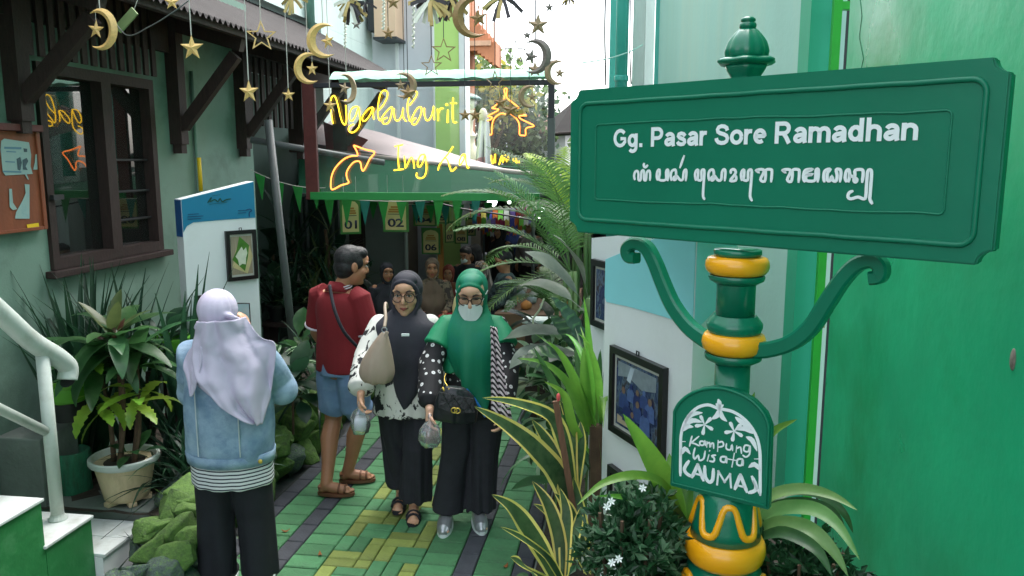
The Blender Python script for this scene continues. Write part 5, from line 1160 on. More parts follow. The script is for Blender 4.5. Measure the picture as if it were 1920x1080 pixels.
def rosette(t, meshes, n, base, tilt=(.05, .6), sc=(.8, 1.1), spread=.03, az0=0, az1=2 * pi, zr=0., bias=1.0):
    k = 0
    for i in range(n):
        u = (i + rp_.random()) / n; me = rp_.choice(meshes); az = az0 + (az1 - az0) * ((i * .618) % 1) + rp_.uniform(-.2, .2)
        tl = tilt[0] + (tilt[1] - tilt[0]) * u ** bias; s_ = rp_.uniform(*sc)
        q = Vector(base) + V(rp_.uniform(-1, 1) * spread, rp_.uniform(-1, 1) * spread, rp_.uniform(-zr, 0) if zr else 0)
        place_leaf(t, me, q, az, tl, s_)
def plant(name, label, loc_, cat='plant', group=None, rz=0): return thing(name, label, cat, loc_, rz, group)
# shared leaf meshes
B_snake = [blade_mesh(1.0, .055, b, [M['lf_dark']], .35, 8, lambda s: min(1, .6 + s * 2) * (1 - max(0, (s - .3) / .7) ** 1.2), name='leaf') for b in (.15, .35, .6)]
B_grass = [blade_mesh(.5, .022, b, [M['lf_dark']], .3, 8, name='leaf') for b in (.6, 1.1, 1.6)]
B_broad = [blade_mesh(.36, .10, b, [M['lf_mid']], .22, 9, OV, wave=.06, name='leaf') for b in (.6, 1.1, 1.5)]
B_broad_y = [blade_mesh(.34, .10, b, [M['lf_olive']], .25, 9, OV, wave=.06, name='leaf') for b in (.25, .6)]
B_broad_p = [blade_mesh(.34, .10, b, [M['lf_purple']], .25, 9, OV, name='leaf') for b in (.5, 1.2)]
B_tooth = [toothed(.26, .085, b, [M['lf_lime']]) for b in (.7, 1.2)]
B_pand = [blade_mesh(.75, .045, b, [M['lf_bright']], .5, 12, lambda s: min(1, .55 + s * 2.5) * (1 - max(0, (s - .4) / .6) ** 1.6), 1.8, name='leaf') for b in (.5, 1.0, 1.7, 2.2)]
B_pand_m = [blade_mesh(.75, .045, b, [M['lf_mid']], .5, 12, None, 1.8, name='leaf') for b in (.8, 1.5, 2.1)]
B_sans = [blade_mesh(.72, .062, b, [M['lf_sans'], M['lf_yellow']], .25, 12, lambda s: min(1, .45 + s * 1.8) * (1 - max(0, (s - .45) / .55) ** 1.8), 1.3, margin=.62, twist=tw, name='leaf') for b, tw in ((.25, .3), (.6, -.5), (1.0, .4))]
B_oval = [blade_mesh(.34, .12, b, [M['lf_dark']], .15, 10, PET, name='leaf') for b in (.8, 1.4)]
B_oval_m = [blade_mesh(.30, .11, b, [M['lf_mid']], .15, 10, PET, name='leaf') for b in (.8, 1.4)]
B_var = [blade_mesh(.24, .095, b, [M['lf_mid'], M['lf_pale']], .15, 10, PET, margin=.5, name='leaf') for b in (.9, 1.5)]
B_pale = [blade_mesh(.22, .10, b, [M['lf_pale']], .15, 10, PET, name='leaf') for b in (.9, 1.5)]
B_grey = [blade_mesh(.55, .22, b, [M['lf_grey']], .12, 12, PET, wave=.05, name='leaf') for b in (.8, 1.3)]
def ribbed_leaf(L, W, bend, nb=9):
    """big calathea blade: paired raised ribs"""
    mb = MB(); n = nb * 4; rows = []; p = V(0, 0, 0)
    for i in range(n + 1):
        s = i / n; a = bend * s ** 1.4; t = V(0, sin(a), cos(a)); nr = V(0, -cos(a), sin(a)); w = W / 2 * max(.02, PET(s)); r = []
        for j in range(-4, 5):
            u = j / 4; ph = s * nb * 2 * pi - abs(u) * 2.2; r.append(p + V(1, 0, 0) * w * u + nr * (.12 * w * abs(u) + .022 * W * sin(ph) * min(1, abs(u) * 3)) - t * abs(u) * w * .12)
        rows.append(r); p = p + t * (L / n)
    mb.v = [q for r in rows for q in r]
    for i in range(n):
        for j in range(8):
            mb.f.append((i * 9 + j, i * 9 + j + 1, i * 9 + 10 + j, i * 9 + 9 + j)); mb.m.append(1 if (i % 4 == 1 and 0 < j < 7) else 0)
    return mb.mesh('leaf', [M['lf_dark'], M['lf_mid']], smooth=True)
B_rib = [ribbed_leaf(.6, .24, b) for b in (.7, 1.2)]
def frond_mesh(L, nl, ll, bend, mats, lw=.018, droop=.6, name='frond'):
    mb = MB(); path = []; p = V(0, 0, 0); tn = []
    for i in range(21):
        s = i / 20; a = bend * s ** 1.3; t = V(0, sin(a), cos(a)); path.append(p); tn.append(t); p = p + t * (L / 20)
    mb.tube(path, [.007 * (1 - .8 * i / 20) for i in range(21)], 5, mi=len(mats) - 1)
    for k in range(nl):
        s = .16 + .84 * k / (nl - 1); i = min(19, int(s * 20)); q = path[i].lerp(path[i + 1], s * 20 - i); t = tn[i]; nr = V(0, -t.z, t.y)
        l = ll * (sin(pi * min(1, .12 + s * .86)) ** .6)
        for sg in (-1, 1):
            d = (V(sg, 0, 0) * .82 + t * .62 + nr * .15).normalized(); w = nr.cross(d).normalized(); jit = rp_.uniform(-.12, .12); d = (d + t * jit).normalized()
            m1 = q + d * l * .45 - V(0, 0, droop * l * .05); e = q + d * l - V(0, 0, droop * l * .42)
            b0 = len(mb.v); mb.v += [q - w * lw * .25, q + w * lw * .25, m1 - w * lw * .55 + nr * .003, m1 + w * lw * .55, e]
            mb.f += [(b0, b0 + 1, b0 + 3, b0 + 2), (b0 + 2, b0 + 3, b0 + 4)]; mb.m += [0, 0]
    return mb.mesh(name, mats, smooth=False)
M['lf_palm'] = leafmat('lf_palm', S(44, 84, 50), S(88, 130, 70)); M['lf_palm_lit'] = leafmat('lf_palm_lit', S(110, 150, 50), S(160, 190, 80))  # the second, yellower green paints the fronds that catch the light
F_palm = [frond_mesh(1.15, 34, .34, b, [M['lf_palm'], M['stem_green']], .014) for b in (.6, 1.1, 1.6)]
F_palm_lit = [frond_mesh(1.0, 30, .34, b, [M['lf_palm_lit'], M['stem_green']]) for b in (.5, .9)]
F_fern = [frond_mesh(.6, 26, .13, b, [M['lf_palm'], M['stem_green']], .014, .3) for b in (1.2, 1.7)]
def pot_lathe(b, r0, r1, h, lip=.012, c=(0, 0, 0), n=28, mod=None):
    b.lathe([(r0 * .96, 0), (r0, .01), (r1 * .97, h * .86), (r1 + lip, h * .88), (r1 + lip, h), (r1 - .012, h), (r1 - .02, h * .8), (.01, h * .78)], n, c, 0, mod)

# ---- left bed ------------------------------------------------------
for i, (px, d, n_, lab) in enumerate(((95, 4.95, 24, 'dark spiky leaved clump nearest the white rail below the orange board'), (165, 5.0, 24, 'dark spiky leaved clump below the left end of the window'), (255, 5.05, 24, 'dark spiky leaved clump below the right end of the window'), (345, 5.0, 20, 'dark spiky leaved clump in front of the left display board'))):
    q = at_d(px, 800, d); q.z = .26; q.x = max(q.x, -3.28); t = plant('spiky_plant', lab, q, group='spiky plants under the window')
    for k in range(n_):
        az = (k * 2.4 + rp_.uniform(-.3, .3)) % (2 * pi); tl = .06 + .5 * ((k * .618) % 1); s_ = rp_.uniform(1.0, 1.42)
        dx = -sin(az) * sin(tl) * s_ * 1.05
        if q.x + dx < WX + .06: tl *= .25
        place_leaf(t, rp_.choice(B_snake), V(rp_.uniform(-.06, .06), rp_.uniform(-.06, .06), 0), az, tl, (s_ * 1.1, s_, s_))
PC = at_d(240, 945, 4.6); PC = V(PC.x, PC.y, .272)
M['cream_pot'] = pmat('cream_pot', S(206, 186, 150), .5, .08, 5, .1, 30, dirt=S(130, 110, 80), dirt_amt=.5, dscale=7, streak=(1, 1, .3))
pot = thing('flower_pot', 'cream ribbed plastic pot with a white rim standing on the stone slab', 'pot', PC)
pot.scale = (.92, .92, 1)
b = MB(); b.lathe([(.118, .022), (.128, .03), (.134, .06), (.172, .232), (.176, .236)], 96, (0, 0, 0), 0, lambda a, i, z: 1 + (.018 * abs(cos(a * 12)) if 0 < i < 4 else 0)); b.build('body', M['cream_pot'], pot, world=False, auto=50)
b = MB(); b.lathe([(.176, .234), (.198, .236), (.205, .246), (.204, .268), (.194, .274), (.184, .27), (.175, .225), (.02, .222)], 48); b.build('rim', M['white_paint'], pot, world=False, auto=40)
for k in range(5):
    a = .5 + 2 * pi * k / 5; b = MB(); b.box((.105 * cos(a), .105 * sin(a), .013), (.07, .05, .026), (0, 0, a), bev=.006); b.build('foot', M['cream_pot'], pot, world=False)
b = MB(); b.lathe([(.174, .228), (.12, .236), (.02, .24)], 20); b.build('soil', M['soil'], pot, world=False, smooth=True)
t = plant('broad_leaf_plant', 'broad leaved plant with olive crown growing from the cream pot', PC + V(0, 0, .23))
for (sx0, sy0, ex, ey, h) in ((-.02, 0, -.0, .0, .78), (.04, .03, .10, .04, .7), (-.05, -.02, -.12, 0, .62), (.0, -.05, .05, -.03, .52), (.07, -.02, .13, -.02, .4)):
    b = MB(); b.tube(smoothpath([V(sx0, sy0, 0), V((sx0 + ex) / 2 + .02, (sy0 + ey) / 2, h * .5), V(ex, ey, h)], 4), [.016, .015, .014, .013, .012, .011, .011, .010, .009], 7); b.build('stem', M['stem_brown'], t, world=False, smooth=True)
rosette(t, B_broad, 26, (.0, 0, .76), (.75, 1.9), (.85, 1.2), .03, zr=.22, bias=.8); rosette(t, B_broad_y, 4, (.0, 0, .74), (.2, 1.0), (.6, .85), .02); rosette(t, B_broad_p, 5, (.0, 0, .70), (.3, 1.2), (.4, .6), .02, zr=.1)
rosette(t, B_broad, 12, (.10, .04, .68), (.6, 1.9), (.7, 1.0), .02, zr=.15); rosette(t, B_broad, 10, (-.12, 0, .60), (.7, 1.9), (.7, 1.0), .02, zr=.12)
rosette(t, B_tooth, 10, (.14, -.04, .46), (1.0, 2.0), (.8, 1.1), .03, zr=.1); rosette(t, B_tooth, 8, (-.06, -.06, .42), (1.2, 2.3), (.8, 1.1), .03, zr=.1); rosette(t, B_tooth, 5, (-.2, 0, .56), (1.2, 1.9), (.8, 1), .03)
rosette(t, B_oval_m, 5, (.09, -.03, .06), (.5, 1.4), (.4, .6), .02)
LC = at_d(140, 925, 4.75); LC = V(LC.x, LC.y, .272)
sm = pmat('stump_green', S(44, 112, 84), .7, .3, 8, 1.0, 26, dirt=S(60, 56, 44), dirt_amt=.6, dscale=7, streak=(3, 3, .6))
st = thing('tree_stump', 'green painted hollow log stump beside the cream pot', 'stump', LC)
b = MB(); b.lathe([(.098, -.05), (.10, .0), (.096, .08), (.099, .17), (.102, .235), (.094, .245), (.078, .235), (.07, .15), (.01, .14)], 40, (0, 0, 0), 0, lambda a, i, z: 1 + .05 * fbm((cos(a) * 2, sin(a) * 2, z * 4)) + .03 * abs(sin(a * 9 + 2 * z)) - .015); b.build('bark', sm, st, world=False, smooth=True)
M['pot_green'] = pmat('pot_green', S(84, 150, 40), .45, .1, 6); M['pot_black'] = pmat('pot_black', S(26, 28, 28), .5, .2, 6)
def two_tone(label, p, r, h, leaves, n, sc, stand=None):
    t = thing('flower_pot', label, 'pot', p, 0)
    b = MB(); b.lathe([(r * .7, 0), (r * .72, .005), (r * .86, h * .55), (r * .84, h * .56)], 28); b.build('body', M['pot_black'], t, world=False, auto=40)
    b = MB(); b.lathe([(r * .85, h * .55), (r * .98, h * .60), (r * 1.02, h * .72), (r * 1.0, h * .80), (r * 1.08, h * .9), (r * 1.06, h), (r * .95, h), (r * .9, h * .85), (.01, h * .84)], 28); b.build('green_rim', M['pot_green'], t, world=False, auto=50)
    return t
two_tone('black pot with a bright green rim on the ledge behind the rail', at_d(130, 786, 4.62), .105, .2, None, 0, 1)
g2 = at_d(318, 690, 5.0); two_tone('bright green rimmed pot half hidden right of the broad leaved plant', g2, .13, .2, None, 0, 1)
tb = thing('plant_stand', 'dark plant stand under the half hidden green rimmed pot', 'plant stand', (g2.x, g2.y, .25)); b = MB(); b.span((g2.x - .1, g2.y - .1, g2.z - .03), (g2.x + .1, g2.y + .1, g2.z - .001)); b.build('top', M['dark_timber'], tb)
for (ax, ay) in ((-1, -1), (1, -1), (-1, 1), (1, 1)): b = MB(); b.span((g2.x + ax * .09 - .012, g2.y + ay * .09 - .012, .24), (g2.x + ax * .09 + .012, g2.y + ay * .09 + .012, g2.z - .03)); b.build('leg', M['dark_timber'], tb)
t = plant('leafy_plant', 'dark drooping leaves growing from the half hidden green rimmed pot', g2 + V(0, 0, .17)); rosette(t, B_oval, 14, (0, 0, 0), (.4, 1.7), (.6, .9), .03)
for (px, py, d, lab) in ((372, 850, 4.75, 'dark grassy tuft behind the cream pot by the stones'), (362, 820, 4.7, 'dark grassy tuft left of the woman in lilac'), (310, 800, 4.8, 'dark grassy tuft under the green rimmed pot')):
    q = at_d(px, py, d); q.z = .27; t = plant('grass_tuft', lab, q, group='grassy tufts in the left bed'); rosette(t, B_grass, 34, (0, 0, 0), (.05, 1.1), (.8, 1.3), .07)
# ---- left, beyond the woman
for (px, py, d, me_, n_, sc, lab) in ((545, 700, 5.6, B_oval, 26, (.8, 1.2), 'leafy dark shrub right of the woman in denim'), (520, 660, 5.9, B_var, 22, (.8, 1.2), 'pale veined leafy plant beside the leaning pole'),
        (560, 640, 6.2, B_oval_m, 20, (.8, 1.2), 'mid green leafy plant at the foot of the grey pole'), (595, 690, 6.1, B_grass, 34, (.9, 1.4), 'dark grassy plant left of the man in red')):
    q = at_d(px, py, d); z = q.z; q.z = .28; t = plant('leafy_plant', lab, q, group='leafy plants along the left bed')
    b = MB(); b.tube([V(0, 0, 0), V(.01, 0, max(.05, z - .35))], .01, 6); b.build('stem', M['stem_brown'], t, world=False)
    rosette(t, me_, n_, (0, 0, max(.05, z - .30)), (.3, 1.9), sc, .06, zr=max(.02, (z - .4) * .6))
shf = thing('pot_shelf', 'low dark shelf carrying black pots behind the grey pole', 'shelf', (-3.0, 7.6, 0))
p1, p2 = at_y(500, 600, 7.6), at_y(690, 600, 7.6); b = MB(); b.span((p1.x, 7.45, p1.z - .04), (p2.x, 7.75, p1.z)); b.build('top', M['dark_timber'], shf)
for x in (p1.x + .04, p2.x - .04):
    b = MB(); b.span((x - .03, 7.5, 0), (x + .03, 7.7, p1.z - .04)); b.build('leg', M['dark_timber'], shf)
B_dk = [blade_mesh(.6, .03, b_, [M['lf_dark']], .3, 8, name='leaf') for b_ in (.5, 1.0, 1.5)]; B_pl = [blade_mesh(.45, .025, b_, [M['lf_olive']], .3, 8, name='leaf') for b_ in (.6, 1.2)]
for i, (px, me_, n_, lab) in enumerate(((520, B_dk, 24, 'first black potted grassy plant on the dark shelf from the left'), (556, B_dk, 26, 'second black potted grassy plant on the dark shelf from the left'), (592, B_pl, 24, 'black potted plant with pale straw leaves on the dark shelf'), (632, B_dk, 24, 'black potted dark plant behind the head of the man in red'))):
    c_ = at_y(px, 600, 7.58); c_.z = p1.z + .001; t = thing('potted_plant', lab, 'plant', c_, 0, 'potted plants on the dark shelf')
    b = MB(); pot_lathe(b, .07, .10, .17); b.build('pot', M['pot_black'], t, world=False, auto=40); rosette(t, me_, n_, (0, 0, .14), (.1, 1.2), (.8, 1.25), .03)
for (px, py, y, me_, n_, lab) in ((610, 430, 8.0, B_pl, 30, 'pale strappy plant hanging high behind the first number card'), (548, 450, 8.2, B_dk, 40, 'tall dark strappy plant in the shade left of the cards'), (590, 500, 8.3, B_dk, 40, 'dark strappy plant in the shade behind the shelf'), (510, 470, 8.1, B_oval, 30, 'dark broad leaved plant in the shade behind the grey pole'), (640, 480, 8.3, B_oval, 26, 'dark broad leaved plant in the shade behind the man')):
    c_ = at_y(px, py, y); t = plant('shade_plant', lab, (c_.x, y, 0), group='plants in the shade')
    b = MB(); b.tube(smoothpath([V(0, 0, 0), V(.05, 0, c_.z * .5), V(0, 0, c_.z)], 3), .018, 6); b.build('stem', M['stem_brown'], t, world=False); rosette(t, me_, n_, (0, 0, c_.z), (.2, 2.2), (1.0, 1.6), .05, zr=c_.z * .45)

# ---- right bed -----------------------------------------------------
pp_ = at_y(1092, 400, 5.9); palm = plant('palm', 'feathery green palm leaning over the right edge of the path', (pp_.x, 5.9, 0), 'palm tree')
for k in range(6):
    a = k * 1.05; b = MB(); b.tube(smoothpath([V(.07 * cos(a), .07 * sin(a), .03), V(.08 * cos(a), .08 * sin(a), .7), V(.05 * cos(a), .05 * sin(a), pp_.z - .15)], 4), [.02, .02, .019, .019, .018, .018, .017, .016, .015], 7); b.build('stem', M['stem_green'], palm, world=False, smooth=True)
azl = [(1.25, .75, 1.0), (1.7, .95, 1.1), (1.45, .95, 1.12), (2.1, .8, .95), (.9, .55, 1.0), (1.45, .4, .9), (2.6, .6, .9), (.4, .5, .9), (-.3, .5, .8), (3.4, .7, .8), (.7, .9, .9)]
for i, (az, tl, sc) in enumerate(azl): place_leaf(palm, F_palm[i % 3], V(0, 0, pp_.z - .2 - .05 * (i % 4)), az, tl * .8, sc * .9)
for az, tl in ((1.0, .35), (.3, .45), (-.5, .5), (5.2, .3)): place_leaf(palm, F_palm_lit[int(az) % 2], V(0, 0, pp_.z - .15), az, tl, .8)
p2_ = at_y(1070, 420, 5.0); palm2 = plant('palm', 'nearer dark palm clump beside the left end of the name board', (p2_.x, 5.0, 0), 'palm tree')
for k in range(4): a = k * 1.6; b = MB(); b.tube([V(.05 * cos(a), .05 * sin(a), .03), V(.03 * cos(a), .03 * sin(a), p2_.z - .3)], .015, 6); b.build('stem', M['stem_green'], palm2, world=False, smooth=True)
for i, (az, tl, sc) in enumerate(((1.4, .5, .7), (1.8, .9, .7), (1.1, 1.1, .65), (2.3, .7, .7), (1.5, 1.5, .65), (.6, .4, .7), (2.8, .3, .7), (1.9, 1.9, .6))): place_leaf(palm2, F_palm[i % 3], V(0, 0, p2_.z - .3), az, tl * .85, sc)
gq = at_d(1118, 560, 4.5); t = plant('grey_leaf_plant', 'plant with very large grey green leaves left of the narrow display board', (gq.x - .04, gq.y, .05))
b = MB(); b.tube(smoothpath([V(0, 0, 0), V(.02, 0, .7), V(0, 0, 1.38)], 4), .018, 7); b.build('stem', M['stem_green'], t, world=False, smooth=True)
for az, tl, sc, z in ((1.9, .55, .85, 1.0), (1.2, .9, .9, .98), (2.5, .3, .8, 1.05), (1.6, 1.35, .85, .85), (1.0, 1.6, .8, .7), (2.1, 1.2, .85, .75), (1.5, 1.9, .8, .6), (2.7, .9, .7, .7)): place_leaf(t, B_grey[int(z * 10) % 2], V(0, 0, z + .30), az, tl, sc * 1.1, rp_.uniform(-.9, .9))
gq = at_d(1108, 640, 4.2); t = plant('ribbed_leaf_plant', 'plant with big dark ribbed leaves below the grey leaves on the right', (gq.x, gq.y, .05))
b = MB(); b.tube([V(0, 0, 0), V(0, 0, 1.05)], .016, 7); b.build('stem', M['stem_green'], t, world=False)
for az, tl, sc, z in ((1.6, .2, .8, .6), (2.3, .6, .75, .55), (.9, .5, .7, .6), (1.5, .9, .75, .5), (1.9, 1.3, .7, .45)): place_leaf(t, B_rib[int(z * 20) % 2], V(0, 0, z + .42), az, tl, sc, rp_.uniform(-.7, .7))
gq = at_d(1015, 590, 5.2); t = plant('fern', 'fern with drooping fronds reaching left over the path', (gq.x + .1, gq.y, .1))
b = MB(); b.tube([V(0, 0, 0), V(0, 0, gq.z - .05)], .014, 6); b.build('stem', M['stem_green'], t, world=False)
for i in range(8): place_leaf(t, F_fern[i % 2], V(0, 0, gq.z - .08), .3 + i * .42, .5 + .12 * (i % 3), .8)
b = MB(); b.tube(smoothpath([at_d(1020, 560, 4.9), at_d(1012, 580, 4.85), at_d(1000, 598, 4.85), at_d(1003, 612, 4.85), at_d(1022, 614, 4.85), at_d(1050, 610, 4.9)], 6), .006, 6); tag(b.build('pale_vine', pmat('vine', S(170, 180, 150), .7), smooth=True), 'pale looping vine stem among the right hand plants', 'vine')
for i, (px, py, d, me_, n_, lab) in enumerate(((1010, 640, 5.0, B_pale, 16, 'pale whitish leaved plant at the path edge by the camouflage jacket'), (1045, 625, 4.7, B_var, 22, 'variegated plant below the fern on the right'), (1075, 655, 4.5, B_pale, 14, 'pale leaved plant left of the bright green blades'), (1025, 690, 4.8, B_var, 20, 'variegated plant lowest on the right path edge'), (1060, 560, 4.9, B_oval_m, 20, 'mid green broad leaved plant behind the variegated ones'), (1030, 520, 5.6, B_oval, 20, 'dark leaved plant under the palm fronds'), (1085, 720, 4.2, B_oval_m, 22, 'mid green plant behind the bright green blades'))):
    q = at_d(px, py, d); z = q.z; t = plant('variegated_plant' if me_ in (B_var, B_pale) else 'leafy_plant', lab, (q.x, q.y, .05), group='leafy plants along the right edge')
    b = MB(); b.tube([V(0, 0, 0), V(.0, 0, max(.05, z - .12))], .008, 6); b.build('stem', M['stem_green'], t, world=False); rosette(t, me_, n_, (0, 0, max(.05, z - .12)), (.3, 1.9), (.8, 1.2), .05, zr=z * .5)
q = at_d(1118, 840, 3.35); q.z = max(.1, q.z)
t = plant('blade_plant', 'bright green upright blades just left of the tall display board', (q.x, q.y, .05)); b = MB(); b.tube([V(0, 0, 0), V(0, 0, q.z + .05)], .03, 8); b.build('stem', M['stem_brown'], t, world=False)
for k in range(14):
    az = rp_.uniform(.2, 3.3) if k % 3 else rp_.uniform(-.4, .4); tl = .05 + .85 * ((k * .618) % 1); place_leaf(t, B_pand[min(3, int(tl * 3.2 + rp_.random()))] if k % 4 else B_pand_m[k % 3], V(rp_.uniform(-.03, .03), rp_.uniform(-.03, .03), q.z - .05 + rp_.uniform(-.15, .1)), az, tl, rp_.uniform(.7, .95))
# yellow edged leaves and long blades, each with its own curve
bp_t = t
def blade_curve(t, pts, W, mats, margin=.62, prof=None, fold=.22, face=.8):
    P = smoothpath([at_d(*p) for p in pts], 5); k = len(P); prof = prof or (lambda s: min(1, .5 + s * 1.6) * (1 - max(0, (s - .5) / .5) ** 1.8)); mb = MB()
    for i, p in enumerate(P):
        s = i / (k - 1); tg = (P[min(i + 1, k - 1)] - P[max(i - 1, 0)]).normalized(); n = (_C - p).normalized() * face + V(-.25, 0, .6); sd = tg.cross(n).normalized(); n = sd.cross(tg).normalized(); w = W / 2 * max(.02, prof(s))
        mb.v += [p - sd * w + n * fold * w, p - sd * w * margin + n * fold * w * margin, p, p + sd * w * margin + n * fold * w * margin, p + sd * w + n * fold * w]
    for i in range(k - 1):
        for j in range(4): mb.f.append((i * 5 + j, i * 5 + j + 1, i * 5 + 6 + j, i * 5 + 5 + j)); mb.m.append(1 if (j in (0, 3) and len(mats) > 1) else 0)
    return mb.build('leaf', mats, t, smooth=True)
SY = [M['lf_sans'], M['lf_yellow']]
LPB = lambda s: min(1, .6 + s * 1.5) * (1 - max(0, (s - .45) / .55) ** 1.7)
for pts, W, m in (([(1108, 800, 3.35), (1098, 720, 3.3), (1094, 650, 3.28)], .06, 'lf_bright'), ([(1115, 800, 3.4), (1122, 720, 3.4), (1126, 655, 3.4)], .05, 'lf_mid'), ([(1100, 810, 3.3), (1070, 730, 3.2), (1025, 685, 3.1), (972, 672, 3.0)], .05, 'lf_bright'), ([(1100, 820, 3.3), (1060, 760, 3.2), (1030, 705, 3.1), (1000, 650, 3.05)], .045, 'lf_mid'),
    ([(1104, 800, 3.3), (1080, 720, 3.25), (1055, 670, 3.2), (1028, 640, 3.15)], .045, 'lf_bright'), ([(1095, 830, 3.25), (1060, 790, 3.15), (1020, 765, 3.05), (990, 742, 3.0)], .05, 'lf_mid'), ([(1106, 800, 3.35), (1088, 710, 3.35), (1078, 650, 3.35)], .04, 'lf_mid'), ([(1098, 840, 3.2), (1075, 800, 3.12), (1058, 742, 3.1), (1020, 715, 3.05)], .05, 'lf_bright')):
    blade_curve(bp_t, pts, W * .75, [M[m]], prof=LPB, fold=.35)
def sans(label, base, leaves):
    b_ = at_d(*base); t = plant('yellow_edged_plant', label, (b_.x, b_.y, .04), group='yellow edged plants in the right foreground')
    for pts, W in leaves: blade_curve(t, [(base[0] + rp_.uniform(-8, 8), base[1], base[2])] + pts, W * .88, SY, .70)
sans('tall yellow edged plant whose two longest blades reach over the path', (1075, 980, 3.05), [([(1050, 900, 3.0), (1005, 845, 2.92), (950, 800, 2.82), (890, 763, 2.72)], .105), ([(1062, 850, 3.05), (1035, 785, 3.0), (970, 757, 2.9), (905, 746, 2.8)], .072),
    ([(1055, 900, 3.0), (1030, 835, 3.0), (997, 786, 2.98)], .07), ([(1072, 880, 3.1), (1070, 800, 3.15), (1050, 750, 3.15)], .06), ([(1080, 900, 3.1), (1090, 830, 3.15), (1088, 790, 3.2)], .055)])
sans('lower yellow edged plant at the bottom beside the grey path edge', (1055, 1105, 2.7), [([(1020, 1040, 2.65), (985, 985, 2.6), (955, 950, 2.55), (922, 928, 2.5)], .075), ([(1010, 1085, 2.6), (980, 1060, 2.5), (957, 1045, 2.45)], .07), ([(1050, 1020, 2.75), (1030, 950, 2.75), (998, 902, 2.75)], .06), ([(1030, 1050, 2.65), (980, 1010, 2.55), (938, 988, 2.5)], .035), ([(1060, 1020, 2.75), (1062, 960, 2.8), (1050, 915, 2.8)], .055),
    ([(1070, 1030, 2.75), (1085, 980, 2.8), (1090, 950, 2.8)], .05)])
sans('small yellow edged plant under the jasmine bush', (1105, 1075, 2.9), [([(1070, 1010, 2.85), (1030, 965, 2.8), (1000, 945, 2.75)], .05), ([(1085, 1000, 2.9), (1065, 950, 2.9), (1040, 925, 2.9)], .05), ([(1095, 1000, 2.95), (1085, 940, 3.0), (1075, 895, 3.0)], .05)])
stk = thing('wooden_stake', 'brown wooden stake with a pink tip among the yellow edged leaves', 'stake', at_d(1085, 1010, 3.0))
b = MB(); b.bar(at_d(1083, 1000, 3.0), at_d(1042, 752, 2.95), .022, .016); b.build('stick', pmat('stake', S(104, 74, 54), .8, .2, 12, streak=(8, 8, 1)), stk)
b = MB(); b.sphere(at_d(1047, 745, 2.94), (.008, .008, .016), 8, 6); b.build('pink_tip', pmat('pink', S(220, 90, 90), .6), stk)
# jasmine bush
def bush(label, c, rad, n, ls, mats, seed, flowers=()):
    r_ = random.Random(seed); t = plant('jasmine_bush' if flowers else 'leafy_bush', label, (c.x, c.y, .04), 'bush')
    for k in range(7):
        a = k * .9; b = MB(); b.tube(smoothpath([V(.03 * cos(a), .03 * sin(a), 0), V(rad[0] * .3 * cos(a), rad[1] * .3 * sin(a), c.z * .6), V(rad[0] * .6 * cos(a), rad[1] * .6 * sin(a), c.z + rad[2] * .4)], 3), .006, 5); b.build('stem', M['stem_brown'], t, world=False)
    b = MB()
    for i in range(n):
        d = V(r_.gauss(0, 1), r_.gauss(0, 1), r_.gauss(0, 1)).normalized(); q = r_.random() ** .45; lump = 1 + .85 * fbm(d * 2.0 + V(seed, 0, 0)); p = V(d.x * rad[0], d.y * rad[1], d.z * rad[2]) * q * lump + V(0, 0, c.z - .04)
        if p.z < .01: continue
        for j in range(r_.randint(3, 6)):
            ax = V(r_.gauss(0, 1), r_.gauss(0, 1), r_.gauss(.5, .8)).normalized() + d * .5; ax.normalize(); s_ = ax.orthogonal().normalized(); s_ = Quaternion(ax, r_.uniform(0, 6.28)) @ s_; L_ = ls * r_.uniform(.7, 1.2); nn = ax.cross(s_) * L_ * .12
            b.add([p, p + ax * L_ * .45 + s_ * L_ * .2 + nn, p + ax * L_, p + ax * L_ * .45 - s_ * L_ * .2 + nn, p + ax * L_ * .5 - nn * .4], [(0, 4, 1), (1, 4, 2), (0, 3, 4), (4, 3, 2)], r_.choice((0, 0, 1)))
    b.build('foliage', mats, t, world=False, kind='stuff')
    for (f_) in flowers:
        fb = MB(); dv = (_C - f_).normalized()
        q_ = dv.to_track_quat('Z', 'Y')
        for k in range(6):
            a = 2 * pi * k / 6 + .3; u = q_ @ V(cos(a), sin(a), .15); w_ = q_ @ V(-sin(a), cos(a), 0); fb.add([f_, f_ + u * .007 + w_ * .003, f_ + u * .0125, f_ + u * .007 - w_ * .003], [(0, 1, 2), (0, 2, 3)])
        fb.build('flower', M['white_flower'], t)
    return t
M['lf_jas'] = leafmat('lf_jas', S(24, 62, 44), S(52, 94, 66), .3); M['lf_jas2'] = leafmat('lf_jas2', S(70, 112, 84), S(130, 160, 136), .3)
jc = at_d(1178, 1015, 2.35)
bush('dark jasmine bush with little white star flowers in front of the lower picture', jc, (.155, .14, .15), 380, .045, [M['lf_jas'], M['lf_jas2']], 3,
     [at_d(*p) for p in ((1146, 940, 2.17), (1138, 950, 2.16), (1147, 1055, 2.14), (1160, 1048, 2.16), (1205, 915, 2.2))])
bush('dark small leaved bush right of the post foot', at_d(1500, 1085, 2.45), (.2, .16, .13), 300, .05, [M['lf_jas'], M['lf_dark']], 8)
bush('dark small leaved bush just left of the post foot', at_d(1270, 1060, 2.5), (.1, .12, .14), 160, .05, [M['lf_jas'], M['lf_dark']], 12)
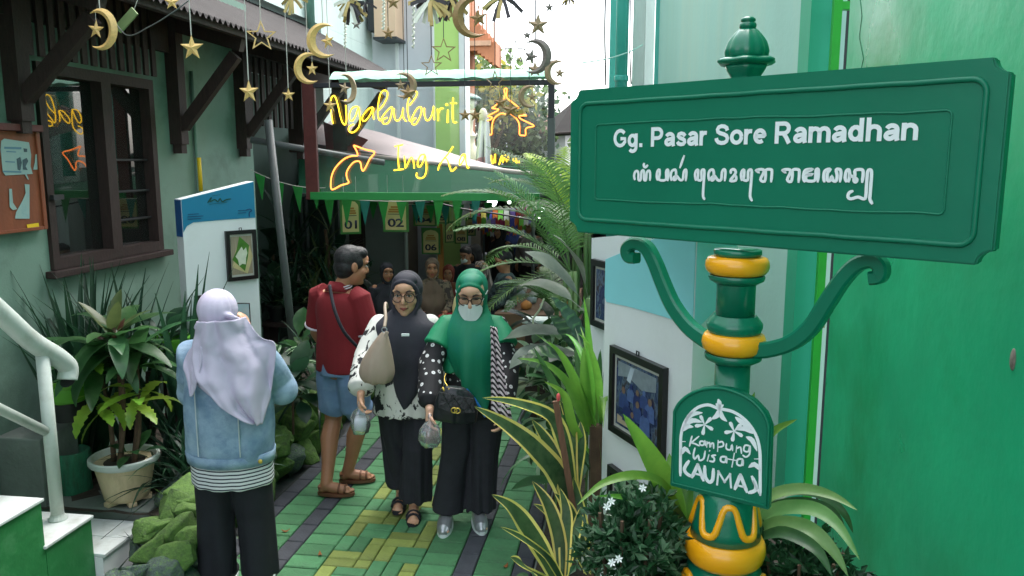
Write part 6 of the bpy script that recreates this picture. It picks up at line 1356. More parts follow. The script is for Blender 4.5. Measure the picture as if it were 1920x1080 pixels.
# arching pandan blades around the post foot
LP_ = lambda s: min(1, .6 + s * 1.5) * (1 - max(0, (s - .45) / .55) ** 1.7)
q = at_d(1285, 1060, 2.6); t = plant('blade_plant', 'arching bright green blades rising behind the post foot', (q.x, q.y, .04)); b = MB(); b.tube([V(0, 0, 0), V(0, 0, .25)], .03, 8); b.build('stem', M['stem_brown'], t, world=False)
for pts, W, m in (([(1275, 985, 2.55), (1252, 920, 2.5), (1215, 850, 2.42), (1168, 776, 2.35)], .075, 'lf_bright'), ([(1280, 970, 2.6), (1262, 910, 2.65), (1255, 850, 2.7)], .05, 'lf_bright'), ([(1275, 965, 2.5), (1240, 908, 2.42), (1190, 893, 2.35), (1130, 908, 2.3), (1082, 947, 2.25)], .036, 'lf_bright'), ([(1290, 1000, 2.5), (1250, 950, 2.45), (1200, 905, 2.4)], .05, 'lf_mid'),
    ([(1270, 1000, 2.5), (1225, 960, 2.42), (1175, 935, 2.35), (1120, 930, 2.3)], .03, 'lf_bright'), ([(1285, 990, 2.6), (1290, 900, 2.7), (1310, 850, 2.75)], .05, 'lf_bright'), ([(1270, 980, 2.55), (1245, 930, 2.5), (1220, 870, 2.5), (1208, 830, 2.5)], .045, 'lf_mid')):
    blade_curve(t, pts, W, [M[m]], prof=LP_, fold=.35)
q = at_d(1410, 1060, 2.6); t = plant('blade_plant', 'arching pale green blades drooping to the right of the post', (q.x, q.y, .04)); b = MB(); b.tube([V(0, 0, 0), V(0, 0, .25)], .03, 8); b.build('stem', M['stem_brown'], t, world=False)
lpp = leafmat('lf_pand_p', S(84, 130, 66), S(130, 168, 104))
for pts, W, m in (([(1400, 995, 2.6), (1440, 935, 2.55), (1500, 918, 2.5), (1560, 930, 2.42), (1608, 957, 2.35)], .04, lpp), ([(1405, 1005, 2.55), (1450, 960, 2.5), (1520, 955, 2.4), (1570, 985, 2.3), (1612, 1050, 2.2)], .05, lpp), ([(1400, 1000, 2.6), (1440, 960, 2.6), (1500, 945, 2.55), (1560, 960, 2.5), (1590, 1010, 2.45)], .045, M['lf_mid']), ([(1400, 900, 2.7), (1440, 820, 2.7), (1495, 786, 2.65)], .035, M['lf_bright']),
    ([(1410, 1010, 2.5), (1450, 985, 2.42), (1510, 990, 2.32), (1560, 1030, 2.25), (1590, 1080, 2.2)], .05, lpp), ([(1410, 1000, 2.7), (1460, 930, 2.75), (1530, 925, 2.75), (1580, 960, 2.7), (1600, 1000, 2.7)], .04, M['lf_mid']), ([(1395, 900, 2.75), (1400, 800, 2.8), (1415, 735, 2.8)], .04, M['lf_bright']), ([(1420, 1010, 2.45), (1470, 1000, 2.35), (1530, 1030, 2.25), (1560, 1080, 2.2)], .04, M['lf_mid'])):
    blade_curve(t, pts, W, [m], prof=LP_, fold=.35)
q = at_d(1130, 1000, 3.3); t = plant('leafy_plant', 'low green creeper on the soil beside the yellow edged plants', (q.x - .1, q.y, .05)); rosette(t, B_oval_m, 24, (0, 0, .05), (.5, 1.7), (.5, .9), .22)
q = at_d(1035, 900, 3.6); t = plant('leafy_plant', 'low ferny creeper at the grey path edge behind the stake', (q.x, q.y, .05)); rosette(t, B_oval_m, 26, (0, 0, .05), (.5, 1.7), (.5, .8), .2)
# ---- trees far behind
def tree(label, c, rad, h, n, ls, mats, seed):
    r_ = random.Random(seed); t = plant('tree', label, (c[0], c[1], 0), 'tree'); b = MB(); b.tube(smoothpath([V(0, 0, 0), V(.1, 0, h * .4), V(0, .1, h * .8)], 4), [.16 - .012 * i for i in range(9)], 8); b.build('trunk', M['stem_brown'], t, world=False, smooth=True)
    for k in range(5):
        a = k * 1.3; b = MB(); b.tube([V(0, .05, h * .55 + k * .1), V(rad[0] * .6 * cos(a), rad[1] * .6 * sin(a), h + rad[2] * .2 * (k % 3))], [.06, .02], 6); b.build('limb', M['stem_brown'], t, world=False)
    b = MB()
    for i in range(n):
        d = V(r_.gauss(0, 1), r_.gauss(0, 1), r_.gauss(0, 1)).normalized(); q = r_.random() ** .4; lump = 1 + .55 * fbm(d * 1.8 + V(seed, 0, 0)); p = V(d.x * rad[0], d.y * rad[1], d.z * rad[2]) * q * lump + V(0, 0, h)
        cl = 1 if fbm(p * 1.3 + V(0, seed, 0)) > .02 else 0
        for j in range(4):
            ax = V(r_.gauss(0, 1), r_.gauss(0, 1), r_.gauss(0, 1)).normalized(); s_ = ax.orthogonal().normalized(); s_ = Quaternion(ax, r_.uniform(0, 6.28)) @ s_; L_ = ls * r_.uniform(.6, 1.2); o_ = V(r_.gauss(0, 1), r_.gauss(0, 1), r_.gauss(0, 1)) * ls * .7
            b.add([p + o_, p + o_ + ax * L_ * .5 + s_ * L_ * .28, p + o_ + ax * L_, p + o_ + ax * L_ * .5 - s_ * L_ * .28], [(0, 1, 2, 3)], cl)
    b.build('crown', mats, t, world=False, kind='stuff')
M['tr_y'] = leafmat('tr_y', S(130, 134, 52), S(176, 170, 84)); M['tr_g'] = leafmat('tr_g', S(70, 96, 60), S(110, 136, 88)); M['tr_d'] = leafmat('tr_d', S(52, 80, 62), S(84, 110, 88))
c_ = at_y(915, 170, 19); tree('yellowish green tree under the orange stair', (c_.x, 19, 0), (1.1, 1.0, .75), c_.z, 420, .22, [M['tr_g'], M['tr_y']], 5)
c_ = at_y(955, 235, 20.3); tree('grey green tree seen through the neon mosque', (c_.x, 20.3, 0), (1.15, .9, 1.25), c_.z, 700, .22, [M['tr_d'], M['tr_g']], 15)
# ================================================================== PEOPLE
import numpy as np
def eloft(mb, rings, n=28, mi=0):
    """closed loft; ring = (centre, rx, ry) or (centre, rx, ry, angle z)"""
    P = [list(r[0]) + [r[1], r[2]] for r in rings]; k0 = len(P); R2 = []
    for i in range(k0 - 1):      # round the profile between the given rings
        a_, b_, c_, d_ = P[max(0, i - 1)], P[i], P[i + 1], P[min(k0 - 1, i + 2)]
        for j in range(4):
            t = j / 4; R2.append([.5 * (2 * b + (c - a) * t + (2 * a - 5 * b + 4 * c - d) * t * t + (3 * b - a - 3 * c + d) * t ** 3) for a, b, c, d in zip(a_, b_, c_, d_)])
    R2.append(P[-1]); rings = [(V(*q[:3]), max(.003, q[3]), max(.003, q[4])) for q in R2]
    vs = []; k = len(rings)
    for r in rings:
        c = Vector(r[0]); a0 = r[3] if len(r) > 3 else 0
        for j in range(n):
            a = 2 * pi * j / n; x, y = r[1] * cos(a), r[2] * sin(a); vs.append(c + V(x * cos(a0) - y * sin(a0), x * sin(a0) + y * cos(a0), 0))
    fs = [tuple(range(n - 1, -1, -1)), tuple(range((k - 1) * n, k * n))]
    for i in range(k - 1):
        for j in range(n): fs.append((i * n + j, i * n + (j + 1) % n, (i + 1) * n + (j + 1) % n, (i + 1) * n + j))
    mb.add(vs, fs)
def limb(mb, pts, rad, n=12):
    mb.tube(pts, rad, n)
    for p, r in ((pts[0], rad[0]), (pts[-1], rad[-1])): mb.sphere(p, r * .98, 12, 8)
def fuse(name, mb, vox, mats, parent, smooth=4, disp=None, label=None):
    me = mb.mesh('tmp', []); o = bpy.data.objects.new('tmp', me); COL.objects.link(o)
    r = o.modifiers.new('r', 'REMESH'); r.mode = 'VOXEL'; r.voxel_size = vox; r.use_smooth_shade = True
    if smooth: s = o.modifiers.new('s', 'SMOOTH'); s.iterations = smooth; s.factor = .5
    dg = bpy.context.evaluated_depsgraph_get(); dg.update()
    m2 = bpy.data.meshes.new_from_object(o.evaluated_get(dg)); bpy.data.objects.remove(o); m2.name = name
    if disp:
        n = len(m2.vertices); co = np.empty(n * 3, 'f'); no = np.empty(n * 3, 'f'); m2.vertices.foreach_get('co', co); m2.vertices.foreach_get('normal', no)
        co = co.reshape(-1, 3); no = no.reshape(-1, 3); co += no * disp(co, no)[:, None]
        m2.vertices.foreach_set('co', co.ravel()); m2.update()
    m2.materials.clear()
    for m in (mats if isinstance(mats, (list, tuple)) else [mats]): m2.materials.append(m)
    m2.polygons.foreach_set('use_smooth', [True] * len(m2.polygons))
    ob = link_mesh(name, m2, parent)
    if label: ob['label'] = label
    return ob
def vnoise(co, sc, seed=0.):
    """cheap smooth pseudo noise for cloth"""
    s = np.zeros(len(co)); r = np.random.RandomState(int(seed * 10) + 3)
    for _ in range(7):
        d = r.normal(size=3); d /= np.linalg.norm(d); f = r.uniform(.6, 1.6)
        s += np.sin(co @ (d * np.array(sc) * f) + r.uniform(0, 6.28) + 1.2 * np.sin(co @ (r.normal(size=3) * np.array(sc) * .5)))
    return s / 7
def folds(amp, vert=0., k=9, sc=(18, 18, 9), seed=1., c=(0, 0), z0=1., z1=0.):
    def f(co, no):
        d = amp * vnoise(co, sc, seed)
        if vert:
            an = np.arctan2(co[:, 1] - c[1], co[:, 0] - c[0]); t = np.clip((z0 - co[:, 2]) / (z0 - z1), 0, 1)
            d = d + vert * t * (np.sin(an * k + 2.2 * vnoise(co, (4, 4, 2), seed + 2)) * .7 + np.sin(an * (k * 1.7) + 1) * .3)
        return d
    return f
SK = lambda n, c, **k: pmat(n, c, .5, .05, 12, .06, 160, sss=.08, **k)
M['skin'] = SK('skin', S(198, 152, 122)); M['skin_d'] = SK('skin_d', S(168, 118, 88)); M['skin_f'] = SK('skin_f', S(206, 162, 134))
M['hair'] = pmat('hair', S(26, 24, 26), .55, .3, 40, .4, 120); M['eye_white'] = pmat('eye_white', S(220, 214, 205), .3); M['iris'] = pmat('iris', S(30, 20, 16), .2)
M['lip'] = pmat('lip', S(150, 78, 70), .5); M['lens'] = glassmat('lens', (.95, .93, .90), .0, .02); M['rim_dark'] = pmat('rim_dark', S(50, 40, 36), .3)
M['denim'] = pmat('denim', S(104, 134, 164), .85, .14, 6, .35, 300, col2=S(160, 184, 204), dirt=S(78, 108, 146), dirt_amt=.7, dscale=7)
M['denim_short'] = pmat('denim_short', S(112, 140, 176), .85, .14, 6, .3, 300, dirt=S(150, 170, 196), dirt_amt=.5, dscale=8)
M['black_cloth'] = pmat('black_cloth', S(34, 35, 42), .85, .15, 20, .2, 200); M['navy_cloth'] = pmat('navy_cloth', S(26, 27, 36), .85, .15, 16, .2, 200)
M['lilac'] = pmat('lilac', S(190, 182, 204), .8, .04, 6, .15, 260); M['emerald'] = pmat('emerald', S(0, 118, 84), .62, .1, 3, .12, 200, dirt=S(0, 100, 110), dirt_amt=.5, dscale=3); M['emerald2'] = pmat('emerald2', S(12, 128, 86), .62, .08, 4, .12, 200)
M['charcoal'] = pmat('charcoal', S(44, 44, 54), .8, .08, 8, .15, 220); M['red_polo'] = pmat('red_polo', S(122, 24, 32), .85, .08, 5, .3, 320)
M['leather_black'] = pmat('leather_black', S(28, 30, 34), .35, .15, 14, .4, 40); M['taupe'] = pmat('taupe', S(160, 142, 124), .5, .06, 8, .15, 120); M['brown_leather'] = pmat('brown_leather', S(112, 72, 50), .55, .15, 12)
M['silver'] = pmat('silver', S(170, 174, 178), .3, .1, 10, metal=.6); M['mask_white'] = pmat('mask_white', S(214, 224, 222), .7, .03); M['goldm'] = pmat('goldm', S(220, 190, 90), .3, .1, metal=.8)
M['plastic_bag'] = glassmat('plastic_bag', (.93, .94, .97), .06, .14, .15); M['print_stripe'] = None
def stripemat(name, c1, c2, freq, axis='Z', thr=.5, tilt=0, rough=.85):
    m = bpy.data.materials.new(name); m.use_nodes = True; nt = m.node_tree; b = nt.nodes['Principled BSDF']; b.inputs['Roughness'].default_value = rough
    tc = nt.nodes.new('ShaderNodeTexCoord'); mp = nt.nodes.new('ShaderNodeMapping'); mp.inputs['Rotation'].default_value = (tilt, tilt * .7, 0)
    w = nt.nodes.new('ShaderNodeTexWave'); w.bands_direction = axis; w.inputs['Scale'].default_value = freq; w.inputs['Distortion'].default_value = .15; rp = nt.nodes.new('ShaderNodeValToRGB'); rp.color_ramp.interpolation = 'CONSTANT'
    rp.color_ramp.elements[0].color = (*c1, 1); rp.color_ramp.elements[1].color = (*c2, 1); rp.color_ramp.elements[1].position = thr
    L = nt.links; L.new(tc.outputs['Object'], mp.inputs[0]); L.new(mp.outputs[0], w.inputs[0]); L.new(w.outputs[0], rp.inputs[0]); L.new(rp.outputs[0], b.inputs['Base Color']); return m
def dotmat(name, c1, c2, scale, r0, r1):
    m = bpy.data.materials.new(name); m.use_nodes = True; nt = m.node_tree; b = nt.nodes['Principled BSDF']; b.inputs['Roughness'].default_value = .8
    tc = nt.nodes.new('ShaderNodeTexCoord'); v = nt.nodes.new('ShaderNodeTexVoronoi'); v.inputs['Scale'].default_value = scale; v.inputs['Randomness'].default_value = .55; rp = nt.nodes.new('ShaderNodeValToRGB'); rp.color_ramp.interpolation = 'CONSTANT'
    e = rp.color_ramp.elements; e[0].color = (*c1, 1); e[1].color = (*c2, 1); e[1].position = r0; x = e.new(r1); x.color = (*c1, 1)
    L = nt.links; L.new(tc.outputs['Object'], v.inputs[0]); L.new(v.outputs['Distance'], rp.inputs[0]); L.new(rp.outputs[0], b.inputs['Base Color']); return m
def blotmat(name, c1, c2, scale, thr, sz=(1, 1, 1)):
    m = bpy.data.materials.new(name); m.use_nodes = True; nt = m.node_tree; b = nt.nodes['Principled BSDF']; b.inputs['Roughness'].default_value = .8
    tc = nt.nodes.new('ShaderNodeTexCoord'); mp = nt.nodes.new('ShaderNodeMapping'); mp.inputs['Scale'].default_value = sz; n = nt.nodes.new('ShaderNodeTexNoise'); n.inputs['Scale'].default_value = scale; n.inputs['Detail'].default_value = 6; n.inputs['Roughness'].default_value = .65; n.inputs['Distortion'].default_value = .6
    rp = nt.nodes.new('ShaderNodeValToRGB'); e = rp.color_ramp.elements; e[0].position = thr; e[1].position = thr + .015; e[0].color = (*c1, 1); e[1].color = (*c2, 1)
    L = nt.links; L.new(tc.outputs['Object'], mp.inputs[0]); L.new(mp.outputs[0], n.inputs[0]); L.new(n.outputs[0], rp.inputs[0]); L.new(rp.outputs[0], b.inputs['Base Color']); return m
M['bw_print'] = blotmat('bw_print', S(214, 214, 206), S(26, 26, 30), 8, .545, (1, 1, .7)); M['dots'] = dotmat('dots', S(22, 22, 26), S(205, 205, 205), 22, .10, .27); M['tee_stripe'] = stripemat('tee_stripe', S(40, 42, 58), S(214, 216, 218), 17, 'Z', .28)
M['scarf_stripe'] = stripemat('scarf_stripe', S(26, 24, 28), S(200, 186, 190), 18, 'DIAGONAL', .5); M['batik'] = blotmat('batik', S(112, 100, 80), S(50, 44, 38), 16, .52); M['camo'] = blotmat('camo', S(38, 48, 52), S(72, 90, 92), 14, .5)

def hand(mb, wrist, d, palm, size=1., curl=.5, side=1):
    """palm and five separate fingers; d = direction the hand points, palm = palm normal, side=+1 thumb along d x palm"""
    d = Vector(d).normalized(); pn_ = Vector(palm); pn_ = (pn_ - d * pn_.dot(d)).normalized(); s_ = d.cross(pn_) * side; k = size; w = Vector(wrist)
    mb.tube([w - d * .02 * k, w + d * .02 * k, w + d * .05 * k, w + d * .085 * k], [.022 * k, .024 * k, .026 * k, .02 * k], 10)
    for q in (-.022, 0, .022): mb.sphere(w + d * .06 * k + s_ * q * k, (.018 * k,) * 3, 8, 6)
    for i, (off, L_) in enumerate(((.030, .066), (.010, .074), (-.010, .069), (-.028, .055))):
        p = w + d * .085 * k + s_ * off * k; pts = [p - d * .02 * k, p]; a = .25 + curl * .35
        for seg in (.45, .32, .23):
            a += curl * .62; p = p + (d * cos(a - .25) + pn_ * sin(a - .25)) * L_ * seg * k; pts.append(p)
        mb.tube(pts, [.0095 * k, .0095 * k, .009 * k, .0082 * k, .007 * k], 7); mb.sphere(pts[-1], .007 * k, 7, 5)
    p = w + d * .03 * k + s_ * .028 * k; q = p + (d * .55 + s_ * .7 + pn_ * .25).normalized() * .035 * k; r = q + (d * .85 + s_ * .2 + pn_ * (.3 + curl * .5)).normalized() * .032 * k
    mb.tube([w + d * .015 * k + s_ * .012 * k, p, q, r], [.013 * k, .012 * k, .0105 * k, .008 * k], 7); mb.sphere(r, .008 * k, 7, 5)
class Fig:
    """a standing figure in its own axes: feet on z=0, facing -y, person's right hand at -x"""
    def __init__(s, label, loc_, rz, H, vox=.006, skin='skin'):
        s.t = thing('person', label, 'person', loc_, rz); s.H = H; s.k = H / 1.6; s.body = MB(); s.vox = vox; s.skin = M[skin]; s.shz = .805; s.hc = V(0, -.01 * s.k, .93 * H - .008); s.hR = Matrix.Identity(3)
    def W(s, p): return loc(s.t, p)                       # world -> figure axes
    def z(s, f): return f * s.H
    def head(s, yaw=0, pitch=0, shift=(0, 0, 0), sc=1.0, ears=False):
        s.hR = (Euler((0, 0, yaw)).to_matrix() @ Euler((pitch, 0, 0)).to_matrix()); s.hc = s.hc + Vector(shift); s.hs = s.k * sc; b = MB(); h = lambda x, y, z: s.hp(x, y, z)
        def E(c, r): b.sphere(h(*c), V(*r) * s.hs, 20, 14, M=s.hR)
        E((0, .012, .028), (.074, .092, .088)); E((0, -.018, -.03), (.064, .066, .082)); E((0, -.028, -.062), (.047, .055, .05)); E((0, -.062, -.088), (.024, .024, .02))
        for sx in (-1, 1):
            E((sx * .040, -.052, -.022), (.026, .028, .028)); E((sx * .034, -.070, .036), (.028, .014, .012))
            if ears:
                E((sx * .074, .012, .0), (.010, .020, .032)); E((sx * .078, .016, .006), (.008, .018, .026))
        E((0, -.066, .05), (.05, .03, .034))
        b.tube([h(0, -.078, .022), h(0, -.092, .0), h(0, -.104, -.020)], [.0085 * s.hs, .010 * s.hs, .0125 * s.hs], 8); E((0, -.100, -.024), (.013, .013, .010)); E((-.013, -.088, -.026), (.009, .010, .008)); E((.013, -.088, -.026), (.009, .010, .008))
        E((0, -.080, -.050), (.024, .014, .010)); E((0, -.079, -.062), (.020, .012, .008))
        s.body.v, s.body.f, s.body.m = s.body.v, s.body.f, s.body.m; s.body.add(b.v, b.f)
    def hp(s, x, y, z): return s.hc + s.hR @ (V(x, y, z) * s.hs)
    def face(s, brow=True, eyes=True, lips=True, shut=False):
        for sx in (-1, 1):
            if eyes:
                b = MB(); b.sphere(s.hp(sx * .031, -.079, .012), V(.0135, .008, .0030 if shut else .0062) * s.hs, 10, 6, M=s.hR); e = b.build('eye', M['iris'] if shut else M['eye_white'], s.t, world=False, smooth=True)
                if not shut: b = MB(); b.sphere(s.hp(sx * .031, -.0850, .0122), V(.0058, .003, .0058) * s.hs, 8, 6, M=s.hR); b.build('iris', M['iris'], e, world=False, smooth=True)
                b = MB(); b.tube([s.hp(sx * .017, -.086, .015), s.hp(sx * .031, -.0885, .0205 if not shut else .015), s.hp(sx * .045, -.081, .015)], .0022 * s.hs, 5); b.build('eyelid', M['hair'], s.t, world=False, smooth=True)
            if brow: b = MB(); b.tube([s.hp(sx * .015, -.0925, .034), s.hp(sx * .032, -.0905, .041), s.hp(sx * .050, -.078, .036)], [.0035 * s.hs, .004 * s.hs, .002 * s.hs], 5); b.build('eyebrow', M['hair'], s.t, world=False, smooth=True)
        if lips:
            b = MB(); b.tube([s.hp(-.024, -.081, -.056), s.hp(-.008, -.0935, -.053), s.hp(0, -.0945, -.0545), s.hp(.008, -.0935, -.053), s.hp(.024, -.081, -.056)], [.0015 * s.hs, .0045 * s.hs, .0045 * s.hs, .0045 * s.hs, .0015 * s.hs], 6)
            b.tube([s.hp(-.020, -.083, -.0585), s.hp(0, -.093, -.0625), s.hp(.020, -.083, -.0585)], [.002 * s.hs, .005 * s.hs, .002 * s.hs], 6); b.build('lips', M['lip'], s.t, world=False, smooth=True)
    def glasses(s, r=.026, rim='rim_dark', sq=1.0, w=.0024):
        P = []
        g_ = MB()
        for sx in (-1, 1):
            c = [s.hp(sx * .033 + r * cos(a), -.098 + .012 * abs(cos(a)) * (1 if sx * cos(a) > 0 else .1), .006 + r * sq * sin(a)) for a in [2 * pi * i / 20 for i in range(20)]]
            g_.tube(c, w * s.hs, 5, close=True); g_.tube([s.hp(sx * (.033 + r), -.088, .012), s.hp(sx * .074, -.03, .014), s.hp(sx * .078, .02, .006)], w * s.hs, 5)
            b = MB(); b.add([s.hp(sx * .033, -.0965, .006)] + [p.lerp(s.hp(sx * .033, -.096, .006), .03) for p in c], [(0, 1 + i, 1 + (i + 1) % 20) for i in range(20)]); P.append(b)
        g_.tube([s.hp(-.008, -.099, .012), s.hp(0, -.102, .015), s.hp(.008, -.099, .012)], w * s.hs, 5)
        o = g_.build('glasses', M[rim], s.t, world=False, smooth=True)
        for b in P: b.build('lens', M['lens'], o, world=False, smooth=True)
    def torso(s, lean=(0, 0)):
        k = s.k; b = s.body; ln = lambda f: V(lean[0] * max(0, f - .5) / .35, lean[1] * max(0, f - .5) / .35, 0)
        eloft(b, [(V(0, .01, s.z(f)) + ln(f), rx * k, ry * k) for f, rx, ry in ((.47, .10, .09), (.52, .15, .105), (.60, .125, .095), (.68, .135, .10), (.76, .155, .10), (.81, .13, .085), (.835, .07, .06))], 24)
        limb(b, [V(0, .015, s.z(.82)) + ln(.82), s.hp(0, .02, -.04)], [.052 * k, .048 * k])
        s.sh = {sx: V(sx * .158 * k, .012, s.z(s.shz)) + ln(.805) for sx in (-1, 1)}
    def arm(s, sx, elbow, wrist, hd, palm, curl=.5, hs=1.0):
        k = s.k; limb(s.body, [s.sh[sx], Vector(elbow)], [.046 * k, .038 * k]); limb(s.body, [Vector(elbow), Vector(wrist)], [.038 * k, .024 * k]); hand(s.body, wrist, hd, palm, hs * .92, curl, 1 if sx < 0 else -1)
    def leg(s, sx, knee, ankle, toe, foot=True, r=(.078, .052, .034)):
        k = s.k; hip = V(sx * .082 * k, .01, s.z(.50)); kn = Vector(knee); an = Vector(ankle)
        limb(s.body, [hip, hip.lerp(kn, .5), kn], [r[0] * k, r[0] * .86 * k, r[1] * k]); cf = kn.lerp(an, .3) - Vector(toe).normalized() * .012
        limb(s.body, [kn, cf, kn.lerp(an, .7), an], [r[1] * k, r[1] * 1.08 * k, r[2] * 1.12 * k, r[2] * k])
        if foot:
            d = Vector(toe).normalized(); sd = d.cross(V(0, 0, 1)); z0 = an.z - .042 * k
            s.body.sphere(an - d * .025 + V(0, 0, -.02 * k), (.032 * k,) * 3, 10, 8)
            s.body.tube([an + V(0, 0, -.01), an + d * .06 + V(0, 0, -.022 * k), an + d * .12 + V(0, 0, -.032 * k), an + d * .155 + V(0, 0, -.036 * k)], [.034 * k, .036 * k, .034 * k, .022 * k], 10)
            for i in range(5):
                o = (-.028 + .014 * i) * (1); p = an + d * (.145 - .008 * abs(i - 1)) + sd * o + V(0, 0, -.038 * k); s.body.tube([p, p + d * .03, p + d * .042 + V(0, 0, -.003)], [.0095, .009, .007], 6)
    def finish(s): return fuse('body', s.body, s.vox, s.skin, s.t, 2)
def hood(s, b, face=True, chin=-.115):
    """close fitting headscarf over the skull, open round the face"""
    E = lambda c, r: b.sphere(s.hp(*c), V(*r) * s.hs, 24, 16, M=s.hR)
    E((0, .040, .030), (.088, .102, .098)); E((0, .038, -.03), (.084, .088, .09)); E((0, .03, -.09), (.074, .076, .06))
    if face:
        pts = [(0, -.068, .088), (.034, -.066, .078), (.058, -.048, .050), (.070, -.034, .010), (.070, -.034, -.035), (.056, -.044, -.078), (.030, -.062, -.106), (0, -.070, chin)]
        pts = pts + [(-x, y, z) for x, y, z in pts[-2:0:-1]]
        b.tube(smoothpath([s.hp(*p) for p in pts], 3, True), .0135 * s.hs, 8, close=True)
        E((0, -.036, -.125), (.05, .042, .028)); E((0, -.012, .085), (.066, .062, .04))
# ------------------------------------------------------------------ woman in a charcoal headscarf
def heading(p, off=0.): p = Vector(p); return atan2(-p.x, p.y) * -1 * -1
def facing(dx, dy): return atan2(dx, -dy)
A = Fig('woman in charcoal headscarf and black white printed tunic walking towards the viewer', (-1.34, 4.66, 0), .12, 1.535, .0055, 'skin')
A.shz = .782; A.head(yaw=-.02, pitch=.06, shift=(.015, 0, -.028), sc=1.16); A.torso()
rw_ = A.W(at_d(676, 742, 4.62)); lw_ = V(.27, -.02, .76)
A.arm(-1, A.sh[-1].lerp(rw_, .5) + V(-.03, .05, 0), rw_, (0.05, -.15, -1), (1, 0.2, 0), .9); A.arm(1, A.sh[1].lerp(lw_, .5) + V(.03, .05, 0), lw_, (0, -.1, -1), (-1, 0, 0), .4)
A.leg(-1, V(-.07, .05, .42), V(-.06, .09, .075), (0, -1, -.1)); A.leg(1, V(.06, -.08, .43), V(.045, -.06, .06), (.1, -1, 0)); A.finish(); A.face(); A.glasses(.027, 'rim_dark', 1.0, .0022)
b = MB(); eloft(b, [(V(0, .01, .64), .205, .15), (V(0, .01, .70), .20, .148), (V(0, .01, .85), .185, .14), (V(0, .01, 1.0), .17, .13), (V(0, .012, 1.13), .175, .125), (V(0, .012, 1.20), .165, .105), (V(0, .012, 1.24), .09, .07)])
for sx, w_ in ((-1, rw_), (1, lw_)):
    el = A.sh[sx].lerp(w_, .5) + V(sx * .03, .05, 0); e_ = w_ + (el - w_) * .16; b.tube([A.sh[sx], A.sh[sx].lerp(el, .5), el, el.lerp(e_, .5), e_, w_ + (el - w_) * .08], [.07, .078, .082, .088, .078, .042], 16); b.sphere(A.sh[sx], .068, 14, 10)
fuse('tunic', b, .007, M['bw_print'], A.t, 5, folds(.006, .007, 8, (20, 20, 10), 2, (0, 0), 1.2, .64))
b = MB(); hood(A, b)
eloft(b, [(V(.01, .015, 1.30), .088, .075), (V(.01, .0, 1.255), .14, .11), (V(.01, .0, 1.21), .205, .138), (V(.012, -.002, 1.15), .222, .158), (V(.015, -.005, 1.09), .222, .165), (V(.03, -.03, 1.01), .18, .15), (V(.035, -.075, .93), .122, .098), (V(.03, -.11, .84), .075, .058), (V(.02, -.13, .76), .038, .03), (V(.015, -.135, .70), .015, .014)])
fuse('headscarf', b, .006, M['charcoal'], A.t, 4, folds(.004, .012, 6, (14, 14, 6), 5, (0, 0), 1.3, .8))
b = MB()
for sx, kn, an in ((-1, V(-.075, .05, .42), V(-.065, .10, .16)), (1, V(.07, -.06, .43), V(.05, -.04, .10))):
    b.tube([V(sx * .07, .01, .80), V(sx * .085, .01, .66), kn, kn.lerp(an, .6), an], [.095, .10, .088, .094, .10], 22)
fuse('trousers', b, .007, M['black_cloth'], A.t, 3, folds(.005, .012, 11, (16, 16, 5), 3, (0, 0), .8, .2))
b = MB(); b.box(A.W(at_d(760, 628, 4.47)), (.045, .006, .016), (0, 0, .05), bev=.003); b.build('name_badge', M['mask_white'], A.t, world=False)
def sandal(F, an, toe, mat_, name='sandal', sole=.02):
    d = V(toe[0], toe[1], 0).normalized(); sd = d.cross(V(0, 0, 1)); c = V(an[0], an[1], an[2] - .048 * F.k); b = MB(); pts = []
    for i in range(20):
        a = 2 * pi * i / 20; u = cos(a); v = sin(a); pts.append(c + d * (.065 + .125 * u) + sd * (.045 * v * (1 + .12 * u)))
    b.prism([p - V(0, 0, sole) for p in pts], (0, 0, sole)); o = b.build(name, mat_, F.t, world=False)
    for q, wd in ((.09, .042), (.13, .040)):
        b = MB(); b.tube([c + d * q + sd * (wd * cos(a)) + V(0, 0, .055 * sin(a) * (1.05 - q * 2.6) + .008) for a in [pi * i / 8 for i in range(9)]], .008, 6); b.build('strap', mat_, o, world=False, smooth=True)
    b = MB(); b.tube([c - d * .03 + sd * (.036 * cos(a)) - d * .02 * sin(a) + V(0, 0, .04) for a in [pi * i / 8 for i in range(9)]], .006, 6); b.build('heel_strap', mat_, o, world=False, smooth=True)
sandal(A, V(-.06, .09, .075), (0, -1), M['black_cloth']); sandal(A, V(.045, -.06, .06), (.1, -1), M['black_cloth'])
# her taupe shoulder bag
bc = at_d(710, 668, 4.42); bag = thing('shoulder_bag', 'taupe slouchy leather bag hanging from the shoulder of the woman in charcoal', 'bag', bc, .15)
b = MB(); eloft(b, [(V(.0, 0, -.155), .03, .02), (V(-.01, 0, -.145), .075, .05), (V(-.012, 0, -.10), .098, .062), (V(-.008, 0, -.04), .09, .06), (V(.005, 0, .03), .066, .05), (V(.02, 0, .09), .04, .034), (V(.035, 0, .135), .015, .016)])
fuse('body', b, .005, M['taupe'], bag, 3, folds(.004, .005, 5, (22, 22, 14), 9, (0, 0), .1, -.15))
b = MB(); b.tube([V(.036 + .014 * cos(a), -.004, .15 + .014 * sin(a)) for a in [2 * pi * i / 14 for i in range(14)]], .003, 6, close=True); b.build('ring', M['silver'], bag, world=False, smooth=True)
top = loc(bag, at_d(722, 578, 4.50)); b = MB(); b.tube(smoothpath([V(.036, -.003, .163), V(.036, -.003, .163).lerp(top, .5) + V(.006, -.006, 0), top, top + V(-.005, .06, .018), top + V(-.01, .14, -.02)], 6), .0095, 8); b.build('strap', M['taupe'], bag, world=False, smooth=True)
b = MB(); b.box(V(.046, -.02, .12), (.02, .006, .05), (0, .3, 0), bev=.002); b.build('tag', M['taupe'], bag, world=False)
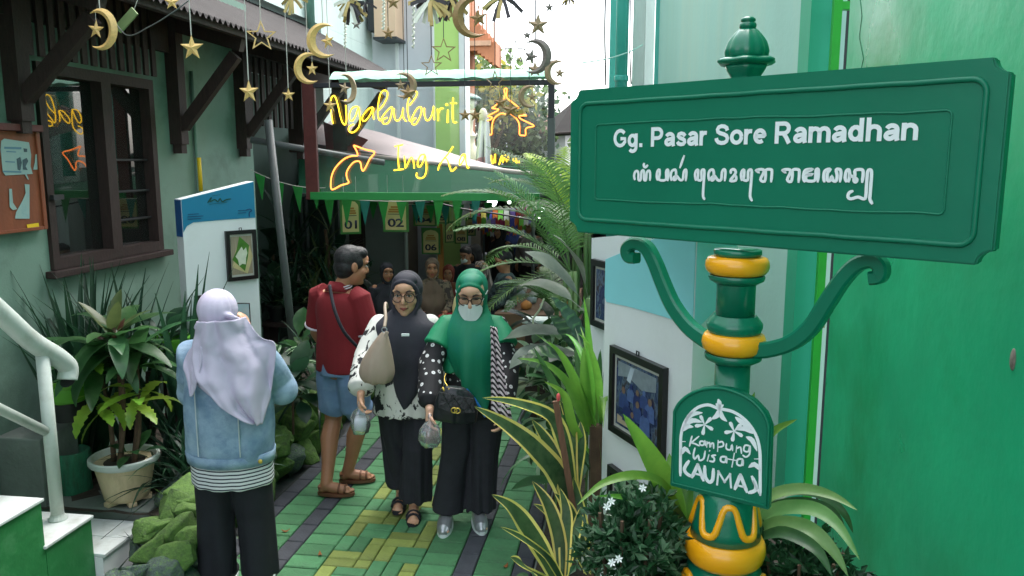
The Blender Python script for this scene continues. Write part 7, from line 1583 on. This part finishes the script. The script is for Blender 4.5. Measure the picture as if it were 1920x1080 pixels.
def carrier(label, p, w, h, fill, fm, rz=0.):
    t = thing('plastic_bag', label, 'bag', p, rz, 'clear bags carried by the walkers')
    b = MB(); b.lathe([(.006, 0), (.012, -.02), (.008, -.035), (w * .35, -.06), (w * .5, -.06 - h * .25), (w * .55, -.06 - h * .7), (w * .42, -.06 - h), (.01, -.065 - h)], 24, (0, 0, 0), 0, lambda a, i, z: 1 + .12 * sin(a * 5 + i)); b.build('film', M['plastic_bag'], t, world=False, smooth=True)
    b = MB(); b.lathe([(w * .34, -.055 - h * .98), (w * .42, -.06 - h * .6), (w * .36, -.06 - h * .28), (.01, -.06 - h * .26)], 20, (0, 0, 0), 0, lambda a, i, z: 1 + .1 * sin(a * 3 + i)); b.build('drink', fm, t, world=False, smooth=True)
carrier('clear bag with a white drink in the hand of the woman in charcoal', at_d(674, 752, 4.60), .10, .13, .5, pmat('white_drink', S(205, 210, 214), .5))
# ------------------------------------------------------------------ woman in emerald green
G = Fig('woman in emerald headscarf with white mask and polka dot sleeves looking down as she walks', (-.90, 4.56, 0), .16, 1.56, .0055, 'skin_f')
G.shz = .785; G.head(yaw=-.06, pitch=.26, shift=(0, -.02, -.022), sc=1.13); G.torso()
rw_ = G.W(at_d(805, 770, 4.42)); lw_ = G.W(at_d(942, 772, 4.38))
for sx, w_, pl in ((-1, rw_, (1, .2, 0)), (1, lw_, (-1, .3, 0))): G.arm(sx, G.sh[sx].lerp(w_, .5) + V(sx * .045, .06, 0), w_, (-.02 * sx, -.25, -1), pl, .8)
G.leg(-1, V(-.11, -.02, .43), V(-.165, -.03, .07), (-.05, -1, 0)); G.leg(1, V(.06, .0, .43), V(.03, .0, .07), (.15, -1, 0)); G.finish(); G.face(lips=False, shut=True); G.glasses(.027, 'rim_dark', .82, .0028)
b = MB(); E = lambda c, r: b.sphere(G.hp(*c), V(*r) * G.hs, 20, 14, M=G.hR)
b.add([G.hp(x, y, z) for (x, y, z) in ((0, -.112, -.012), (-.050, -.086, -.008), (.050, -.086, -.008), (-.070, -.066, -.045), (.070, -.066, -.045), (-.042, -.096, -.098), (.042, -.096, -.098), (0, -.124, -.045), (0, -.108, -.114))], [(0, 7, 3, 1), (0, 2, 4, 7), (7, 8, 5, 3), (7, 4, 6, 8)])
mk = b.build('face_mask', M['mask_white'], G.t, world=False)
for v in (1,):
    sm_ = mk.modifiers.new('sub', 'SUBSURF'); sm_.levels = sm_.render_levels = 2; so = mk.modifiers.new('sol', 'SOLIDIFY'); so.thickness = .004
b = MB()
for sx in (-1, 1): b.tube([G.hp(sx * .058, -.064, -.02), G.hp(sx * .074, -.03, .01), G.hp(sx * .086, .02, .02)], .002, 5)
b.build('mask_loop', M['mask_white'], G.t, world=False)
b = MB()
for sx, w_ in ((-1, rw_), (1, lw_)):
    el = G.sh[sx].lerp(w_, .5) + V(sx * .045, .06, 0); e_ = w_ + (el - w_) * .2; b.tube([G.sh[sx], G.sh[sx].lerp(el, .5), el, el.lerp(e_, .5), e_, w_ + (el - w_) * .08], [.062, .068, .072, .074, .066, .036], 16); b.sphere(G.sh[sx], .064, 12, 8)
eloft(b, [(V(0, .01, .68), .17, .13), (V(0, .01, .85), .165, .125), (V(0, .012, 1.05), .165, .12), (V(0, .012, 1.22), .16, .10), (V(0, .012, 1.28), .08, .065)])
fuse('blouse', b, .007, M['dots'], G.t, 5, folds(.006, .006, 8, (20, 20, 10), 12, (0, 0), 1.2, .7))
b = MB(); hood(G, b, chin=-.118)
eloft(b, [(V(0, .02, 1.40), .09, .07), (V(0, .015, 1.345), .096, .082), (V(0, -.012, 1.29), .122, .105), (V(0, -.02, 1.24), .150, .132), (V(0, -.03, 1.18), .168, .145), (V(.0, -.05, 1.10), .155, .14), (V(.01, -.08, 1.0), .128, .11), (V(.02, -.105, .92), .10, .085), (V(.045, -.135, .84), .070, .058), (V(.065, -.165, .78), .042, .032), (V(.08, -.18, .72), .012, .012)])
fuse('headscarf', b, .006, M['emerald'], G.t, 4, folds(.006, .018, 6, (13, 13, 5), 15, (0, 0), 1.26, .95))
b = MB()
for sx in (-1, 1):
    c = G.sh[sx]; el = c.lerp(rw_ if sx < 0 else lw_, .5) + V(sx * .06, .05, 0); b.tube([c + V(-sx * .09, 0, .03), c + V(-sx * .02, 0, .006), c.lerp(el, .25), c.lerp(el, .46), c.lerp(el, .54)], [.05, .074, .08, .083, .086], 20)
eloft(b, [(V(0, .012, 1.29), .08, .07), (V(0, .012, 1.255), .14, .095), (V(0, .01, 1.18), .172, .12), (V(0, .008, 1.08), .178, .132), (V(0, .006, 1.02), .184, .14), (V(0, .004, .97), .190, .144)])
fuse('cape', b, .006, M['emerald2'], G.t, 5, folds(.007, .018, 9, (16, 16, 8), 17, (0, 0), 1.3, .95))
b = MB(); b.tube(smoothpath([V(-.03, -.19, .90), V(.02, -.20, .84), V(.055, -.205, .785), V(.08, -.198, .735)], 4), [.008] * 13, 6); b.build('blue_hem', pmat('blue_hem', S(20, 110, 180), .7), G.t, world=False, smooth=True)
b = MB()
for sx, kn, an in ((-1, V(-.112, -.01, .43), V(-.165, -.02, .09)), (1, V(.062, .0, .43), V(.035, .0, .09))):
    b.tube([V(sx * .07, .01, .86), V(sx * .085, .01, .68), kn, kn.lerp(an, .6), an], [.10, .104, .088, .09, .098], 22)
fuse('trousers', b, .007, M['black_cloth'], G.t, 3, folds(.005, .012, 9, (16, 16, 5), 19, (0, 0), .8, .15))
def shoe(F, an, toe, mat_):
    d = V(toe[0], toe[1], 0).normalized(); c = V(an[0], an[1], 0); b = MB(); b.tube([c - d * .055 + V(0, 0, .045), c + d * .02 + V(0, 0, .05), c + d * .10 + V(0, 0, .042), c + d * .155 + V(0, 0, .033), c + d * .18 + V(0, 0, .028)], [.036, .044, .046, .040, .024], 14); b.sphere(c - d * .05 + V(0, 0, .042), .038, 12, 8); b.sphere(c + d * .165 + V(0, 0, .03), .03, 12, 8)
    o = fuse('shoe', b, .006, mat_, F.t, 2); b = MB(); pts = [c + d * (.06 + .135 * cos(a)) + d.cross(V(0, 0, 1)) * (.048 * sin(a)) for a in [2 * pi * i / 20 for i in range(20)]]; b.prism(pts, (0, 0, .022)); b.build('sole', M['mask_white'], o, world=False)
shoe(G, V(-.165, -.03, .07), (-.05, -1), M['silver']); shoe(G, V(.03, .0, .07), (.15, -1), M['silver'])
hb_ = at_d(856, 755, 4.28); hbag = thing('handbag', 'black quilted handbag with a gold clasp slung before the woman in emerald', 'bag', hb_, .2, rot=(0, radians(8), .2))
b = MB(); eloft(b, [(V(0, 0, -.105), .105, .035), (V(0, 0, -.09), .118, .045), (V(0, 0, -.02), .115, .048), (V(-.01, 0, .05), .092, .04), (V(-.02, 0, .085), .05, .026)]); fuse('body', b, .005, M['leather_black'], hbag, 3, folds(.003, .003, 6, (40, 40, 40), 22, (0, 0), .1, -.1))
b = MB(); b.prism([V(-.098, -.046, .06), V(.085, -.046, .045), V(.10, -.054, -.025), V(.0, -.058, -.045), V(-.095, -.054, -.02)], (0, .012, 0)); fl_ = b.build('flap', M['leather_black'], hbag, world=False)
for (xa, za, xb, zb__) in ((-.08, .055, -.01, -.04), (-.03, .052, .05, -.035), (.03, .05, .09, -.02), (-.01, .052, -.085, -.018), (.05, .047, -.03, -.038), (.085, .04, .03, -.038)):
    b = MB(); b.tube([V(xa, -.053, za), V(xb, -.060, zb__)], .002, 4); b.build('seam', M['black'], fl_, world=False)
b = MB()
for q in (-.009, .009): b.tube([V(q + .015 * cos(a), -.063, -.024 + .014 * sin(a)) for a in [2 * pi * i / 14 for i in range(14)]], .0035, 6, close=True)
b.build('clasp', M['goldm'], hbag, world=False, smooth=True, kind='stuff')
b = MB(); p0 = V(-.06, 0, .085); p1 = loc(hbag, at_d(836, 700, 4.36)); b.tube(smoothpath([p0, p0.lerp(p1, .5) + V(-.012, -.01, 0), p1], 8), [.003 if i % 2 else .002 for i in range(17)], 5); b.tube([V(-.085 + .012 * i, -.02, .08 - .018 * (i % 3)) for i in range(6)], .006, 5); b.build('chain', M['goldm'], hbag, world=False, smooth=True, kind='stuff')
carrier('clear bag of brown snacks in the right hand of the woman in emerald', at_d(806, 776, 4.38), .11, .12, .4, pmat('snack', S(110, 84, 74), .7, .3, 40), .3)
sc_ = thing('striped_scarf', 'black and pale striped cloth hanging over the left arm of the woman in emerald', 'scarf', at_d(945, 700, 4.36))
def scf(u, v): p = at_d(919 + 12 * u, 612, 4.33).lerp(at_d(922 + 40 * u, 792 - 10 * u, 4.26), v ** 1.1); return p + V(0, .014 * sin(u * 14 + v * 3) - .02 * u, 0)
b = MB(); b.grid(scf, 16, 24); o = b.build('cloth', M['scarf_stripe'], sc_, smooth=True); so = o.modifiers.new('s', 'SOLIDIFY'); so.thickness = .004
# ------------------------------------------------------------------ man in red
MN = Fig('man in dark red polo and denim shorts seen from behind, head turned to the right', (-1.86, 4.98, 0), facing(.32, .95), 1.64, .006, 'skin_d')
MN.head(yaw=-.52, pitch=.16, shift=tuple(MN.t.rotation_euler.to_matrix().inverted() @ V(.075, .0, -.005)), sc=1.06, ears=True); MN.torso()
for sx, el, wr in ((-1, V(-.23, -.02, 1.03), V(-.24, -.13, .83)), (1, V(.25, -.03, 1.04), V(.24, -.16, .84))): MN.arm(sx, el, wr, (0, -.35, -1), (-sx, 0, 0), .5)
fa, fb = MN.W(at_z(612, 922, .03)), MN.W(at_z(652, 898, .03))
MN.leg(1, V(.10, .0, .46), V(fa.x, fa.y, .08), MN.W(Vector(MN.t.location) + V(1, .1, 0)), r=(.078, .056, .038)); MN.leg(-1, V(-.09, -.06, .46), V(fb.x, fb.y, .08), MN.W(Vector(MN.t.location) + V(1, .25, 0)), r=(.078, .056, .038)); MN.finish(); MN.face(lips=False)
b = MB(); E = lambda c, r: b.sphere(MN.hp(*c), V(*r) * MN.hs, 20, 14, M=MN.hR); E((0, .024, .046), (.081, .094, .084)); E((0, .042, -.005), (.076, .070, .066)); E((0, .05, -.04), (.06, .05, .04)); E((-.066, .006, .028), (.014, .05, .042)); E((.066, .006, .028), (.014, .05, .042)); E((0, -.03, .085), (.066, .056, .042))
fuse('hair', b, .0045, M['hair'], MN.t, 2, folds(.003, 0, 9, (90, 90, 60), 4))
b = MB(); eloft(b, [(V(0, .015, .82), .185, .14), (V(0, .015, .90), .18, .138), (V(0, .015, 1.05), .175, .13), (V(0, .015, 1.2), .185, .13), (V(0, .015, 1.30), .17, .11), (V(0, .015, 1.35), .10, .08)])
for sx, el in ((-1, V(-.23, -.02, 1.03)), (1, V(.25, -.03, 1.04))): b.tube([MN.sh[sx] + V(-sx * .04, 0, .01), MN.sh[sx], MN.sh[sx].lerp(el, .5), MN.sh[sx].lerp(el, .80)], [.07, .078, .076, .078], 16)
fuse('polo_shirt', b, .007, M['red_polo'], MN.t, 5, folds(.011, .004, 5, (15, 15, 13), 25, (0, 0), 1.2, .8))
M['white_trim'] = pmat('white_trim', S(214, 206, 214), .7)
for sx, el in ((-1, V(-.23, -.02, 1.03)), (1, V(.25, -.03, 1.04))):
    a_1 = MN.sh[sx].lerp(el, .79); a_2 = MN.sh[sx].lerp(el, .83); b = MB(); b.tube([a_1, a_2], .0805, 18); b.build('sleeve_band', M['white_trim'], MN.t, world=False, smooth=True)
b = MB(); b.tube([V(0, .02, 1.345), V(0, .014, 1.375), V(0, .006, 1.405)], [.092, .078, .066], 20); b.build('collar', M['red_polo'], MN.t, world=False, smooth=True)
for zz_, rr_ in ((1.392, .0745), (1.378, .080)):
    b = MB(); b.tube([V(rr_ * cos(a), .010 + rr_ * .97 * sin(a), zz_ - .012 * sin(a)) for a in [2 * pi * i / 24 for i in range(24)]], .005, 6, close=True); b.build('collar_stripe', M['white_trim'], MN.t, world=False, smooth=True)
b = MB()
for sx, kn in ((1, V(.10, .0, .46)), (-1, V(-.09, -.06, .46))): b.tube([V(sx * .07, .01, .90), V(sx * .085, .01, .75), V(sx * .08, .01, .62).lerp(kn, .3), kn + V(0, 0, .07)], [.10, .112, .102, .098], 20)
b.tube([V(0, .012, .93), V(0, .012, .80)], [.14, .15], 20); fuse('shorts', b, .007, M['denim_short'], MN.t, 4, folds(.006, .003, 7, (22, 22, 16), 28, (0, 0), .9, .5))
for an, dd in ((V(fa.x, fa.y, .08), (1, .1, 0)), (V(fb.x, fb.y, .08), (1, .25, 0))):
    tv = MN.W(Vector(MN.t.location) + Vector(dd)); sandal(MN, an, (tv.x, tv.y), M['brown_leather'])
b = MB(); b.tube(smoothpath([MN.W(at_d(618, 535, 4.98)), MN.W(at_d(627, 580, 4.90)), MN.W(at_d(645, 622, 4.89)), MN.W(at_d(672, 652, 4.98))], 6), .011, 6); tag(b.build('bag_strap', M['navy_cloth'], MN.t, world=False, smooth=True))
# ------------------------------------------------------------------ woman in lilac photographing
wp = at_d(433, 800, 4.02); LW = Fig('woman in lilac headscarf and denim jacket seen from behind holding up a phone', (wp.x, wp.y, 0), pi + .10, 1.56, .0055, 'skin')
LW.head(yaw=.0, pitch=.04, shift=(.03, -.01, 0), sc=1.04); LW.torso((0, .0))
ph = LW.W(at_d(460, 592, 4.32))
el_r, wr_r = V(-.24, -.10, 1.05), ph + V(-.015, .03, -.10); el_l, wr_l = V(.235, -.12, 1.02), ph + V(.13, .05, -.10)
LW.arm(-1, el_r, wr_r, (.1, -.1, 1), (.9, -.2, 0), .5); LW.arm(1, el_l, wr_l, (-.4, -.1, 1), (-.9, -.2, 0), .5)
LW.leg(-1, V(-.09, .0, .43), V(-.10, .0, .07), (0, -1, 0)); LW.leg(1, V(.09, .0, .43), V(.10, .0, .07), (0, -1, 0)); LW.finish()
phn = thing('phone', 'dark phone held up beside the lilac headscarf', 'phone', at_d(457, 594, 4.36), LW.t.rotation_euler.z)
b = MB(); b.box((0, 0, 0), (.075, .009, .155), bev=.003); b.build('case', M['black'], phn, world=False); b = MB(); b.span((-.034, .0046, -.072), (.034, .0052, .072)); b.build('screen', pmat('phone_screen', S(60, 80, 90), .15, emit=S(90, 110, 110), estr=.3), phn, world=False)
b = MB(); eloft(b, [(V(.0, .01, .735), .208, .155), (V(0, .01, .80), .218, .163), (V(0, .01, .88), .22, .165), (V(0, .012, .98), .218, .16), (V(0, .012, 1.12), .205, .15), (V(0, .012, 1.24), .19, .125), (V(0, .012, 1.30), .11, .085)])
for sx, el, wr in ((-1, el_r, wr_r), (1, el_l, wr_l)): b.tube([LW.sh[sx] + V(-sx * .05, 0, .0), LW.sh[sx], LW.sh[sx].lerp(el, .5), el, el.lerp(wr, .4), el.lerp(wr, .82)], [.08, .088, .086, .082, .068, .05], 18); b.sphere(el, .082, 14, 10)
jk = fuse('denim_jacket', b, .007, M['denim'], LW.t, 4, folds(.013, .005, 6, (20, 20, 26), 33, (0, 0), 1.2, .8))
b = MB(); n_ = 40; b.add([V((.209 + .007 * (z_ > .75)) * cos(a) * (1 + .012 * sin(7 * a)), .01 + (.155 + .005 * (z_ > .75)) * sin(a) * (1 + .012 * sin(5 * a)), z_) for z_ in (.715, .77) for a in [2 * pi * i / n_ for i in range(n_)]], [(i, (i + 1) % n_, n_ + (i + 1) % n_, n_ + i) for i in range(n_)])
wb = b.build('waistband', M['denim'], jk, world=False, smooth=True); so = wb.modifiers.new('s', 'SOLIDIFY'); so.thickness = .008; so.offset = 1
M['stitch'] = pmat('stitch', S(196, 204, 208), .8)
for x_ in (-.105, .10):
    b = MB(); b.tube([V(x_, .012 + .158 * sqrt(1 - (x_ / .225) ** 2) + .012, z_) for z_ in [.78 + .05 * i for i in range(9)]], .003, 4); b.build('seam', M['stitch'], jk, world=False)
b = MB(); b.sphere(V(-.185, .118, .742), (.012, .006, .012), 10, 6); b.build('button', M['goldm'], jk, world=False)
b = MB(); eloft(b, [(V(.0, .01, .60), .206, .156), (V(0, .01, .68), .206, .156), (V(0, .01, .77), .198, .148)], 40); fuse('striped_tee', b, .007, M['tee_stripe'], LW.t, 2, folds(.004, .004, 9, (14, 14, 24), 37, (0, 0), .80, .60))
b = MB()
for sx in (-1, 1): b.tube([V(sx * .075, .012, .74), V(sx * .092, .012, .60), V(sx * .10, .0, .42), V(sx * .112, 0, .09)], [.098, .102, .094, .09], 22)
fuse('trousers', b, .008, M['navy_cloth'], LW.t, 3, folds(.004, .012, 8, (16, 16, 5), 41, (0, 0), .7, .1))
for sx in (-1, 1): shoe(LW, V(sx * .10, 0, .07), (0, -1), M['black_cloth'])
b = MB(); hood(LW, b, False); E = lambda c, r: b.sphere(LW.hp(*c), V(*r) * LW.hs, 20, 14, M=LW.hR); E((0, .030, .035), (.094, .106, .098))
lw = lambda px, py, d: LW.W(at_d(px, py, d))
# knot band round the skull, then the triangular cloth over the back
b.tube(smoothpath([lw(368, 615, 3.93), lw(383, 596, 3.86), lw(410, 589, 3.84), lw(440, 596, 3.87), lw(460, 612, 3.95)], 4), .014, 8)
fuse('headscarf', b, .0055, M['lilac'], LW.t, 3, folds(.003, .004, 10, (30, 30, 8), 44, (0, .03), 1.6, 1.3))
def drape(px, py): return lw(px, py, 3.78)
def backsurf(pt, lift=0.):      # push a point out to the back of jacket and skull so that the cloth lies on them
    z = pt.z; r_x = float(np.interp(z, (.9, 1.1, 1.22, 1.30, 1.38, 1.5), (.245, .238, .215, .17, .13, .125))); r_y = float(np.interp(z, (.9, 1.1, 1.22, 1.30, 1.38, 1.5), (.192, .185, .165, .145, .132, .13)))
    q = min(.985, abs(pt.x / r_x)); return V(pt.x, .012 + r_y * sqrt(1 - q * q) + lift, z)
def tri(L_, R_, n1=36, n2=40, lift=.004, seed=0., amp=.012, kf=5):
    """cloth between two edge polylines given in picture rows"""
    Lp, Rp = smoothpath([drape(*p) for p in L_], 8), smoothpath([drape(*p) for p in R_], 8)
    g_ = lambda P, v: P[min(len(P) - 1, int(v * (len(P) - 1)))].lerp(P[min(len(P) - 1, int(v * (len(P) - 1)) + 1)], v * (len(P) - 1) - int(v * (len(P) - 1)))
    def f(u, v):
        p = g_(Lp, v).lerp(g_(Rp, v), u); q = backsurf(p, lift + .010); q.y += amp * 1.3 * (.3 + .9 * v) * sin(u * kf * 3.14 + seed + 1.5 * v) + .5 * amp * sin(u * kf * 7.3 + 5 * v + seed) + .35 * amp * sin(u * 9 - v * 13 + seed) + .012 * fbm((p.x * 14, p.z * 9, seed)) * 2; return q
    b = MB(); b.grid(f, n1, n2); return b
for nm, b_ in (('scarf_fall', tri([(374, 600), (362, 650), (372, 700), (395, 730), (430, 770), (470, 800)], [(448, 600), (478, 640), (504, 652), (502, 700), (490, 760), (480, 806)], lift=.036, seed=.5, kf=3.2)),
               ('scarf_corner', tri([(368, 640), (346, 668), (341, 690), (352, 715), (356, 738)], [(385, 650), (382, 690), (378, 700), (372, 725), (362, 742)], 14, 20, .034, 2., .005, 2)),
               ('scarf_under_layer', tri([(352, 690), (366, 718), (395, 742), (430, 770), (462, 796)], [(420, 660), (450, 700), (470, 740), (480, 775), (470, 798)], 24, 24, .010, 3.1, .006, 3))):
    o = b_.build(nm, M['lilac'], LW.t, world=False, smooth=True); so = o.modifiers.new('s', 'SOLIDIFY'); so.thickness = .003
# ------------------------------------------------------------------ people in the market, simpler builds
def bystander(label, loc_, rz, H, top, bottom, cover=None, skin='skin_d', arms=None, mask=False, lean=(0, 0), pitch=.1, yaw=0., sandals='brown_leather', long=False):
    F = Fig(label, loc_, rz, H, .010, skin); F.head(yaw=yaw, pitch=pitch, shift=(lean[0] * 1.3, lean[1] * 1.3, -abs(lean[1]) * .15), sc=1.02, ears=cover is None); F.torso(lean)
    arms = arms or {-1: (V(-.25, .02, 1.03), V(-.24, -.06, .80)), 1: (V(.25, .02, 1.03), V(.24, -.06, .80))}; k = F.k
    for sx, (el, wr) in arms.items(): F.arm(sx, el * k, wr * k, wr - el, (-sx, 0, .2), .5)
    for sx in (-1, 1): F.leg(sx, V(sx * .085, -.01, .44) * k, V(sx * .09, .02, .075) * k, (sx * .1, -1, 0))
    F.finish(); F.face(lips=not mask)
    b = MB(); ln = lambda f: V(lean[0] * max(0, f - .5) / .35, lean[1] * max(0, f - .5) / .35, 0); zb = .30 if long else .48
    eloft(b, [(V(0, .01, F.z(zb)), .18 * k, .14 * k), (V(0, .01, F.z(.56)) + ln(.56), .168 * k, .13 * k), (V(0, .012, F.z(.66)) + ln(.66), .165 * k, .125 * k), (V(0, .012, F.z(.76)) + ln(.76), .18 * k, .125 * k), (V(0, .012, F.z(.81)) + ln(.81), .165 * k, .105 * k), (V(0, .012, F.z(.84)) + ln(.84), .09 * k, .075 * k)])
    for sx, (el, wr) in arms.items(): b.tube([F.sh[sx], F.sh[sx].lerp(el * k, .5), el * k, (el * k).lerp(wr * k, .8)], [.072 * k, .07 * k, .062 * k, .046 * k], 12); b.sphere(el * k, .062 * k, 10, 8)
    fuse('top', b, .010, top, F.t, 3, folds(.007, .004, 7, (16, 16, 10), H * 7, (0, 0), 1.2, .6))
    b = MB()
    for sx in (-1, 1): b.tube([V(sx * .07, .01, .84) * k, V(sx * .085, .01, .66) * k, V(sx * .088, 0, .44) * k, V(sx * .092, .015, .12) * k], [x * k for x in (.10, .105, .085, .08)], 14)
    fuse('trousers', b, .010, bottom, F.t, 3, folds(.004, .004, 9, (16, 16, 6), 5, (0, 0), .8, .1))
    b = MB()
    if cover:
        hood(F, b); z_ = F.hc.z
        eloft(b, [(V(F.hc.x, F.hc.y, z_ - .12), .085 * k, .085 * k), (ln(.8) + V(0, -.01, z_ - .19), .14 * k, .12 * k), (ln(.78) + V(0, 0, z_ - .25), .2 * k, .145 * k), (ln(.72) + V(0, -.03, z_ - .35), .175 * k, .15 * k), (ln(.66) + V(0, -.06, z_ - .46), .12 * k, .10 * k)]); fuse('headscarf', b, .009, cover, F.t, 3, folds(.003, .006, 7, (14, 14, 7), 6, (0, 0), 1.3, .9))
    else:
        E = lambda c, r: b.sphere(F.hp(*c), V(*r) * F.hs, 16, 12, M=F.hR); E((0, .026, .048), (.083, .096, .084)); E((0, .045, .0), (.074, .066, .06)); E((0, -.03, .088), (.066, .056, .042)); fuse('hair', b, .008, M['hair'], F.t, 2, folds(.003, 0, 9, (90, 90, 60), 4))
    if mask:
        b = MB(); b.sphere(F.hp(0, -.062, -.045), V(.055, .044, .042) * F.hs, 12, 8, M=F.hR); b.build('face_mask', M['mask_white'], F.t, world=False, smooth=True)
    for sx in (-1, 1): sandal(F, V(sx * .09, .02, .075) * k, (sx * .1, -1), M[sandals])
    return F
plain = lambda n, c: pmat(n, c, .85, .12, 8)
reach = {-1: (V(-.22, -.12, 1.03), V(-.14, -.34, .96)), 1: (V(.22, -.12, 1.03), V(.14, -.34, .96))}
def stand(px, d): q = at_d(px, 600, d); return (q.x, q.y, 0)
bystander('woman in brown headscarf and batik tunic standing behind the two walkers', stand(812, 7.9), .25, 1.25, M['batik'], plain('olive_trousers', S(70, 66, 56)), plain('brown_scarf', S(104, 88, 72)), arms=reach)
bystander('woman all in black half hidden left of the charcoal headscarf', stand(728, 7.8), .5, 1.22, M['black_cloth'], M['black_cloth'], M['black_cloth'], long=True)
bystander('young man in black with a white face mask leaning over the stall', stand(880, 9.2), -.3, 1.24, plain('black_tee', S(30, 32, 36)), M['black_cloth'], None, mask=True, lean=(0, -.05), arms=reach, pitch=.3)
bystander('shopper in pale striped sleeves reaching down to the stall table', stand(912, 9.5), -.9, 1.24, stripemat('pale_stripe', S(120, 108, 104), S(204, 186, 180), 10, 'X', .4), M['black_cloth'], plain('black_scarf2', S(36, 34, 36)), lean=(0, -.12), arms={-1: (V(-.22, -.2, 1.0), V(-.16, -.42, .86)), 1: (V(.22, -.2, 1.0), V(.16, -.42, .86))}, pitch=.4)
bystander('man in dark camouflage jacket standing right of the woman in emerald', stand(946, 7.9), facing(-.9, -.35), 1.32, M['camo'], plain('dark_jeans', S(34, 44, 58)), None, arms={-1: (V(-.22, -.1, 1.03), V(-.16, -.32, .93)), 1: (V(.23, -.1, 1.03), V(.15, -.32, .93))}, pitch=.25)
bystander('child in a rust red headscarf behind the batik tunic', stand(842, 8.4), .1, 1.12, plain('rust_top', S(120, 66, 44)), M['black_cloth'], plain('rust_scarf', S(124, 52, 40)))
bystander('person in blue far down the market lane by the white goods', stand(968, 13), .2, 1.32, plain('blue_top', S(64, 86, 150)), M['black_cloth'], plain('blue_scarf', S(74, 94, 156)))
bystander('person in a pale headscarf farthest down the market lane', stand(993, 12.2), -.4, 1.3, plain('grey_top', S(150, 140, 140)), M['black_cloth'], plain('pale_scarf', S(176, 164, 166)))
bystander('person in dark clothes in the shade beside the blue figure', stand(938, 11.0), -.6, 1.35, plain('dark_top', S(40, 38, 42)), M['black_cloth'], plain('dark_scarf', S(36, 34, 38)))
# ---- stall tables and goods
def table(label, c, w, dpt, h, cloth):
    t = thing('stall_table', label, 'table', (c[0], c[1], 0)); b = MB(); b.span((c[0] - w / 2, c[1] - dpt / 2, h - .03), (c[0] + w / 2, c[1] + dpt / 2, h)); b.build('tabletop', M['dark_timber'], t)
    for ax in (-1, 1):
        for ay in (-1, 1): b = MB(); b.span((c[0] + ax * (w / 2 - .04) - .02, c[1] + ay * (dpt / 2 - .04) - .02, 0), (c[0] + ax * (w / 2 - .04) + .02, c[1] + ay * (dpt / 2 - .04) + .02, h - .031)); b.build('leg', M['dark_timber'], t)
    b = MB(); b.cells([c[0] - w / 2 - .012, c[0] - w / 2 - .006, c[0] + w / 2 + .006, c[0] + w / 2 + .012], [c[1] - dpt / 2 - .012, c[1] - dpt / 2 - .006, c[1] + dpt / 2 + .006, c[1] + dpt / 2 + .012], [h - .32, h + .002, h + .006], lambda i, j, k: k == 1 or (i != 1 or j != 1)); tag(b.build('tablecloth', cloth), 'cloth over the ' + label, 'tablecloth'); return t
q = at_d(975, 540, 7.6); table('stall table with white parcels by the palm on the right', (q.x + .15, q.y + .6), .7, 1.6, .78, plain('cloth_brown', S(110, 84, 64)))
rg = random.Random(4); gm = [plain('parcel_white', S(210, 208, 200)), plain('parcel_orange', S(196, 130, 70)), plain('parcel_clear', S(150, 160, 160))]
for i in range(14):
    x, y = q.x - .1 + .17 * (i % 4) + rg.uniform(-.02, .02), q.y + .05 + .32 * (i // 4); b = MB(); b.lathe([(.03, 0), (.05, .01), (.055, .05), (.03, .075), (.008, .085)], 10, (x, y, .787), 0, lambda a, i_, z: 1 + .08 * sin(3 * a)); tag(b.build('food_parcel', gm[i % 3], smooth=True), ['small white wrapped', 'small orange wrapped', 'small clear wrapped'][i % 3] + ' food parcel on the right stall table', 'parcel', 'food parcels on the right stall table')
q = at_d(845, 590, 7.5); table('low stall table with a red tray in front of the batik tunic', (q.x, q.y + .0), .7, .4, .7, plain('cloth_dark', S(50, 56, 52)))
b = MB(); b.lathe([(.09, 0), (.13, .01), (.15, .05), (.14, .05), (.12, .015), (.01, .012)], 24, (q.x + .03, q.y + .02, .707)); tag(b.build('red_tray', plain('red_tray', S(150, 40, 44)), auto=40), 'round red tray on the low stall table', 'tray')
b = MB(); b.lathe([(.035, 0), (.04, .1), (.02, .2), (.004, .22)], 14, (q.x + .05, q.y + .02, .722)); tag(b.build('paper_cone', plain('paper_cone', S(220, 206, 150)), smooth=True), 'white and yellow paper cone standing in the red tray', 'cone')
q = at_d(1010, 560, 6.4); tr_ = thing('white_tray', 'white foam trays on a stand by the fern on the right', 'tray', (q.x, q.y, .9)); b = MB(); b.box((q.x, q.y, .93), (.25, .18, .03), bev=.01); b.build('dish', M['mask_white'], tr_); b = MB(); b.span((q.x - .1, q.y - .07, 0), (q.x + .1, q.y + .07, .914)); b.build('stand', M['dark_timber'], tr_)

# ---- litter on the paving
for i, (px, py, rz_, lab) in enumerate(((536, 996, .4, 'small orange brown fallen leaf beside the trousers of the woman in denim'), (948, 1062, 1.2, 'dry brown curled leaf near the lower yellow edged plant'), (600, 1040, 2.0, 'tiny dry leaf on the left black paver strip'), (905, 905, .2, 'tiny dry leaf right of the silver shoes'))):
    c_ = at_z(px, py, .006); b = MB(); b.grid(lambda u, v: c_ + Euler((0, 0, rz_)).to_matrix() @ V((u - .5) * .05, (v - .5) * .022 * sin(pi * min(1, u * .9 + .08)), .012 * (u - .5) ** 2 * 4 + .004 * sin(v * 3.1)), 6, 4); tag(b.build('fallen_leaf', pmat('dry_leaf', S(140, 88, 44), .8, .25, 60), smooth=True), lab, 'leaf', 'fallen leaves on the paving')
